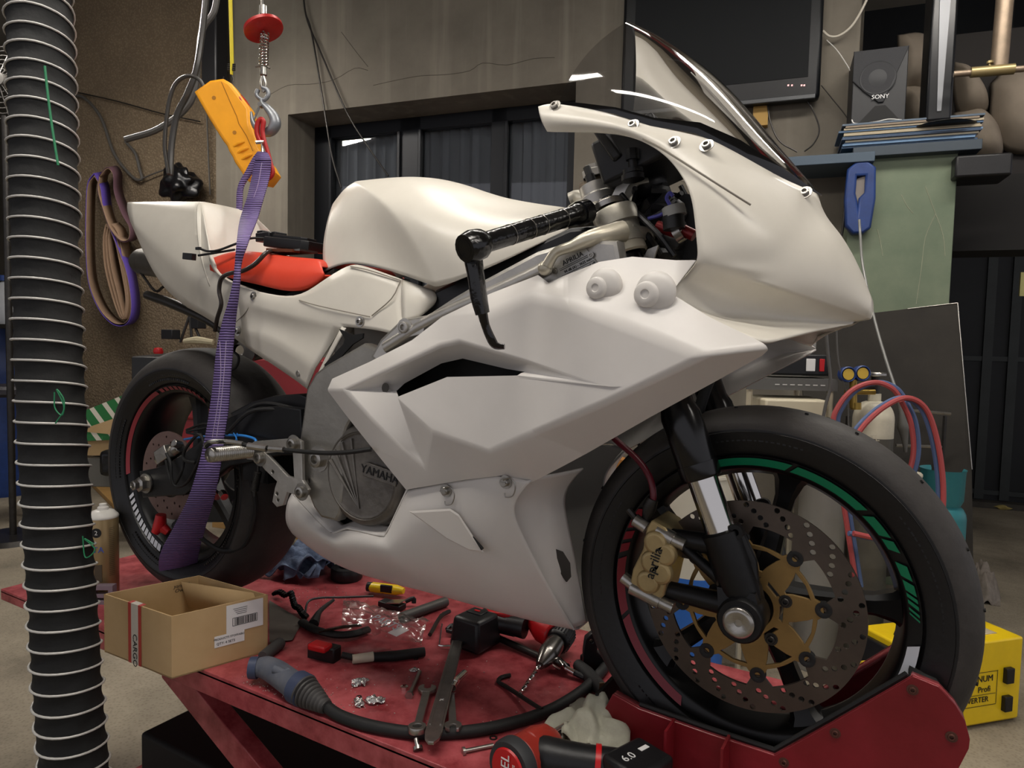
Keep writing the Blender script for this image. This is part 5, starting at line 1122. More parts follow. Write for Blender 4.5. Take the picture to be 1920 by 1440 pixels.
for i, (x, y, s_) in enumerate(((672, 1283, 1), (673, 1320, .9), (703, 1320, 1.05), (776, 1258, .55))):
    mb = MB(); p = tb(x, y)
    for k in range(5): mb.ball(p+V((random.uniform(-.01, .01)*s_, random.uniform(-.008, .008)*s_, .006*s_)), .0085*s_, 2, (1.1, 1, .6), 1.1, 1.6)
    thing(mb.build('foil_scrap', 'foil', sharp=12), ['crumpled foil scrap farthest from the lift edge', 'smaller crumpled foil scrap left of its neighbour at the front', 'crumpled foil scrap nearest the spanners', 'tiny twist of foil above the hex bolt'][i], 'foil', None)
mb = MB(); rn = random.Random(11)
for i in range(420):
    x, y = rn.choice([(rn.gauss(500, 40), rn.gauss(1290, 16)), (rn.gauss(560, 60), rn.gauss(1320, 20)), (rn.uniform(500, 1150), rn.uniform(1130, 1420)), (rn.gauss(600, 50), rn.gauss(1120, 15))])
    p = tb(x, y, .0012)
    if p.y < YE+.006 or p.y > .28: continue
    mb.box(p, (rn.uniform(.0008, .0035), rn.uniform(.0006, .0018), .0012), rot=Matrix.Rotation(rn.uniform(0, 3), 3, 'Z'))
o = mb.build('metal_shavings', mat('shavings', '#c9a9a2', .4, .2), smooth=False, split=False); tag(o, 'scattered pale shavings and grit on the red lift table', 'shavings', kind='stuff')
# cordless drill with black battery
dr = thg('cordless_drill', tb(950, 1190), 'red and black cordless drill lying on its side with a twist bit', 'drill')
mb = MB(); Mb = basis(tb(892, 1180, .04), tb(930, 1190)-tb(855, 1165), tb(870, 1100)-tb(880, 1180)); mb.box((0, 0, 0), (.085, .09, .07), M4=Mb, taper=.85); mb.build('battery', 'black', dr, bevel=.008)
mb = MB(); mb.box((-.006, .012, .036), (.04, .03, .003), M4=Mb); mb.build('battery_badge', 'black', dr, bevel=.001)
mb = MB(); mb.box((-.006, .012, .0385), (.014, .006, .001), M4=Mb); mb.build('red_mark', 'red', dr)
mb = MB(); mb.tube([tb(905, 1165, .045), tb(945, 1170, .045), tb(985, 1178, .045)], [.03, .019, .024], 12, smooth=3); mb.build('grip', 'black', dr)
mb = MB(); mb.tube([tb(1005, 1158, .05), tb(1022, 1180, .048), tb(1040, 1192, .045)], [.028, .032, .03], 16); mb.box(tb(935, 1157, .052), (.06, .05, .04), rot=Matrix.Rotation(R(20), 3, 'Z')); mb.build('housing', 'red', dr, bevel=.004)
ax0, ax1 = tb(1060, 1180, .045), tb(975, 1301, .012); axd = (ax1-ax0)
def along(t): return ax0+axd*t
mb = MB(); mb.tube([along(.02), along(.05), along(.22), along(.24)], [.026, .029, .029, .025], 26); 
for k in range(26):
    x, y, z = frame_from(axd); a = 2*math.pi*k/26; mb.tube([along(.05)+(x*math.cos(a)+y*math.sin(a))*.029, along(.21)+(x*math.cos(a)+y*math.sin(a))*.029], .0018, 5)
mb.build('clutch_ring', 'black', dr, split=False)
mb = MB(); mb.tube([along(.24), along(.42), along(.46), along(.56), along(.60)], [.0215, .022, .02, .013, .009], 26); mb.build('chuck', mat('chuck_steel', '#6f6c68', .22, .9), dr, sharp=25)
mb = MB(); n = 60; x, y, z = frame_from(axd); r0_ = []; 
for s_ in (0, math.pi):
    mb.tube([along(.6+.4*i/n)+(x*math.cos(i*.42+s_)+y*math.sin(i*.42+s_))*.0022 for i in range(n+1)], .0024, 6)
mb.build('twist_bit', 'chrome', dr, split=False)
# hex key, socket bar, clamp, small plates
mb = MB(); mb.tube([tb(x, y, z) for x, y, z in ((957, 1266, .005), (940, 1270, .005), (934, 1278, .005), (950, 1288, .005), (1016, 1331, .02))], .0042, 6, smooth=2); thing(mb.build('hex_key', 'dsteel'), 'black hex key lying between the twist bit and the cable', 'hex key')
mb = MB(); mb.tube([tb(843, 1146, .01), tb(826, 1156, .01), tb(812, 1180, .01), tb(806, 1190, .01)], .0052, 6, smooth=3); thing(mb.build('hex_key', 'dsteel'), 'bent dark hex key at the corner of the plastic bag', 'hex key')
mb = MB(); mb.tube([tb(829, 1170, .006), tb(824, 1205, .006), tb(826, 1211, .006), tb(846, 1211, .006)], .0022, 6, smooth=2); thing(mb.build('hex_key', 'chrome'), 'thin bright hex key left of the black drill battery', 'hex key')
mb = MB(); mb.tube([tb(838, 1180, .012), tb(848, 1172, .016), tb(850, 1184, .012), tb(838, 1182, .012)], .005, 8, smooth=3); thing(mb.build('small_clip', 'black'), 'small black clip between hex keys and drill battery', 'clip')
mb = MB(); mb.tube([tb(920, 1190, .01), tb(1010, 1230, .01)], .0075, 12); mb.tube([tb(925, 1178, .02), tb(965, 1188, .02)], .008, 10); thing(mb.build('breaker_bar', 'dsteel', split=False), 'dark steel bar lying under the drill chuck', 'bar')
sb = thg('bit_holder', tb(958, 1180), 'small open bit box with bright bits in front of the drill grip', 'bit box'); mb = MB(); Mq = basis(tb(958, 1178, .03), tb(980, 1190)-tb(935, 1170), tb(950, 1160)-tb(956, 1182)); mb.box((0, 0, 0), (.06, .03, .012), M4=Mq); mb.build('case', 'black', sb, bevel=.001)
mb = MB()
for i in range(7): mb.box((-.024+.008*i, 0, .008), (.004, .022, .004), M4=Mq)
mb.build('bit', 'chrome', sb)
ss = thg('ratchet', tb(1070, 1260), 'chrome ratchet with black grip beside the drill chuck', 'ratchet'); mb = MB(); mb.tube([tb(1045, 1242, .014), tb(1060, 1254, .014)], .0125, 12); mb.tube([tb(1060, 1252, .014), tb(1078, 1262, .012)], .006, 10); mb.build('head', 'chrome', ss); mb = MB(); mb.tube([tb(1066, 1256, .012), tb(1096, 1270, .01)], .006, 8); mb.build('grip', 'black', ss)
cl = thg('gear_lever_bracket', tb(1110, 1230), 'black bracket with round eye standing by the front tyre', 'bracket'); mb = MB(); Mc = basis(tb(1105, 1228, .03), RT, (0, 0, 1)); mb.plate([[(-.012, -.03), (.03, -.03), (.03, -.005), (.014, .01), (.014, .038), (.004, .048), (-.008, .038), (-.012, .01)]], .02, Mc, .002, [(.003, .034, .006, 12)]); mb.build('bracket', 'black', cl); mb = MB(); mb.box(tb(1112, 1236, .012), (.05, .03, .018)); mb.build('foot', 'black', cl, bevel=.003)
mb = MB(); mb.tube([tb(1083, 1246, .014), tb(1100, 1262, .012), tb(1125, 1290, .012), tb(1133, 1308, .012)], [.012, .015, .014, .01], 10, smooth=3); thing(mb.build('rubber_wedge', 'rubberd'), 'black rubber grip lying by the front tyre', 'grip')
mb = MB(); Mc = basis(tb(1140, 1296, .02), RT, (0, 0, 1)); mb.plate([[(-.018, -.018), (.016, -.018), (.02, .004), (.01, .018), (-.016, .016)]], .004, Mc, .001, [(0, .004, .004, 10), (0, -.006, .004, 10)]); thing(mb.build('steel_tab', mat('brassy_steel', '#6f5f48', .4, .7)), 'brassy steel tab with a keyhole in front of the tyre', 'tab')
# cordless impact wrench in front
iw = thg('impact_wrench', tb(1030, 1430), 'red and black cordless impact wrench at the front edge of the lift', 'impact wrench')
a, b = tb(955, 1440, .055), tb(1065, 1372, .05); d = b-a
def al(t): return a+d*t
mb = MB(); mb.tube([al(-.02), al(.03), al(.12), al(.14)], [.038, .041, .041, .037], 30); mb.build('end_ring', mat('grey_rubber', '#2a2b2d', .55), iw)
mb = MB(); fd = (a-b).normalized(); fc = al(-.02)+fd*.001; mb.lathe([(.031, 0), (.029, .003), (0, .0045)], fc, fd, 30); mb.build('end_cap', 'red', iw)
mb = MB(); mb.text('FUEL', .023, basis(fc+fd*.0052, V((0, 0, 1)).cross(fd)*.0+V((0, 0, 1)), fd.cross(V((0, 0, 1)))*1), .0006); mb.text('BRUSHLESS', .006, basis(fc+fd*.0052-fd.cross(V((0, 0, 1)))*.016, V((0, 0, 1)), fd.cross(V((0, 0, 1)))), .0005); mb.build('cap_lettering', 'paper', iw)
mb = MB(); mb.tube([al(.13), al(.35), al(.5), al(.64), al(.74)], [.037, .036, .036, .03, .02], 20); mb.tube([al(.3)+V((0, 0, .02)), al(.62)+V((0, 0, .022))], [.02, .014], 10); mb.build('housing', mat('orange_red_housing', '#8e2a20', .38), iw, bevel=.005)
mb = MB(); mb.tube([al(.72), al(1.02)], [.0155, .0155], 20); mb.build('anvil_socket', 'chrome', iw)
g0, g1 = tb(1035, 1420, .06), tb(1165, 1440, .055)
mb = MB(); mb.tube([al(.4), g0, (g0+g1)/2, g1], [.03, .028, .0255, .027], 18, smooth=4); mb.build('grip', 'black', iw)
mb = MB(); mb.tube([g0+(g1-g0)*.62, g0+(g1-g0)*.7], .0285, 20); mb.build('red_band', 'red', iw)
mb = MB(); Mb = basis(tb(1195, 1446, .06), tb(1225, 1410)-tb(1170, 1440), tb(1190, 1400)-tb(1200, 1450)); mb.box((0, 0, 0), (.085, .07, .05), M4=Mb); mb.build('battery', 'black', iw, bevel=.007)
mb = MB(); mb.text('6.0', .02, Mb @ T3(-.016, .004, .0258), .0005); mb.box((.02, .006, .0258), (.018, .008, .0006), M4=Mb); mb.build('battery_lettering', 'paper', iw)
# yellow label under the lift edge
# wheel chock
ck = root('wheel_chock', (1.4, 0, 0), 'dark red sheet steel wheel chock holding the front tyre', 'wheel chock')
for sg in (-1, 1):
    Yc = -.085
    poly = [(1150, 1302), (1200, 1330), (1330, 1376), (1452, 1416), (1500, 1390), (1600, 1333), (1711, 1268), (1760, 1288), (1790, 1320), (1808, 1350), (1817, 1385), (1815, 1402), (1790, 1450), (1500, 1560), (1300, 1500), (1132, 1380), (1135, 1330)]
    P = pxz(poly, Yc); P = [(x, max(z, .002)) for x, z in P]
    mb = MB(); mb.plate([P], .005, T3(0, sg*.085, 0) @ XZ, .0008); pl_ = mb.build('side_plate', 'redd' if False else mat('dark_red_steel', '#6e1419', .38, .1, col2='#86212a', vs=6, bump=.05), ck)
    mb = MB(); top = [at(x, y, Yc) for x, y in poly[:5]+poly[5:11]]
    mb.grid([[V((p.x, sg*.087, p.z+.001)) for p in top], [V((p.x, sg*.066, p.z-.001)) for p in top]]); mb.build('folded_edge', 'redp', ck, thick=.004)
    if sg < 0:
        mb = MB()
        for x, y in ((1711, 1293), (1566, 1374), (1470, 1429), (1784, 1381)): bolt(mb, at(x, y, Yc-.002), (0, -1, 0), .0045, .003)
        mb.build('rivet', mat('rusty_rivet', '#5a3a30', .6, .4), ck)
        mb = MB()
        for xx in (1262, 1366): p = at(xx, 1400, Yc); mb.box((p.x, Yc-.022, .05), (.004, .045, .1))
        mb.build('gusset', MT['dark_red_steel'], ck)
        mb = MB(); mb.box((1.27, Yc-.045, .003), (.42, .09, .004)); mb.build('foot_plate', MT['dark_red_steel'], ck)
mb = MB()
cur = [at(x, y, -.08) for x, y in ((1711, 1270), (1762, 1290), (1792, 1322), (1810, 1352), (1819, 1390))]
rows = [[V((p.x-.004, Y, p.z+.002)) for p in cur] for Y in (-.08, -.03, .03, .08)]; mb.grid(rows); mb.build('cradle', 'rubberd', ck, thick=.006)
mb = MB()
for sg in (-1,):
    e = [at(x, y, -.078) for x, y in ((1200, 1322), (1330, 1368), (1452, 1408), (1560, 1347), (1700, 1266))]; mb.tube([p+V((0, 0, .002)) for p in e], .004, 6)
mb.box((1.15, 0, .05), (.006, .16, .1)); mb.build('rubber_lining', 'rubberd', ck)
# ============================================================ ROOM OBJECTS
UZ = V((0, 0, 1))
def wbx(mb, xl, xr, yt, yb, o0, o1, ym=None):
    """box against the back wall: its face (offset o1 from the wall) covers the given picture extents"""
    ym = ym or (yt+yb)/2; wallbox(mb, ws(xl, ym, o1), ws(xr, ym, o1), wz((xl+xr)/2, yb, o1), wz((xl+xr)/2, yt, o1), o0, o1)
def wM(px, py, off): return basis(atw(px, py, off), WD, UZ)
def cable(pts, r, m_, name, label, cat='cable', sm=6, group=None):
    mb = MB(); mb.tube(pts, r, 8, smooth=sm); return thing(mb.build(name, m_), label, cat, group)
# exhaust duct
dp_ = [atd(70, -60, 1.40), atd(76, 60, 1.39), atd(82, 300, 1.36), atd(90, 600, 1.34), atd(101, 850, 1.33), atd(116, 1100, 1.33), atd(128, 1290, 1.33), atd(140, 1440, 1.34)]
dp_.append(V((dp_[-1].x+.01, dp_[-1].y, dp_[-1].z-.12))); dp_.append(V((dp_[-2].x+.0, dp_[-2].y-.05, FLOOR+.075)))
dp_.insert(0, dp_[0]+V((-.03, 0, .6)))
P = catm(dp_, 40); L_ = 0; acc = [0]
for a, b in zip(P, P[1:]): L_ += (b-a).length; acc.append(L_)
duct = root('exhaust_duct', P[-1], 'black fabric exhaust duct ringed with wire hanging in front of the bike at left', 'duct')
mb = MB(); rings = []; seg = 40; x = None
def fr_at(i, px_):
    d = P[min(len(P)-1, i+1)]-P[max(0, i-1)]; z = d.normalized(); x = px_-z*px_.dot(z) if px_ is not None else frame_from(z)[0]; x.normalize(); return x, z.cross(x)
pitch = .0385; rr = []; xx = None; hel = []
for i, p in enumerate(P):
    xx, yy = fr_at(i, xx); ph = acc[i]/pitch
    r__ = []
    for k in range(seg):
        t = 2*math.pi*k/seg; u = (ph+t/(2*math.pi)) % 1
        rad = .0585-.0035*math.sin(math.pi*u)+.0016*noise.noise(V((math.cos(t)*2.2, math.sin(t)*2.2, acc[i]*14)))*math.sin(math.pi*u)*2
        r__.append(p+(xx*math.cos(t)+yy*math.sin(t))*rad)
    rr.append(r__)
# resample helix
mb.loft(rr, cap=False); mb.build('fabric_sleeve', 'fabric', duct, split=False, sharp=80)
mb = MB(); n = int(L_/pitch*28); hx = None; j = 0; pts = []
for i in range(n):
    s_ = L_*i/n
    while j < len(acc)-2 and acc[j+1] < s_: j += 1
    t = (s_-acc[j])/(acc[j+1]-acc[j]); p = P[j].lerp(P[j+1], t); d = (P[min(len(P)-1, j+2)]-P[max(0, j-1)]).normalized()
    hx = (hx-d*hx.dot(d)).normalized() if hx is not None else frame_from(d)[0]; hy = d.cross(hx); a = -2*math.pi*s_/pitch
    pts.append(p+(hx*math.cos(a)+hy*math.sin(a))*.0600)
mb.tube(pts, .0023, 6); mb.build('wire_helix', 'wire', duct, split=False, sharp=80)
def dpt(px, py, D=1.275): return atd(px, py, D)
cable([dpt(84, 124), dpt(90, 180), dpt(98, 240), dpt(109, 310)], .0022, 'green', 'cable_tie', 'straight green cable tie on the upper part of the duct', 'cable tie', 3)
cable([dpt(102, 735), dpt(103, 765), dpt(117, 778), dpt(120, 750), dpt(106, 730), dpt(120, 765), dpt(104, 794)], .0012, 'green', 'cable_tie', 'green cable tie loop around the middle of the duct', 'cable tie')
cable([dpt(155, 1005, 1.3), dpt(160, 1045, 1.3), dpt(178, 1030, 1.3), dpt(158, 1010, 1.3), dpt(176, 1020, 1.3)], .0012, 'green', 'cable_tie', 'green cable tie knotted on the lower right side of the duct', 'cable tie')
# hoist cable, hook
HD = 1.78
def h(px, py, d=HD): return atd(px, py, d)
ho = root('hoist_cable', h(492, 220), 'steel hoist cable with red disc, spring and grey hook', 'hoist')
mb = MB(); mb.tube([h(493, -150), h(492, 0), h(493, 60)], .0042, 8); mb.build('wire_rope', 'steel', ho)
mb = MB(); mb.tube([h(494, 12), h(494, 29)], .0105, 14); mb.tube([h(494, 127), h(494, 141)], .0085, 12); mb.build('ferrule', 'steel', ho)
mb = MB(); c = h(494, 54); mb.lathe([(0, -.007), (.046, -.007), (.05, -.004), (.05, .004), (.046, .007), (0, .007)], c, UP*.94-RT*.36+FW*.10, 40); mb.build('stop_disc', 'redm', ho)
mb = MB(); a, b = h(496, 62), h(494, 124); n = 140; mb.tube([a+(b-a)*(i/n)+V((math.cos(i*.5)*.0105, math.sin(i*.5)*.0105, 0)) for i in range(n+1)], .0017, 6); mb.tube([a, b], .0035, 8); mb.build('spring', 'chrome', ho, split=False)
mb = MB(); mb.tube([h(494, 140), h(489, 158), h(494, 172), h(498, 158), h(494, 141)], .0034, 8, smooth=5); mb.tube([h(479, 125), h(494, 123), h(506, 128)], .0028, 6, smooth=3); mb.build('thimble', 'steel', ho)
mb = MB(); mb.tube([h(x, y) for x, y in ((492, 164), (501, 169), (503, 178), (496, 187), (487, 185), (481, 177), (484, 168))], .0056, 10, smooth=4, closed=False)
mb.tube([h(x, y) for x, y in ((491, 186), (492, 193), (502, 203), (513, 218), (516, 232), (508, 245), (495, 248), (482, 241), (474, 228), (471, 210))], [.0075, .0075, .012, .016, .0165, .015, .0125, .011, .0085, .004], 12, smooth=5, flat=.75)
mb.build('hook', mat('zinc_hook', '#8b8e92', .42, .7, .1, 30), ho, split=False)
mb = MB(); mb.tube([h(488, 196), h(476, 224)], .0028, 6); mb.lathe([(.006, -.008), (.006, .008), (0, .008)], h(489, 197), -FW, 10); mb.build('latch', 'steel', ho)
# red snap hook
sn = root('snap_hook', h(500, 300, 1.76), 'red snap hook linking the grey hoist hook to the purple sling', 'hook')
mb = MB(); mb.tube([h(x, y, 1.755) for x, y in ((488, 266), (482, 250), (483, 232), (489, 224), (494, 228), (492, 245), (495, 262), (502, 285), (507, 305), (511, 325), (500, 336), (486, 330), (482, 318))], [.0062, .0065, .0065, .006, .0055, .006, .006, .0062], 10, smooth=5); mb.build('body', 'redm', sn)
mb = MB(); mb.tube([h(491, 270, 1.755), h(493, 300, 1.755), h(486, 318, 1.755)], .0032, 8); mb.tube([h(480, 267, 1.75), h(495, 266, 1.75)], .0045, 8); mb.build('gate', 'chrome', sn)
# purple sling
sl = root('lifting_sling', h(470, 400, 1.75), 'purple webbing sling running from the hoist hook around the rear wheel', 'sling')
def ribbon(mb, L, n=8, waves=0):
    a = catm([h(x0, y, d) for x0, x1, y, d in L], n); b = catm([h(x1, y, d) for x0, x1, y, d in L], n); mb.grid([a, b])
WEB = mat('purple_webbing_ribbed', '#5b4584', .62)
nt = WEB.node_tree; tc = nt.nodes.new('ShaderNodeTexCoord'); wv = nt.nodes.new('ShaderNodeTexWave'); wv.bands_direction = 'Z'; wv.inputs['Scale'].default_value = 55; wv.inputs['Distortion'].default_value = 1.2; wv.inputs['Detail'].default_value = 2
rp = nt.nodes.new('ShaderNodeValToRGB'); rp.color_ramp.elements[0].color = lin('#3a2b52'); rp.color_ramp.elements[1].color = lin('#7f6ca6'); nt.links.new(tc.outputs['Object'], wv.inputs[0]); nt.links.new(wv.outputs[0], rp.inputs[0]); nt.links.new(rp.outputs[0], nt.nodes['Principled BSDF'].inputs['Base Color'])
bp = nt.nodes.new('ShaderNodeBump'); bp.inputs['Strength'].default_value = .5; bp.inputs['Distance'].default_value = .004; nt.links.new(wv.outputs[0], bp.inputs['Height']); nt.links.new(bp.outputs[0], nt.nodes['Principled BSDF'].inputs['Normal'])
mb = MB()
def dY(px, py, Y): return (at(px, py, Y)-CAM).dot(FW)
SL = [(478, 508, 300, 1.74), (472, 505, 330, 1.74), (463, 494, 370, 1.70), (450, 482, 410, 1.66)]+[(x0, x1, y, dY((x0+x1)/2, y, Y)) for x0, x1, y, Y in ((444, 466, 450, -.16), (440, 452, 495, -.175), (437, 450, 525, -.18), (428, 446, 565, -.178), (416, 441, 605, -.17), (405, 436, 660, -.17), (400, 432, 710, -.175), (393, 428, 765, -.18), (384, 420, 820, -.19), (370, 412, 880, -.2), (350, 400, 940, -.19), (325, 385, 990, -.16), (300, 372, 1040, -.12), (300, 368, 1075, -.06), (315, 365, 1090, 0.04))]
ribbon(mb, SL)
mb.build('webbing', WEB, sl, thick=.004, sharp=80)
mb = MB(); ribbon(mb, [(478, 508, 300, 1.738), (480, 503, 288, 1.745), (483, 494, 284, 1.76), (477, 488, 292, 1.775), (462, 477, 320, 1.78), (447, 458, 350, 1.78), (444, 455, 385, 1.77), (444, 452, 430, 1.74), (443, 449, 470, 1.71)]); mb.build('loop_webbing', WEB, sl, thick=.004, sharp=80)
mb = MB()
for L in ([(491, 305), (484, 345), (474, 375)], [(412, 640), (414, 700), (408, 760), (398, 820)], [(424, 640), (420, 700), (414, 760), (406, 820)]): mb.tube([at(x, y, -.205) if y > 500 else h(x, y, 1.70) for x, y in L], .0009, 4, smooth=3)
mb.build('stitching_line', mat('pale_stitching', '#a99bb8', .8), sl)
# pendant control
PD = 1.84
def p3(px, py, d=PD): return atd(px, py, d)
pe = root('pendant_control', p3(440, 240), 'yellow hoist pendant control hanging tilted next to the hook', 'pendant control')
Mp = basis(p3(440, 240), RT, UP); k_ = PD/FOC
def loc(l): return [((x-440)*k_, -(y-240)*k_) for x, y in l]
mb = MB(); out = [(380, 181), (404, 164), (424, 161), (436, 168), (447, 182), (469, 212), (471, 243), (479, 264), (482, 284), (508, 315), (515, 328), (505, 341), (472, 336), (463, 322), (452, 306), (448, 296), (441, 285), (438, 276), (430, 266), (405, 226)]
mb.plate([loc(out)], .058, Mp, .009); pb = mb.build('housing', 'yel', pe, sharp=60)
mb = MB()
for x, y in ((410, 192), (448, 256)): mb.lathe([(.0052, .0005), (.0052, .0008), (0, .0008)], Mp @ V((*loc([(x, y)])[0], .029)), -FW, 16)
mb.build('screw_hole', mat('shadow_yellow', '#a66c10', .6), pe)
mb = MB(); mb.tube([Mp @ V((*q, .0295)) for q in loc([(424, 163), (440, 200), (452, 226), (456, 240), (470, 262), (482, 290)])], .0011, 5); mb.build('seam_line', MT['shadow_yellow'], pe)
for i in range(3):
    mb = MB(); q = loc([(446+i*7.5, 281+i*12), (466+i*7, 272+i*12)]); mb.tube([Mp @ V((*q[0], .026)), Mp @ V(((q[0][0]+q[1][0])/2, (q[0][1]+q[1][1])/2, .031)), Mp @ V((*q[1], .027))], .0042, 8, smooth=4); mb.build('grip_ridge', 'yel', pe)
mb = MB(); c = p3(457, 192, PD-.005); mb.lathe([(0, 0), (.021, 0), (.023, .003), (.023, .006), (.02, .008), (0, .009)], c-(RT*.75+UP*.45)*.003, RT*.8+UP*.5-FW*.1, 26); mb.build('stop_button', 'red', pe)
mb = MB(); a, b = p3(382, 163, PD-.01), p3(393, 180, PD-.01); mb.tube([a, b], [.008, .013], 14); mb.build('cable_gland', 'black', pe)
mb = MB(); mb.tube([p3(x, y) for x, y in ((384, 168), (376, 152), (362, 143), (346, 144), (330, 156), (319, 182), (312, 225), (309, 275), (316, 326))], .0052, 10, smooth=6); mb.build('control_cable', mat('glossy_grey_cable', '#3b3936', .2), pe)
mb = MB(); mb.tube([p3(434, 163, PD+.01), p3(437, 148, PD+.01), p3(434, 140, PD+.01)], .0018, 6); mb.tube([p3(425, 160, PD+.01), p3(418, 150, PD+.01), p3(420, 144, PD+.01)], .0018, 6, smooth=3); mb.build('hanger_wire', 'dsteel', pe)
ye = root('elastic_cord', p3(433, 130), 'yellow elastic cord holding up the pendant control', 'cord')
mb = MB(); mb.tube([p3(430, -100, PD+.01), p3(432, 0, PD+.01), p3(435, 118, PD+.01), p3(434, 140, PD+.01)], [.0062, .0062, .0062, .0045], 8, flat=.5); mb.build('cord', mat('yellow_cord', '#c8b818', .5), ye)
mb = MB()
for i in range(4): mb.tube([p3(427, 121+i*3.4, PD+.01), p3(441, 121+i*3.4, PD+.01)], .0026, 8)
mb.build('wire_binding', 'dsteel', ye)
cable([p3(x, y, 1.9) for x, y in ((392, -60), (386, 0), (378, 70), (368, 130), (352, 175), (332, 215), (322, 270), (319, 328))], .0085, MT['glossy_grey_cable'], 'power_cable', 'glossy dark grey cable dropping from above behind the pendant control')
cable([p3(x, y, 2.1) for x, y in ((410, -40), (402, 20), (380, 55), (372, 110), (358, 190), (300, 240), (235, 262))], .0095, mat('grey_cable', '#4a4845', .4), 'power_cable', 'thick grey cable crossing behind the thinner one towards the wall')
cable([atw(x, y, .03) for x, y in ((568, -40), (572, 20), (584, 60), (604, 180), (622, 290), (640, 352))], .006, 'dsteel', 'wall_cable', 'left one of two thin dark cables hanging across the window')
cable([atw(x, y, .03) for x, y in ((566, -40), (574, 30), (600, 95), (650, 210), (690, 275), (728, 330))], .006, 'dsteel', 'wall_cable', 'right one of two thin dark cables slanting across the window')
# wall things on the board
def bw(px, py, o=-.21): return atw(px, py, o)
cable([bw(x, y) for x, y in ((135, 178), (160, 185), (190, 222), (215, 290), (250, 333), (266, 335), (262, 318), (258, 300), (252, 285), (235, 265))], .012, MT['grey_cable'], 'conduit', 'grey conduit looping down the brown wall above the sanding belts')
cable([bw(x, y) for x, y in ((140, 172), (220, 190), (300, 212), (375, 228))], .005, 'dsteel', 'wall_cable', 'thin dark cable running across the brown wall')
cable([bw(x, y) for x, y in ((386, 150), (388, 220), (391, 300), (394, 365))], .006, MT['grey_cable'], 'wall_cable', 'thin grey cable running down beside the brown wall edge')
cable([bw(x, y) for x, y in ((266, 335), (290, 325), (318, 315))], .006, MT['grey_cable'], 'wall_cable', 'short grey cable from the conduit to the black bag')
mb = MB(); mb.ball(bw(336, 345, -.1), .17, 4, (1, .6, .85), .5, 1.8); thing(mb.build('black_bag', mat('black_bag', '#0c0c0e', .3, bump=.4, bs=20), sharp=180), 'black plastic bundle on the wall behind the tail fairing', 'bundle')
mb = MB(); mb.box(atw(402, 40, .1), (.16, .1, .9)); thing(mb.build('black_bracket', 'black', bevel=.01), 'dark vertical box on the wall behind the yellow cord', 'box')
def belt(path, w0, w1, label, mo, mi_):
    o = root('sanding_belt', bw(*path[0]), label, 'sanding belt', group=None)
    c = catm([bw(x, y, w0) for x, y in path+path[:1]], 6); d = catm([bw(x+16, y-3, w1) for x, y in path+path[:1]], 6)
    cen_ = sum(c, V((0, 0, 0)))/len(c); mb = MB(); mb.grid([c, d]); mb.build('grit_side', mo, o, thick=.004, off=0, sharp=80, split=False)
    c2 = [cen_+(p-cen_)*.97 for p in c]; d2 = [V(cen_+(p-c[i]*0-cen_))*1 for i, p in enumerate(d)]; d2 = [p+(c2[i]-c[i]) for i, p in enumerate(d)]
    mb = MB(); mb.grid([c2, d2]); mb.build('cloth_side', mi_, o, thick=.003, off=0, sharp=80, split=False)
pu = mat('purple_grit', '#5a45a0', .7); tn = mat('tan_belt_cloth', '#8f7660', .8, 0, .1, 20); dp2 = mat('plum_grit', '#5a3f48', .8)
belt([(176, 325), (164, 345), (161, 400), (161, 470), (166, 530), (184, 578), (208, 606), (230, 611), (244, 596), (246, 560), (236, 505), (215, 450), (196, 400), (188, 350)], -.02, -.2, 'long purple sanding belt hanging lowest on the brown wall', pu, tn)
belt([(186, 330), (200, 314), (212, 326), (214, 360), (228, 400), (243, 428), (241, 450), (226, 452), (206, 428), (192, 390), (183, 355)], 0, -.18, 'short plum sanding belt curling over the long purple one', dp2, tn)
for i in range(3):
    belt([(198+i*5, 420), (193+i*5, 450), (196+i*6, 500), (208+i*6, 550), (222+i*4, 590), (232+i*2, 596), (236+i*2, 560), (226+i*3, 500), (212+i*5, 440)], -.04, -.2, ['outermost', 'middle', 'innermost'][i]+' of the tan backed sanding belts nested inside the long purple belt', tn, tn)
for o in list(COL.objects):
    if o.name.startswith('sanding_belt') and o.get('label', '').endswith('long purple belt') and 'tan' in o['label']: o['group'] = 'tan sanding belts nested in the purple one'
# TV
tv = root('television', atw(1350, 120, .08), 'large black flat television on the wall behind the windscreen', 'television')
s0_, s1_ = ws(1166, 100, .1), ws(1541, 100, .1); zb_ = wz(1500, 186, .1)
mb = MB(); wallbox(mb, s0_, s1_, zb_, zb_+.78, .02, .1); mb.build('body', mat('tv_bezel', '#0b0d10', .4, spec=.3), tv, bevel=.02, split=False)
mb = MB(); wallbox(mb, s0_+.07, s1_-.06, zb_+.11, zb_+.72, .1, .102); mb.build('panel', mat('tv_panel', '#0f1113', .6, spec=.15), tv, smooth=False)
mb = MB(); wallbox(mb, s0_+.02, s1_-.02, zb_-.003, zb_+.022, .09, .106); mb.build('lower_trim', mat('tv_trim', '#3c3e40', .35, .3), tv, bevel=.004)
mb = MB()
for i, x in enumerate((1478, 1485, 1503, 1508)): p = atw(x, 160, .103); mb.box(p, (.008, .002, .008))
mb.build('status_light', mat('status_light', '#e8c0c0', .5, emit='#ffb0b0', es=.8), tv)
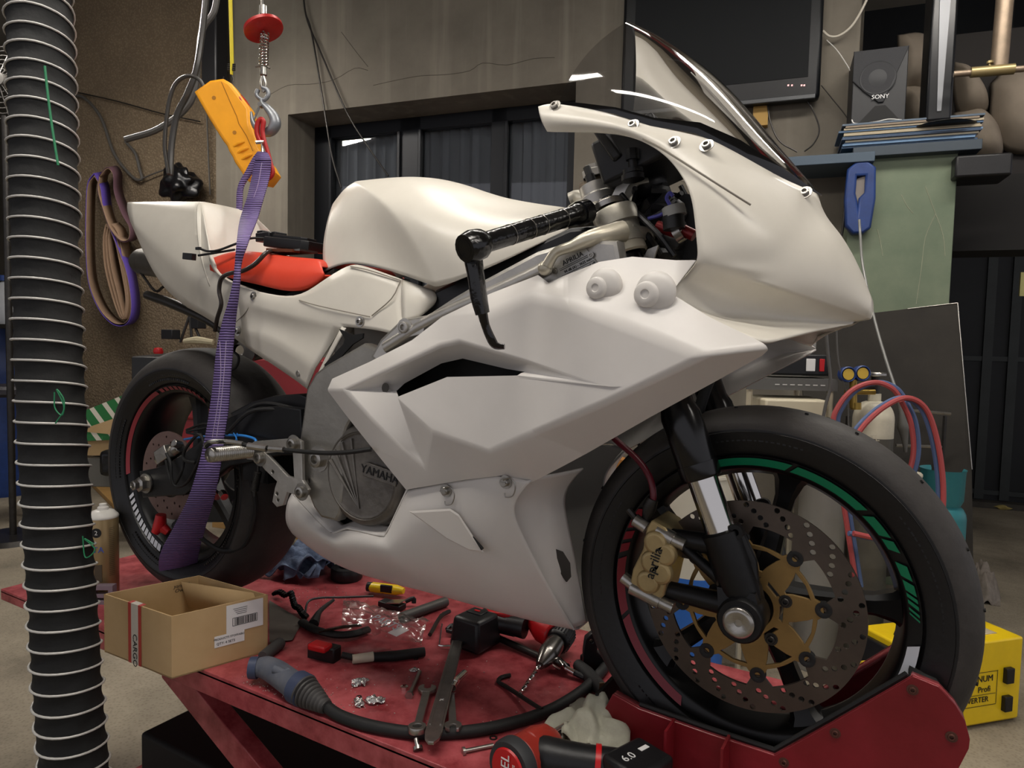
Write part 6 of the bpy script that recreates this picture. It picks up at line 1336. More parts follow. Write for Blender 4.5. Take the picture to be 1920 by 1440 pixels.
for pl, r_, lb, m_ in (([(1438, 190), (1445, 230), (1462, 265), (1495, 285)], .004, 'dark cable looping from the television bottom to the shelf, left one', 'dsteel'), ([(1511, 184), (1528, 215), (1536, 245), (1525, 270), (1508, 284)], .004, 'dark cable looping from the television bottom to the shelf, right one', 'dsteel'),
                       ([(1543, 58), (1556, 68), (1575, 66), (1600, 45), (1625, 0), (1640, -40)], .006, 'white cable swinging up from the television edge', mat('white_cable', '#b8b2a4', .4)), ([(1550, 75), (1570, 95), (1590, 125), (1597, 140)], .0025, 'thin grey cable crossing the wall beside the television', 'wire'), ([(1540, 160), (1560, 185), (1582, 212), (1597, 235)], .0025, 'thin dark cable sagging from the television to the loudspeaker', 'dsteel')):
    cable([atw(x, y, .05) for x, y in pl], r_, m_, 'television_cable', lb)
mb = MB(); wbx(mb, 1412, 1440, 194, 235, 0, .05); thing(mb.build('wall_socket', mat('ochre_board', '#9a7a3e', .7), smooth=False), 'small ochre block on the wall under the television', 'block')
# shelf, papers, loudspeakers
mb = MB(); wbx(mb, 1440, 1641, 290, 308, 0, .30, 290); mb2 = thing(mb.build('wall_shelf', mat('blue_grey_shelf', '#41505e', .5), bevel=.003), 'blue grey wall shelf left of the green cabinet', 'shelf')
mb = MB(); wbx(mb, 1590, 1790, 287, 1100, .02, .22, 400); gc = thing(mb.build('green_cabinet', mat('worn_green_paint', '#5c6a56', .55, .1, col2='#727c66', vs=4, bump=.08, bs=25), bevel=.004), 'tall worn grey green steel cabinet behind the nose of the bike', 'cabinet')
mb = MB()
for pl in (((1735, 350), (1750, 390), (1768, 440), (1772, 480)), ((1755, 400), (1735, 445), (1728, 500), (1718, 570)), ((1690, 365), (1700, 385), (1712, 400)), ((1645, 430), (1652, 460), (1655, 480))): mb.tube([atw(x, y, .221) for x, y in pl], .0012, 4, smooth=3)
mb.build('scratch_line', mat('scratch', '#9fa08a', .6), gc)
mb = MB(); wbx(mb, 1600, 1842, 268, 287, .0, .28, 275); thing(mb.build('shelf_board', mat('steel_blue_board', '#39424a', .5, .2), bevel=.003), 'dark board on top of the green cabinet under the papers', 'board')
rn = random.Random(3); cols = ['#2f4a66', '#5b7896', '#3a5674', '#c0b79e', '#2e4058', '#6b88a6', '#9c9078', '#b4a98e', '#3b5570', '#a69b84', '#7d6f5e', '#4c5a68']
z0_ = wz(1710, 268, .28)
for i in range(12):
    t_ = .0095; o_ = rn.uniform(-.012, .012); mb = MB(); wallbox(mb, ws(1578+rn.uniform(-6, 8), 260, .28), ws(1838+rn.uniform(-10, 8), 260, .28), z0_+i*t_, z0_+(i+1)*t_-.0008, .02, .27+o_)
    mb.build('magazine', mat('cover_%d' % i, cols[i], .45), smooth=False)
    o = COL.objects[-1] if False else bpy.data.objects[[x.name for x in COL.objects if x.name.startswith('magazine')][-1]]
    tag(o, ['blue', 'pale blue', 'mid blue', 'cream', 'navy', 'light blue', 'tan', 'beige', 'slate blue', 'sand', 'brown', 'grey blue'][i]+' magazine, number %s from the bottom of the stack under the loudspeaker' % ['one', 'two', 'three', 'four', 'five', 'six', 'seven', 'eight', 'nine', 'ten', 'eleven', 'twelve'][i], 'magazine', 'magazines stacked on the green cabinet')
zt_ = z0_+12*.0095
spk = root('loudspeaker', atw(1650, 235, .3), 'black subwoofer loudspeaker with slanted grille on the magazine stack', 'loudspeaker')
sa, sb_ = ws(1598, 170, .24), ws(1700, 170, .24); zs = wz(1650, 92, .24)
mb = MB(); wallbox(mb, sa, sb_, zt_, zs, -.02, .24); mb.build('cabinet', mat('speaker_grey', '#1d1e20', .5, 0, .1, 30), spk, bevel=.004)
Ms = basis(W0+WD*((sa+sb_)/2)+WN*.241+V((0, 0, (zt_+zs)/2)), WD, UZ); w2, h2 = (sb_-sa)/2, (zs-zt_)/2
mb = MB(); mb.plate([[(-w2*.98, h2*.97), (w2*.95, h2*.97), (w2*.15, -h2*.42), (-w2*.0, -h2*.42), (-w2*.55, -h2*.1), (-w2*.98, h2*.2)]], .018, Ms, .004); mb.build('grille', mat('speaker_grille', '#232427', .7, bump=.2, bs=400), spk)
mb = MB(); mb.lathe([(0, .012), (w2*.28, .012), (w2*.34, .009), (w2*.6, .008), (w2*.66, .011), (w2*.7, .008)], Ms @ V((-.01, h2*.22, 0)), WN, 36); mb.build('cone', mat('cone_grey', '#2c2d2f', .6), spk)
mb = MB(); mb.text('SONY', .028, Ms @ T3(.005, -h2*.30, .0105), .001); mb.build('brand_lettering', mat('silver_print', '#d8d8d8', .4), spk)
mb = MB(); mb.plate([[(-w2*.75, -h2*.98), (-w2*.12, -h2*.52), (w2*.25, -h2*.52), (w2*.85, -h2*.98)]], .004, Ms, 0); mb.build('port', 'dark', spk)
cable([V((*atw(x, 238, .255).xy, zt_+.004+h_)) for x, h_ in ((1596, .02), (1604, 0), (1640, .0), (1665, .008), (1690, 0))], .003, 'wire', 'loose_cable', 'thin pale cable lying in front of the black subwoofer')
tw = root('tower_speaker', atw(1765, 230, .2), 'tall narrow black tower speaker with grey centre strip', 'loudspeaker')
mb = MB(); wbx(mb, 1742, 1792, -160, 226, .1, .28, 100); mb.build('body', mat('tower_black', '#0b0d10', .3), tw, bevel=.012)
mb = MB(); Mt = basis(atw(1766, 100, .283), WD, UZ); zt1 = wz(1766, 220, .283)-Mt.translation.z; mb.plate([[(-.006, zt1+.03), (.01, zt1+.03), (.036, .8), (-.036, .8)]], .006, Mt, .001); mb.build('centre_strip', mat('strip_grey', '#7b7d80', .4, .3), tw)
mb = MB(); mb.lathe([(0, 0), (.13, 0), (.14, .006), (.12, .014), (0, .02)], atw(1768, 243, .2), UZ, 30); mb.build('base', 'black', tw)
# padded seat back on edge
pdm = mat('beige_upholstery', '#867b6d', .85, 0, .08, 10)
sv = root('upholstered_seat', atw(1790, 200, -.25), 'beige tufted upholstered seat propped behind the loudspeakers', 'seat')
for nm, poly in (('cushion', [(1685, 70), (1725, 66), (1745, 90), (1745, 200), (1720, 170), (1688, 160)]), ('cushion', [(1690, 165), (1730, 168), (1745, 215), (1745, 245), (1700, 250), (1690, 220)]), ('cushion', [(1790, 120), (1815, 130), (1850, 185), (1840, 215), (1800, 215), (1788, 160)]), ('cushion', [(1790, 215), (1835, 205), (1870, 240), (1875, 290), (1830, 300), (1792, 270)]), ('cushion', [(1860, 160), (1900, 130), (1960, 180), (1960, 270), (1890, 280), (1858, 230)])):
    cx_, cy_ = sum(p[0] for p in poly)/len(poly), sum(p[1] for p in poly)/len(poly); mb = MB(); rs = []
    pl = catm([atw(x, y, -.3) for x, y in poly+poly[:1]], 4)[:-1]; cc = atw(cx_, cy_, -.3)
    for k_2 in range(7):
        t = k_2/6; rs.append([cc+(p-cc)*(1-t)**.6*1.08+WN*(.14*math.sin(t*math.pi/2)) if t < 1 else cc+(p-cc)*.02+WN*.14 for p in pl])
    mb.loft(rs); mb.build(nm, pdm, sv, sharp=180)
mb = MB(); wbx(mb, 1680, 1990, 60, 330, -.5, -.33, 200); mb.build('seat_shell', mat('seat_shell', '#2a2725', .8), sv, smooth=False)
mb = MB(); wbx(mb, 1690, 1960, 330, 470, -.5, -.2, 400); mb.build('seat_base', mat('seat_base', '#191817', .8), sv, smooth=False)
# pipe stand
pi = root('pipe_stand', atw(1880, 130, .3), 'worn steel pipe stand with a clamped crossbar at the top right', 'stand')
pm_ = mat('worn_pipe', '#8a7a68', .45, .6, .2, 12)
mb = MB(); mb.tube([atw(1890, -200, .35), atw(1884, 0, .35), atw(1873, 128, .35)], .034, 16); mb.build('post', pm_, pi)
mb = MB(); mb.tube([atw(1788, 139, .38), atw(1930, 128, .38), atw(2100, 115, .38)], .014, 12); mb.build('crossbar', pm_, pi)
mb = MB(); mb.tube([atw(1820, 136, .38), atw(1902, 129, .38)], .023, 12); mb.tube([atw(1856, 130, .38), atw(1856, 118, .38)], .005, 8); mb.lathe([(0, 0), (.013, 0), (.013, .01), (0, .012)], atw(1856, 119, .38), UZ, 12); mb.build('clamp', mat('brassy_pipe', '#9a8a62', .4, .7), pi)
mb = MB(); wbx(mb, 1792, 1900, 288, 330, .1, .3, 300); thing(mb.build('black_case', 'black', bevel=.01), 'flat black case sticking out right of the green cabinet', 'case')
# blue current tester
ct = root('clamp_tester', atw(1610, 440, .45), 'blue moulded tool holder with a grey tester hanging on the green cabinet', 'tester')
Mc = wM(1611, 370, .26); kq = (atw(1611, 370, .26)-CAM).dot(FW)/FOC*1.03
def lq(l): return [((x-1611)*kq, -(y-370)*kq) for x, y in l]
mb = MB(); mb.plate([lq([(1592, 322), (1604, 312), (1620, 312), (1631, 322), (1633, 375), (1628, 425), (1618, 433), (1604, 433), (1593, 420), (1590, 375)]), lq([(1601, 330), (1622, 330), (1622, 365), (1613, 375), (1611, 410), (1608, 410), (1604, 380), (1600, 365)])], .07, Mc, .01); mb.build('holder', 'blue', ct, sharp=60)
mb = MB(); mb.plate([lq([(1602, 340), (1621, 334), (1621, 362), (1615, 392), (1607, 392)])], .03, Mc, .005); mb.build('tester', mat('grey_tester', '#77706a', .5), ct)
mb = MB(); mb.tube([atd(x, y, d_) for x, y, d_ in ((1611, 412, 3.22), (1613, 440, 3.2), (1618, 500, 3.1), (1640, 600, 2.98), (1663, 680, 2.88), (1684, 742, 2.8))], .006, 8, smooth=5); mb.build('lead', mat('grey_lead', '#7b7b78', .4, .3), ct)
mb = MB(); mb.tube([atd(x, y, 2.8) for x, y in ((1683, 738), (1690, 775), (1693, 800), (1696, 820), (1698, 848))], [.008, .010, .022, .014, .006], 10, smooth=3); mb.build('probe', mat('grey_probe', '#5d5c58', .5), ct)
mb = MB(); mb.tube([atw(x, y, .25) for x, y in ((1603, 318), (1590, 335), (1585, 380), (1580, 430), (1572, 470))], .006, 8, smooth=4); mb.build('cord', 'dsteel', ct)
# leaning steel sheet
mb = MB(); q = [atd(1500, 603, 3.36), atd(1795, 568, 3.10), atd(1822, 880, 2.98), atd(1825, 1060, 2.92), atd(1520, 1100, 3.12)]
mb.loft([q, [p+FW*.006 for p in q]]); sh = thing(mb.build('steel_sheet', mat('blackened_sheet', '#24211e', .7, .0, spec=.25, col2='#33302b', vs=2.5), smooth=False), 'large dark steel sheet leaning behind the gas cylinders', 'sheet')
mb = MB(); mb.tube([q[1]-FW*.002, q[2]-FW*.002], .0022, 5); mb.tube([q[1]-FW*.002, q[1]*.7+q[0]*.3-FW*.002], .0018, 5); mb.build('bright_edge', 'steel', sh)
# gas cylinders
def cyl_thing(name, px, ytop, D, r, label, cat, topm, bodym, split_, valve=True):
    b_ = atd(px, ytop, D); x, y = b_.x, b_.y; zt2 = b_.z; o = root(name, (x, y, FLOOR), label, cat); H_ = zt2-FLOOR; c = V((x, y, FLOOR))
    nk = r*.32; zs_ = H_-r*1.35
    mb = MB(); mb.lathe([(0, 0), (r*.96, 0), (r, .01), (r, zs_*split_)], c, UZ, 40); mb.build('body', bodym, o)
    mb = MB(); pr_ = [(r*1.002, zs_*split_), (r*1.002, zs_)]+[(nk+(r-nk)*math.cos(R(t)), zs_+r*.95*math.sin(R(t))) for t in range(10, 91, 10)]+[(nk, H_), (0, H_)]; mb.lathe(pr_, c, UZ, 40); mb.build('shoulder', topm, o)
    if valve:
        mb = MB(); mb.tube([c+UZ*H_, c+UZ*(H_+.07)], .016, 12); mb.tube([c+UZ*(H_+.03), c+UZ*(H_+.03)-RT*.05], .014, 10); mb.build('valve', 'dsteel', o)
        mb = MB(); mb.lathe([(0, 0), (.036, 0), (.04, .004), (.04, .012), (.036, .016), (0, .016)], c+UZ*(H_+.07), UZ, 24); mb.build('handwheel', 'steel', o)
    return o
wt = mat('chipped_white_paint', '#c9c2ae', .5, 0, .12, 12); gy = mat('dirty_grey_paint', '#55524a', .6, 0, .15, 8)
c1 = cyl_thing('gas_cylinder', 1640, 738, 2.78, .076, 'white shouldered dark grey gas cylinder with hoses, before the steel sheet', 'gas cylinder', wt, gy, .93)
mb = MB(); b_ = atd(1640, 822, 2.70); mb.text('TL', .035, basis(b_, RT, UZ), .002); mb.build('stencil_lettering', wt, c1)
c2 = cyl_thing('gas_cylinder', 1549, 800, 2.82, .090, 'pale grey gas cylinder seen through the spokes of the front wheel', 'gas cylinder', mat('pale_grey_cyl', '#8c8a84', .45, .2, .08, 5), MT['pale_grey_cyl'], .9, False)
rg = root('gas_regulator', atd(1602, 705, 2.7), 'blue gas regulator with two yellow faced gauges', 'regulator')
for x, y in ((1589, 702), (1616, 700)):
    c = atd(x, y, 2.7); mb = MB(); mb.lathe([(0, -.02), (.03, -.02), (.031, .008), (.027, .012), (.024, .006)], c, -FW, 24); g_ = mb.build('gauge', 'blue', rg)
    mb = MB(); mb.lathe([(.022, .009), (0, .009)], c, -FW, 20); mb.build('gauge_dial', mat('yellow_dial', '#b99a35', .4), g_)
mb = MB(); mb.tube([atd(1600, 712, 2.71), atd(1600, 765, 2.71)], .014, 10); mb.tube([atd(1585, 735, 2.71), atd(1640, 735, 2.71)], .011, 10); mb.tube([atd(1605, 755, 2.71), atd(1605, 768, 2.71)], .02, 10); mb.build('body', mat('brass', '#a08544', .35, .9), rg)
def hose(pts, D, dx, m_, label):
    mb = MB(); mb.tube([atd(x+dx, y, D) for x, y in pts], .0098, 8, smooth=6); return thing(mb.build('gas_hose', m_), label, 'hose', None)
HR, HB = mat('red_hose', '#a04444', .5), mat('blue_hose', '#4d5f86', .5)
pa = [(1606, 1100), (1575, 900), (1562, 800), (1572, 762), (1600, 730), (1640, 717), (1672, 728), (1690, 750)]
pb_ = [(1598, 830), (1622, 795), (1660, 762), (1700, 746), (1735, 765), (1756, 820), (1768, 900), (1766, 970), (1750, 1020), (1650, 1010), (1600, 1000)]
pc_ = [(1690, 752), (1707, 790), (1713, 840), (1705, 885), (1680, 960), (1640, 1010)]
hose(pa, 2.62, 0, HR, 'red gas hose arching over the regulator at left'); hose(pa, 2.64, 8, HB, 'blue gas hose arching over the regulator at left')
hose(pb_, 2.52, 0, HR, 'red gas hose in the big loop in front of the steel sheet'); hose(pb_, 2.54, -9, HB, 'blue gas hose in the big loop in front of the steel sheet')
hose(pc_, 2.57, 0, HR, 'red gas hose dropping inside the big loop'); hose(pc_, 2.59, 9, HB, 'blue gas hose dropping inside the big loop')
cr_ = root('cylinder_cart', atd(1760, 900, 2.95), 'thin angle iron cart frame behind the gas hoses', 'cart')
mb = MB()
for a, b in (((1690, 768), (1782, 776)), ((1680, 835), (1765, 838))): mb.tube([atd(*a, 2.95), atd(*b, 2.95)], .007, 6)
mb.build('rail', 'steel', cr_); mb = MB(); p = atd(1772, 780, 2.95); mb.tube([p, V((p.x, p.y, FLOOR))], .009, 6); p = atd(1590, 780, 2.95); mb.tube([p, V((p.x, p.y, FLOOR))], .009, 6); mb.build('upright', 'dsteel', cr_)
# propane bottle
b_ = atd(1765, 935, 2.72); c = V((b_.x, b_.y, FLOOR)); pr0 = root('propane_bottle', c, 'teal propane bottle standing on the floor right of the gas hoses', 'gas bottle'); teal = mat('teal_paint', '#2b7178', .45, 0, .08, 8)
Hh = b_.z-FLOOR; mb = MB(); r_ = .088; mb.lathe([(0, .02), (r_*.8, .02), (r_, .07)]+[(r_, Hh-.07)]+[(r_*math.cos(R(t)), Hh-.07+.07*math.sin(R(t))) for t in range(15, 91, 15)], c, UZ, 40); mb.build('tank', teal, pr0)
mb = MB(); mb.lathe([(.064, Hh-.025), (.075, Hh), (.078, Hh+.11), (.081, Hh+.12), (.075, Hh+.11), (.072, Hh), (.064, Hh-.025)], c, UZ, 40, arc=(R(-150), R(120))); mb.build('collar', teal, pr0, recalc=True)
mb = MB(); mb.lathe([(.065, 0), (.075, 0), (.075, .03), (.065, .03)], c, UZ, 30); mb.build('foot_ring', teal, pr0)
mb = MB(); mb.tube([c+UZ*(Hh-.01), c+UZ*(Hh+.06)], .014, 10); mb.build('valve', mat('brass', '#a08544'), pr0)
mb = MB(); mb.ball(atd(1720, 892, 2.62), .02, 2, (1, 1, .8)); thing(mb.build('cream_knob', wt), 'small cream knob beside the teal bottle collar', 'knob')
# work shelf with battery, box
wb = root('work_cart', (atd(1495, 720, 2.75).x, atd(1495, 720, 2.75).y, FLOOR), 'grey steel tool cart with a perforated top lip behind the fork', 'cart')
Mw = basis(atd(1480, 712, 2.75), V((RT.x, RT.y, 0)), UZ)   # Z axis towards the camera
mb = MB(); mb.box((0, .0, -.15), (.36, .012, .36), M4=Mw); mb.box((0, -.02, .03), (.36, .04, .004), M4=Mw); mb.box((0, -.35, -.15), (.34, .012, .34), M4=Mw); mb.box((0, -.85, -.15), (.34, .012, .34), M4=Mw); mb.build('shelf', mat('grey_cart', '#5d5c59', .5, .3), wb, smooth=False)
mb = MB()
for sx_ in (-.16, .16):
    for zz in (-.31, .01): p0 = Mw @ V((sx_, 0, zz)); mb.tube([p0, V((p0.x, p0.y, FLOOR))], .012, 8)
mb.build('leg', mat('cart_leg', '#b3aa94', .5), wb)
mb = MB()
for i in range(7): mb.box((-.06+.03*i, -.018, .033), (.018, .004, .001), M4=Mw)
mb.build('perforation_print', 'wire', wb)
bt = root('battery_charger', Mw @ V((.06, .01, -.1)), 'black battery charger with red and grey sockets on the tool cart', 'charger')
mb = MB(); mb.box((.055, .06, -.1), (.25, .09, .16), M4=Mw, taper=.95); mb.build('case', 'black', bt, bevel=.008); mb = MB(); mb.box((.09, .06, -.018), (.036, .05, .006), M4=Mw); mb.build('grey_socket', 'paper', bt, bevel=.002); mb = MB(); mb.box((.135, .06, -.018), (.02, .05, .006), M4=Mw); mb.build('red_socket', 'red', bt, bevel=.002)
mb = MB(); mb.box((.06, .14, -.1), (.18, .05, .1), M4=Mw, taper=.7); mb.build('lid', mat('clear_grey_lid', '#86847e', .3), bt, bevel=.006)
mb = MB(); mb.box((.0, -.115, -.02), (.26, .09, .2), M4=Mw, taper=.92); bb_ = mb.build('white_case', mat('cream_plastic', '#bdb49c', .5), bevel=.008); tag(bb_, 'cream plastic case under the perforated cart shelf', 'case')
mb = MB(); mb.box((-.02, -.06, .06), (.05, .03, .03), M4=Mw); mb.build('handle', MT['cream_plastic'], bb_)if False else mb.b.free()
cable([atd(x, y, 2.6) for x, y in ((1548, 610), (1552, 660), (1557, 720), (1548, 760), (1540, 800))], .006, MT['grey_cable'], 'hanging_cable', 'grey cable hanging below the nose beside the battery charger')
cable([atd(x, y, 2.7) for x, y in ((1568, 610), (1572, 680), (1588, 740), (1591, 800))], .0035, MT['grey_cable'], 'hanging_cable', 'thin grey cable hanging left of the gauges')
# seen through the front wheel
bk = root('plastic_bucket', (atd(1300, 950, 2.75).x, atd(1300, 950, 2.75).y, FLOOR), 'white printed bucket with blue band seen through the front wheel', 'bucket')
c = V((bk.location.x, bk.location.y, FLOOR)); hb = atd(1300, 880, 2.75).z-FLOOR; mb = MB(); mb.lathe([(0, 0), (.13, 0), (.15, hb*.52)], c, UZ, 36); mb.build('band', mat('blue_print', '#2a62b4', .4), bk)
mb = MB(); mb.lathe([(.15, hb*.52), (.165, hb), (.17, hb), (.17, hb-.01), (.16, hb-.01), (.12, .01)], c, UZ, 36); mb.build('wall', mat('bucket_white', '#c8c4b6', .45), bk)
mb = MB(); p = c+V((0, 0, hb*.75)); dv = (CAM-p); dv.z = 0; dv.normalize(); mb.text('cleaning', .06, basis(p+dv*.162+RT*.02, RT, UZ), .002); mb.build('bucket_lettering', MT['grey_print'], bk)
mb = MB(); p = atz(1515, 1135, FLOOR); mb.box((p.x-.1, p.y-.1, FLOOR+.1), (.26, .2, .2), rot=Matrix.Rotation(R(-20), 3, 'Z')); thing(mb.build('brown_box', 'card', bevel=.003), 'small brown cardboard box on the floor seen through the front wheel', 'box')
mb = MB(); p = atd(1150, 880, 2.7); mb.box((p.x, p.y, p.z-.2), (.25, .05, .5), rot=Matrix.Rotation(R(12), 3, 'Y')); thing(mb.build('wooden_board', mat('orange_wood', '#96642f', .6, 0, .15, 5), bevel=.003), 'orange brown wooden board standing behind the belly pan', 'board')
# yellow welder
A = atz(1700, 1383, FLOOR+.012); B = atz(1920, 1345, FLOOR+.012); dw = (B-A).normalized(); nw = V((-dw.y, dw.x, 0)); Lw = .50
hw = (atd(1846, 1198, (atz(1846, 1358, FLOOR+.012)-CAM).dot(FW)).z)-FLOOR-.012
we = root('inverter_welder', A+dw*.25, 'yellow inverter welder with black corner brackets on the floor at the right', 'welder')
Mv = Matrix.Translation(A) @ Matrix((dw, nw, UZ)).transposed().to_4x4()
mb = MB(); mb.box((Lw/2, .11, hw/2), (Lw, .22, hw), M4=Mv); mb.build('housing', 'yel2', we, bevel=.008)
mb = MB(); mb.box((-.012, .11, hw/2-.01), (.024, .215, hw*.92), M4=Mv); mb.build('front_panel', 'black', we, bevel=.006)
mb = MB()
for y_, z_ in ((.05, .75), (.11, .68), (.165, .6)): mb.lathe([(.014, 0), (.014, .014), (.011, .018), (0, .018)], Mv @ V((-.024, y_, hw*z_)), -dw, 16)
mb.build('knob', mat('yellow_knob', '#d8b82c', .4), we)
mb = MB()
for i in range(9): mb.box((-.026, .11, hw*(.08+.045*i)), (.006, .18, .005), M4=Mv)
mb.build('vent_slat', MT['grey_cable'], we)
mb = MB()
for z_ in (.16, .5): mb.box((Lw*.86, -.008, hw*z_+.02), (.035, .018, .055), M4=Mv)
mb.build('corner_bracket', 'black', we, bevel=.003)
Mf = basis(Mv @ V((Lw*.60, -.002, hw*.44)), dw, UZ); mb = MB()
mb.text('MAGNUM', .032, Mf @ T3(-.005, .034, 0), .001); mb.text('Profi', .03, Mf @ T3(.028, -.004, 0), .001); mb.text('INVERTER', .028, Mf @ T3(-.012, -.04, 0), .001)
for (x, y, sx_, sy_) in ((0, .058, .17, .0015), (0, -.062, .17, .0015), (-.085, 0, .0015, .12), (.085, 0, .0015, .12), (0, -.022, .16, .0012)): mb.box((x, y, 0), (sx_, sy_, .001), M4=Mf)
mb.build('brand_lettering', 'ink', we, smooth=False)
mb = MB(); mb.box((Lw*.66, .12, hw+.001), (.2, .15, .002), M4=Mv); mb.build('top_label', mat('scuffed_label', '#b6a98c', .6, 0, .2, 20), we, smooth=False)
mb = MB(); mb.tube([Mv @ V((.05, .11, hw)), Mv @ V((.08, .11, hw+.04)), Mv @ V((.22, .11, hw+.045)), Mv @ V((.26, .11, hw))], .012, 8, smooth=3); mb.build('handle', 'black', we)
mb = MB(); p = atz(1838, 1118, FLOOR); rag('floor_rag', p, .09, .14, .26, mat('grey_blotched_rag', '#6a6158', .9, 0, col2='#8d857c', vs=14), 'draped grey blotched cloth on the floor right of the front tyre', 9); mb.b.free()
cable([atz(x, y, FLOOR+.01) for x, y in ((1600, 1010), (1680, 1030), (1760, 1015), (1800, 990))], .01, HR, 'floor_hose', 'red hose lying on the floor behind the gas cylinders', 'hose')
mb = MB(); p = atz(1878, 955, FLOOR); mb.ball(p+UZ*.02, .04, 2, (1.6, 1, .5), .5, 2); thing(mb.build('crumpled_paper', mat('yellowish_scrap', '#a8985a', .8)), 'crumpled yellowish scrap at the foot of the dark gate', 'scrap')
mb = MB(); wbx(mb, 1913, 1990, 510, 555, -1.0, -.98); thing(mb.build('yellow_notice', mat('pale_yellow', '#d8d08a', .5), smooth=False), 'pale yellow notice at the right picture edge on the dark gate', 'notice')
# ---------------- left background
ma = root('wheel_balancer', (atd(450, 760, 3.7).x, atd(450, 760, 3.7).y, FLOOR), 'red machine with a black control panel and red stop button behind the rear wheel', 'machine')
Mm = basis(atd(330, 668, 3.7), V((RT.x, RT.y, 0)), UZ); kf = 3.7/FOC
mb = MB(); mb.box((.42, -.17, -.25), (1.0, .34, .5), M4=Mm); mb.box((.45, -.42, -.25), (.9, .18, .45), M4=Mm); mb.build('red_body', mat('machine_red', '#7e1f24', .4, 0, .08, 4), ma, bevel=.012)
mb = MB(); mb.box((-.12, -.14, -.2), (.22, .30, .48), M4=Mm, taper=.9); mb.build('control_panel', mat('panel_black', '#1d1e1f', .45), ma, bevel=.008)
mb = MB(); mb.lathe([(.022, 0), (.026, .012), (.02, .03), (0, .034)], Mm @ V((-.12, .01, -.05)), UZ, 18); mb.build('stop_button', 'red', ma)
for i in range(3):
    mb = MB(); mb.box((-.18+.06*i, -.2, .045), (.035, .04, .004), M4=Mm); mb.build('warning_label', mat('label_%s' % i, ['#8c8a3a', '#5c6a78', '#6e6a44'][i], .5), ma)
mb = MB(); mb.box((.45, -.7, -.25), (.8, .42, .4), M4=Mm); mb.build('base', 'dark', ma)
mb = MB(); c = Mm @ V((.35, -.03, .02)); mb.lathe([(.03, -.02), (.075, -.02), (.08, 0), (.08, .02), (.03, .03)], atd(450, 658, 3.35), -FW, 30); mb.tube([atd(455, 672, 3.4), atd(500, 662, 3.4)], .025, 10); mb.build('spindle', 'dsteel', ma)
mb = MB(); mb.tube([atd(345, 640, 3.5), atd(370, 638, 3.5), atd(400, 642, 3.5)], [.012, .02, .014], 8, smooth=3); thing(mb.build('rolled_cloth', mat('cream_cloth', '#a39a80', .9, bump=.3)), 'rolled cream cloth on top of the red machine', 'cloth')
tp_ = root('tripod_lamp', atd(350, 640, 3.6), 'thin leg stand with a small box on top of the red machine', 'stand'); mb = MB()
for x in (338, 360, 378): mb.tube([atd(356, 590, 3.6), atd(x, 642, 3.6)], .007, 8)
mb.build('leg', 'dsteel', tp_); mb = MB(); mb.box(atd(320, 627, 3.6), (.09, .05, .05)); mb.box(atd(372, 600, 3.6), (.06, .05, .09)); mb.build('head', 'black', tp_, bevel=.003)
# boxes at left behind the duct
gbx = mat('green_white_carton', '#1f6b35', .6)
nt = gbx.node_tree; tc = nt.nodes.new('ShaderNodeTexCoord'); wv = nt.nodes.new('ShaderNodeTexWave'); wv.bands_direction = 'DIAGONAL'; wv.inputs['Scale'].default_value = 4.5; rp = nt.nodes.new('ShaderNodeValToRGB'); rp.color_ramp.interpolation = 'CONSTANT'; rp.color_ramp.elements[0].color = lin('#1f6b35'); rp.color_ramp.elements[1].position = .72; rp.color_ramp.elements[1].color = lin('#cfcabb'); nt.links.new(tc.outputs['Object'], wv.inputs[0]); nt.links.new(wv.outputs[0], rp.inputs[0]); nt.links.new(rp.outputs[0], nt.nodes['Principled BSDF'].inputs['Base Color'])
Mx1 = basis(atd(190, 850, 4.3), V((RT.x, RT.y, 0)), UZ)
co = root('printed_carton', Mx1.translation, 'green and white printed carton with open flaps behind the rear wheel', 'box'); k5 = 4.3/FOC
mb = MB(); mb.plate([[((x-190)*k5, -(y-850)*k5) for x, y in ((150, 775), (232, 740), (240, 770), (190, 800), (235, 810), (235, 822), (150, 828))]], .02, Mx1, 0); mb.build('printed_side', gbx, co)
mb = MB(); mb.plate([[((x-190)*k5, -(y-850)*k5) for x, y in ((172, 800), (222, 782), (250, 786), (250, 815), (162, 808))]], .012, Mx1 @ T3(0, 0, .03), 0); mb.box((.03, .06, -.13), (.3, .16, .2), M4=Mx1); mb.build('flap', 'card', co)
mb = MB(); mb.box((0, -.02, .0), (.3, .18, .28), M4=Mx1 @ T3(.06, -.1, -.13)); crt = mb.build('storage_crate', mat('grey_crate', '#5d5b55', .6), bevel=.006); tag(crt, 'grey plastic crate under the green and white carton', 'crate')
mb = MB(); mb.box((.12, -.04, .04), (.12, .16, .2), M4=Mx1); thing(mb.build('black_sack', mat('black_bag', '#0c0c0e'), bevel=.03), 'glossy black sack in front of the grey crate', 'sack')
p = atz(200, 925, FLOOR); mb = MB(); mb.box((p.x+.1, p.y, FLOOR+.02), (1.0, .18, .035), rot=Matrix.Rotation(R(-20), 3, 'Z')); thing(mb.build('wooden_plank', mat('pale_wood', '#a07c48', .7, 0, .12, 6), bevel=.002), 'pale wooden plank on the floor below the crate', 'plank')
p = atz(445, 1010, FLOOR); mb = MB(); mb.box((p.x, p.y+.3, FLOOR+.02), (.8, .3, .04), rot=Matrix.Rotation(R(10), 3, 'Z')); thing(mb.build('wooden_plank', MT['pale_wood'], bevel=.002), 'pale wooden plank seen through the rear wheel', 'plank')
ba = root('blue_barrel', (atd(5, 700, 5.6).x, atd(5, 700, 5.6).y, FLOOR), 'blue plastic barrel in the far left background', 'barrel'); c = ba.location.copy(); Hb = atd(5, 612, 5.6).z-FLOOR
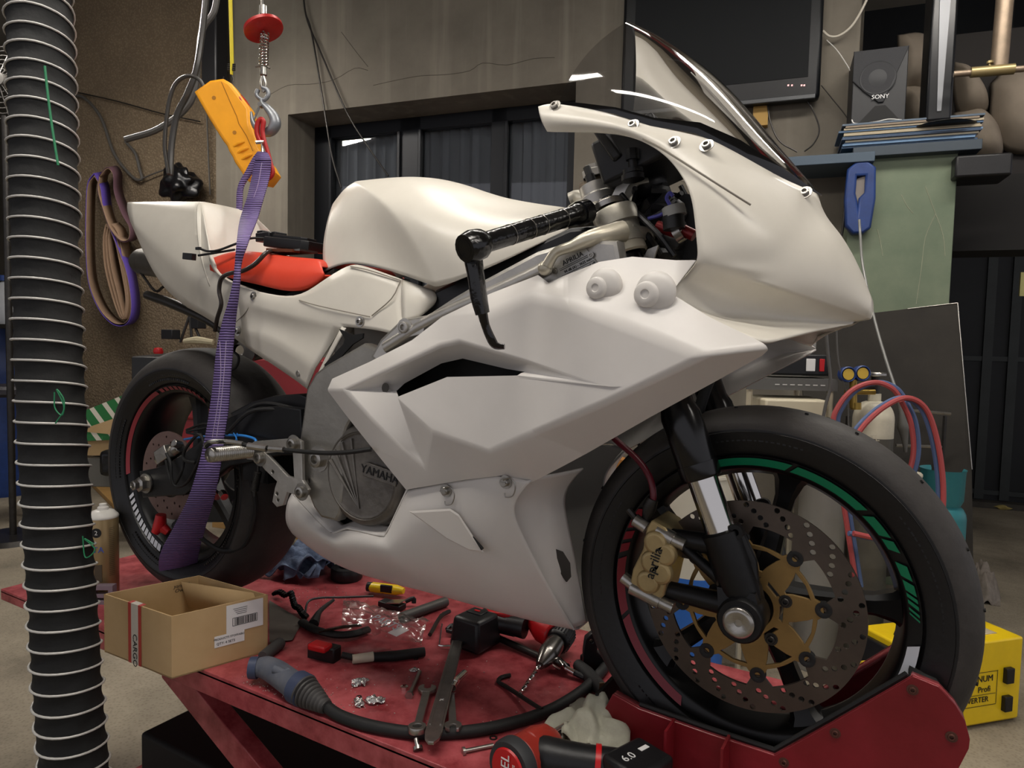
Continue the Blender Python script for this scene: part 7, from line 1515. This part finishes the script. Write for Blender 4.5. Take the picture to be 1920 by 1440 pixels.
mb = MB(); mb.lathe([(0, 0), (.26, 0), (.28, .05), (.28, Hb*.3), (.285, Hb*.33), (.28, Hb*.36), (.28, Hb*.7), (.285, Hb*.73), (.28, Hb*.76), (.26, Hb-.02), (.24, Hb), (0, Hb)], c, UZ, 40); mb.build('body', 'blue', ba)
st = root('stool', (atd(18, 730, 4.6).x, atd(18, 730, 4.6).y, FLOOR), 'low stool with dark round seat in front of the blue barrel', 'stool'); c = st.location.copy(); Hs = atd(18, 722, 4.6).z-FLOOR
mb = MB(); mb.lathe([(0, Hs-.07), (.17, Hs-.07), (.19, Hs-.05), (.19, Hs-.02), (.17, Hs), (0, Hs)], c, UZ, 36); mb.build('seat', mat('dark_seat', '#26242a', .5), st)
mb = MB()
for a in (20, 110, 200, 290): mb.tube([c+V((math.cos(R(a))*.13, math.sin(R(a))*.13, Hs-.07)), c+V((math.cos(R(a))*.19, math.sin(R(a))*.19, 0))], .015, 8)
mb.build('leg', mat('rusty_leg', '#5a4030', .6, .3), st)
jug = root('clear_container', (atd(20, 560, 5.2).x, atd(20, 560, 5.2).y, atd(20, 610, 5.2).z), 'pale plastic container with a blue lid at the far left above the barrel', 'container'); c = jug.location.copy()
mb = MB(); mb.lathe([(0, 0), (.12, 0), (.13, .03), (.13, .22), (.08, .3), (.05, .33), (0, .33)], c, UZ, 24); mb.build('body', mat('cloudy_plastic', '#8d8f92', .3), jug); mb = MB(); mb.lathe([(0, .33), (.07, .33), (.07, .37), (0, .37)], c, UZ, 24); mb.build('lid', 'blue', jug)
mb = MB(); mb.box((c.x, c.y, c.z-.01), (.8, .4, .03)); j_ = mb.build('tall_shelf', 'dsteel'); tag(j_, 'dark narrow shelf holding the pale container at far left', 'shelf')
fa = root('fan', atd(8, 155, 4.2), 'grey wire cage fan at the top left behind the duct', 'fan'); c = fa.location.copy()
mb = MB()
for r_ in (.22, .19, .16, .13, .1, .07): x, y, z = frame_from(-FW); mb.tube([c+(x*math.cos(t/24*2*math.pi)+y*math.sin(t/24*2*math.pi))*r_-FW*(.05*(1-r_/.22)) for t in range(24)], .0035, 5, closed=True)
for a in range(0, 360, 20): mb.tube([c+(x*math.cos(R(a))+y*math.sin(R(a)))*.22, c+(x*math.cos(R(a))+y*math.sin(R(a)))*.03-FW*.05], .003, 4)
mb.build('cage', MT['grey_cable'], fa, split=False); mb = MB(); mb.lathe([(0, .0), (.05, 0), (.04, .06), (0, .07)], c, -FW, 20); mb.build('motor', MT['grey_cable'], fa); mb = MB(); mb.tube([c-UZ*.2, V((c.x, c.y, FLOOR))], .02, 10); mb.lathe([(0, .03), (.2, .03), (.22, 0), (0, 0)], V((c.x, c.y, FLOOR)), UZ, 24); mb.build('stand', 'dsteel', fa)
